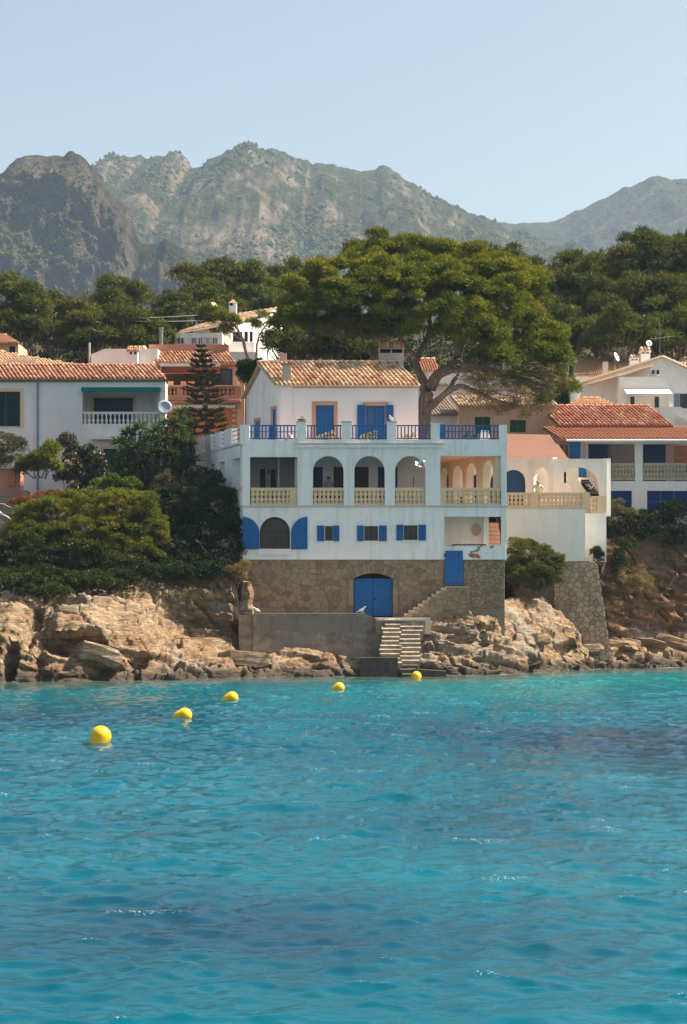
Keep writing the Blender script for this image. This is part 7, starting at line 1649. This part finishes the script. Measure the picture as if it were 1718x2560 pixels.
def buoys():
    mat = N('buoy_plastic'); c = mat.ramp(mat.noise(1.5, 4, .6), [(.3, (.82, .44, .004)), (.7, (.88, .52, .012))]); mat.bsdf(c, .42, None, .4)
    spots = [(252, 1857, .55, None, 'round yellow buoy floating upright, the one farthest from the shore'), (462, 1797, .47, (-1, -.1, -.28), 'deep yellow buoy tilted on its side, second in the line from open water'),
             (580, 1752, .48, (-1, -.2, -.42), 'yellow buoy with dark eyelet at its tail, middle of the line'), (848, 1726, .47, (-1, -.2, -.45), 'yellow teardrop buoy fourth in the line towards the steps'), (1041, 1699, .52, None, 'small yellow buoy close to the foot of the sea steps')]
    for px, py, dia, tail, lab in spots:
        Z = F * CZ / (py - HZ); Y = Z - D; x = PX(px, Y); r = dia / 2; t = thing('buoy', lab, 'buoy', (x, Y, 0), 'yellow buoys in a line across the bay')
        tv = Vector(tail if tail else (-.25, -.35, -.9)).normalized(); c0 = Vector((x, Y, r * (.62 if tail is None else .5)))
        prof = []
        for i in range(15):
            a = math.pi * i / 14; rr, zz = r * math.sin(a), -r * math.cos(a)
            if a > 2.0: f = (a - 2.0) / (math.pi - 2.0); zz = zz + f * r * .85; rr = rr * (1 - .0 * f) + .045 * f
            prof.append((max(rr, .004), zz))
        b = MB().lathe(prof, n=28); q = tv.to_track_quat('Z', 'Y').to_matrix(); b.v = [tuple(c0 + q @ Vector(v)) for v in b.v]; b.build('float', mat.m, t, True)
        e = c0 + tv * r * 1.87; ring = MB(); u_ = tv.orthogonal().normalized(); ring.tube([e + (tv * math.cos(w) + u_ * math.sin(w)) * .045 for w in [i * math.pi / 6 for i in range(13)]], .016, 5, False); ring.build('eyelet', M['iron'], t)
        MB().tube([e, e + Vector((-.1, 0, -.3)), e + Vector((-.15, .1, -1.4))], .012, 5).build('mooring_rope', M['iron'], t)
buoys()

def gull(label, c, heading, span=1.1, fly=True, bank=0.0, flap=.35, scale=1.0):
    c = Vector(c); t = thing('seagull', label, 'seagull', c); h = Vector(heading).normalized(); s = h.cross(EZ).normalized(); u = s.cross(h)
    W = lambda a, b_, z: c + (h * a + s * b_ + u * z) * scale
    b = MB(); ring = [(-.24, .012, .0), (-.16, .045, 0), (-.05, .075, -.005), (.06, .075, -.005), (.13, .055, .02), (.17, .045, .045), (.22, .042, .055), (.26, .022, .05), (.275, .008, .048)]; n = 8
    for a, r, z in ring:
        for j in range(n): w = 2 * math.pi * j / n; b.v.append(tuple(W(a, r * math.cos(w), z + r * .9 * math.sin(w))))
    for i in range(len(ring) - 1):
        for j in range(n): q = i * n; b.f.append((q + j, q + (j + 1) % n, q + n + (j + 1) % n, q + n + j))
    b.f += [tuple(reversed(range(n))), tuple((len(ring) - 1) * n + j for j in range(n))]
    b.build('body', M['dishwhite'], t, True)
    MB().pts([W(.27, 0, .05), W(.275, .012, .045), W(.275, -.012, .045), W(.33, 0, .035)], [(0, 1, 3), (0, 3, 2), (1, 2, 3), (0, 2, 1)]).build('beak', M['buoyyellow'], t)
    MB().pts([W(-.2, .03, .005), W(-.2, -.03, .005), W(-.36, -.07, .0), W(-.36, .07, .0), W(-.2, 0, -.02), W(-.36, 0, -.012)], [(0, 1, 2, 3), (0, 4, 1), (3, 5, 4, 0), (1, 4, 5, 2), (2, 5, 3)]).build('tail', M['dishwhite'], t)
    for sg in (-1, 1):
        wb = MB()
        if fly: pts = [(.1, .05, .03, .1), (.12, .28, .03 + flap * .3, .16), (.02, .5, .02 + flap * .34, .12), (-.1, span * .56, flap * .26, .03)]
        else: pts = [(.1, .07, .02, .06), (0, .085, .015, .08), (-.15, .065, .01, .05), (-.3, .03, .0, .015)]
        if fly:
            for a, o_, z, ch in pts:
                for k in (0, 1): wb.v += [tuple(W(a, sg * o_, z + .012 - .012 * k)), tuple(W(a - ch * 1.25, sg * o_, z - .004 * k))]
            for i in range(3):
                q = i * 4; wb.f += [(q, q + 1, q + 5, q + 4), (q + 2, q + 6, q + 7, q + 3), (q, q + 4, q + 6, q + 2), (q + 1, q + 3, q + 7, q + 5)]
            wb.f += [(0, 2, 3, 1), (12, 13, 15, 14)]
        else: wb.tube([W(a, sg * o_, z) for a, o_, z, ch in pts], [ch * .6 * scale for a, o_, z, ch in pts], 6)
        wb.build('wing', M['gullgrey'], t)
    if not fly:
        for sg in (-1, 1): MB().tube([W(0, sg * .03, -.05), W(.01, sg * .035, -.19)], .008, 5).build('leg', M['buoyyellow'], t)
    return t
M['buoyyellow'] = solid('beak_yellow', (.7, .4, .03), .5); M['gullgrey'] = solid('gull_wing', (.72, .72, .73), .7)
gull('white gull flying past the third arch of the villa', P(1046, 1166, -4), (-.8, -.35, .1), 1.15, True, 0, .9, .9)
gull('white gull landing beside the left blue railing', P(728, 1090, -3), (-.6, -.5, .35), 1.05, True, 0, -.8, .8)
gull('gull flapping beside the large arch of the terrace wing', P(1478, 1221, 7), (.5, -.7, .2), 1.0, True, 0, 1.0, .6)
gull('gull perched on the fourth parapet pillar', Vector((U(978), .15, Zf(1056) + .05 + .17)), (-.4, -.6, .5), 1, False, 0, 0, .95)
gull('gull standing on the retaining wall before the boathouse door', Vector((PX(905, -3), -3.0, PZ(1535, -3.2) + .06 + .18)), (.7, -.4, .35), 1, False)
gull('gull resting at the left end of the retaining wall', Vector((PX(641, -3), -3.0, PZ(1535, -3.2) + .06 + .18)), (-.6, -.6, .3), 1, False, 0, 0, .9)

# ================================================================== PEOPLE
def skin_mesh(name, parent, joints, edges, mat, root=0, sub=2):
    me = bpy.data.meshes.new(name); o3 = org(parent); me.from_pydata([tuple(Vector(j[0]) - o3) for j in joints], edges, []); me.update()
    o = link(me, name, mat, parent); md = o.modifiers.new('skin', 'SKIN'); md.use_smooth_shade = True
    for i, j in enumerate(joints):
        r = j[1] if hasattr(j[1], '__len__') else (j[1], j[1]); me.skin_vertices[0].data[i].radius = r; me.skin_vertices[0].data[i].use_root = (i == root)
    sb = o.modifiers.new('sub', 'SUBSURF'); sb.levels = sub; sb.render_levels = sub
    return o
def person(label, base, face, shirt, trousers, hair, arms, lean=0.0, h=1.74):
    """base: point on the floor; face: facing direction; arms: elbows and wrists in body axes (right, forward, up in metres)"""
    b = Vector(base); f = Vector(face); f.z = 0; f.normalize(); r = f.cross(EZ); t = thing('person', label, 'person', b)
    W = lambda x, y, z: b + r * x + f * (y + lean * max(0, z - .95)) + EZ * z
    J = [(W(0, 0, .95), (.15, .11)), (W(0, .01, 1.12), (.145, .105)), (W(0, .01, 1.30), (.165, .115)), (W(0, 0, 1.43), (.12, .08)), (W(0, .01, 1.50), .055), (W(0, .02, 1.56), .07), (W(0, .02, 1.64), .098), (W(0, .015, 1.71), .075)]
    E = [(0, 1), (1, 2), (2, 3), (3, 4), (4, 5), (5, 6), (6, 7)]
    SJ = J[:4][:]; SJ = [(p, (q[0] + .018, q[1] + .018)) for p, q in SJ]; SE = [(0, 1), (1, 2), (2, 3)]; SJ[0] = (W(0, 0, .90), (.165, .125)); TJ = [(W(0, 0, .98), (.16, .12))]; TE = []
    for sg, arm in ((-1, arms[0]), (1, arms[1])):
        i = len(J); sh = W(sg * .18, 0, 1.42); el = W(*arm[0]); wr = W(*arm[1]); hd = (wr - el).normalized()
        J += [(sh, .062), (el, .045), (wr, .032), (wr + hd * .08, (.045, .02))]; E += [(3, i), (i, i + 1), (i + 1, i + 2), (i + 2, i + 3)]
        for k in range(4):
            off = r * sg * (-.028 + .019 * k); m = len(J); ln = (.05, .062, .066, .052)[k]; J += [(wr + hd * .09 + off, .009), (wr + hd * (.09 + ln) + off - EZ * .02, .008)]; E += [(i + 3, m), (m, m + 1)]
        m = len(J); J += [(wr + hd * .05 - r * sg * .045, .011), (wr + hd * .09 - r * sg * .06 - EZ * .01, .009)]; E += [(i + 2, m), (m, m + 1)]
        k = len(SJ); SJ += [(sh, .078), (sh.lerp(el, .72), .068)]; SE += [(3, k), (k, k + 1)]
        i = len(J); J += [(W(sg * .1, 0, .88), .088), (W(sg * .11, .02, .49), .058), (W(sg * .115, -.02, .08), .04), (W(sg * .12, .13, .04), (.045, .03))]; E += [(0, i), (i, i + 1), (i + 1, i + 2), (i + 2, i + 3)]
        k = len(TJ); TJ += [(W(sg * .1, 0, .87), .105), (W(sg * .11, .02, .49), .082), (W(sg * .115, -.01, .14), .075)]; TE += [(0, k), (k, k + 1), (k + 1, k + 2)]
    skin_mesh('body', t, J, E, M['skin'], 0)
    skin_mesh('shirt', t, SJ, SE, shirt, 0); skin_mesh('trousers', t, TJ, TE, trousers, 0)
    hb = MB(); hb.lathe([(.004, .085), (.05, .075), (.085, .045), (.102, 0), (.1, -.04), (.085, -.05), (.09, 0), (.07, .05)], W(0, 0, 1.655), 14); hb.v = [tuple(Vector(v) - f * .012) for v in hb.v]; hb.build('hair', hair, t, True, False)
    fc = MB(); hp = W(0, .02, 1.63); fc.obox(hp + f * .105 - EZ * .02, r * .012, f * .018, EZ * .022); fc.build('nose', M['skin'], t)
    for sg in (-1, 1):
        MB().obox(hp + f * .092 + r * sg * .033 + EZ * .012, r * .012, f * .006, EZ * .006).build('eye', M['dark'], t); MB().obox(hp + r * sg * .1, r * .01, f * .022, EZ * .03).build('ear', M['skin'], t)
    MB().obox(hp + f * .09 - EZ * .06, r * .022, f * .006, EZ * .005).build('mouth', M['lip'], t)
    return t
M['skin'] = solid('skin', (.48, .27, .19), .6, .3, 0, .1); M['lip'] = solid('lip', (.32, .12, .1), .6); M['hairgrey'] = solid('dark_grey_hair', (.06, .055, .05), .8); M['hairfair'] = solid('short_fair_hair', (.35, .24, .17), .8)
M['shirtgrey'] = solid('grey_blue_shirt', (.30, .33, .42), .9); M['shirtlight'] = solid('pale_sage_shirt', (.55, .55, .47), .9); M['trousers'] = solid('dark_blue_trousers', (.03, .035, .06), .9); M['shorts'] = solid('beige_trousers', (.4, .34, .26), .9)
person('person in grey blue T-shirt seen from behind in the first arch', (PX(822, 1.5), 1.5, Zf(1264) - .01), (-.25, 1, 0), M['shirtgrey'], M['trousers'], M['hairgrey'], [((-.26, .02, 1.16), (-.2, .2, 1.0)), ((.27, .0, 1.15), (.25, .16, .98))], .05)
zt = PZ(1271, 9.0)
person('person in pale shirt leaning on the cream balustrade of the terrace wing', (PX(1345, 9.65), 9.65, zt - .02), (.05, -1, 0), M['shirtlight'], M['shorts'], M['hairfair'], [((-.34, .1, 1.2), (-.26, .3, 1.0)), ((.34, .1, 1.2), (.26, .3, 1.0))], .12)

# ================================================================== HAZE
def haze():
    n = N('haze_air'); v = n.n('VolumePrincipled'); v.inputs['Color'].default_value = (.55, .74, 1.0, 1); v.inputs['Density'].default_value = HAZE_DENSITY; v.inputs['Anisotropy'].default_value = .0
    n.l(v.outputs[0], n.out.inputs['Volume'])
    o = MB().box(-2600, 2600, -1000, 3600, -3.5, 560).build('haze', n.m); tag(o, 'thin bluish air between the bay and the mountains', 'haze', kind='stuff')
HAZE_DENSITY = .00013
haze()
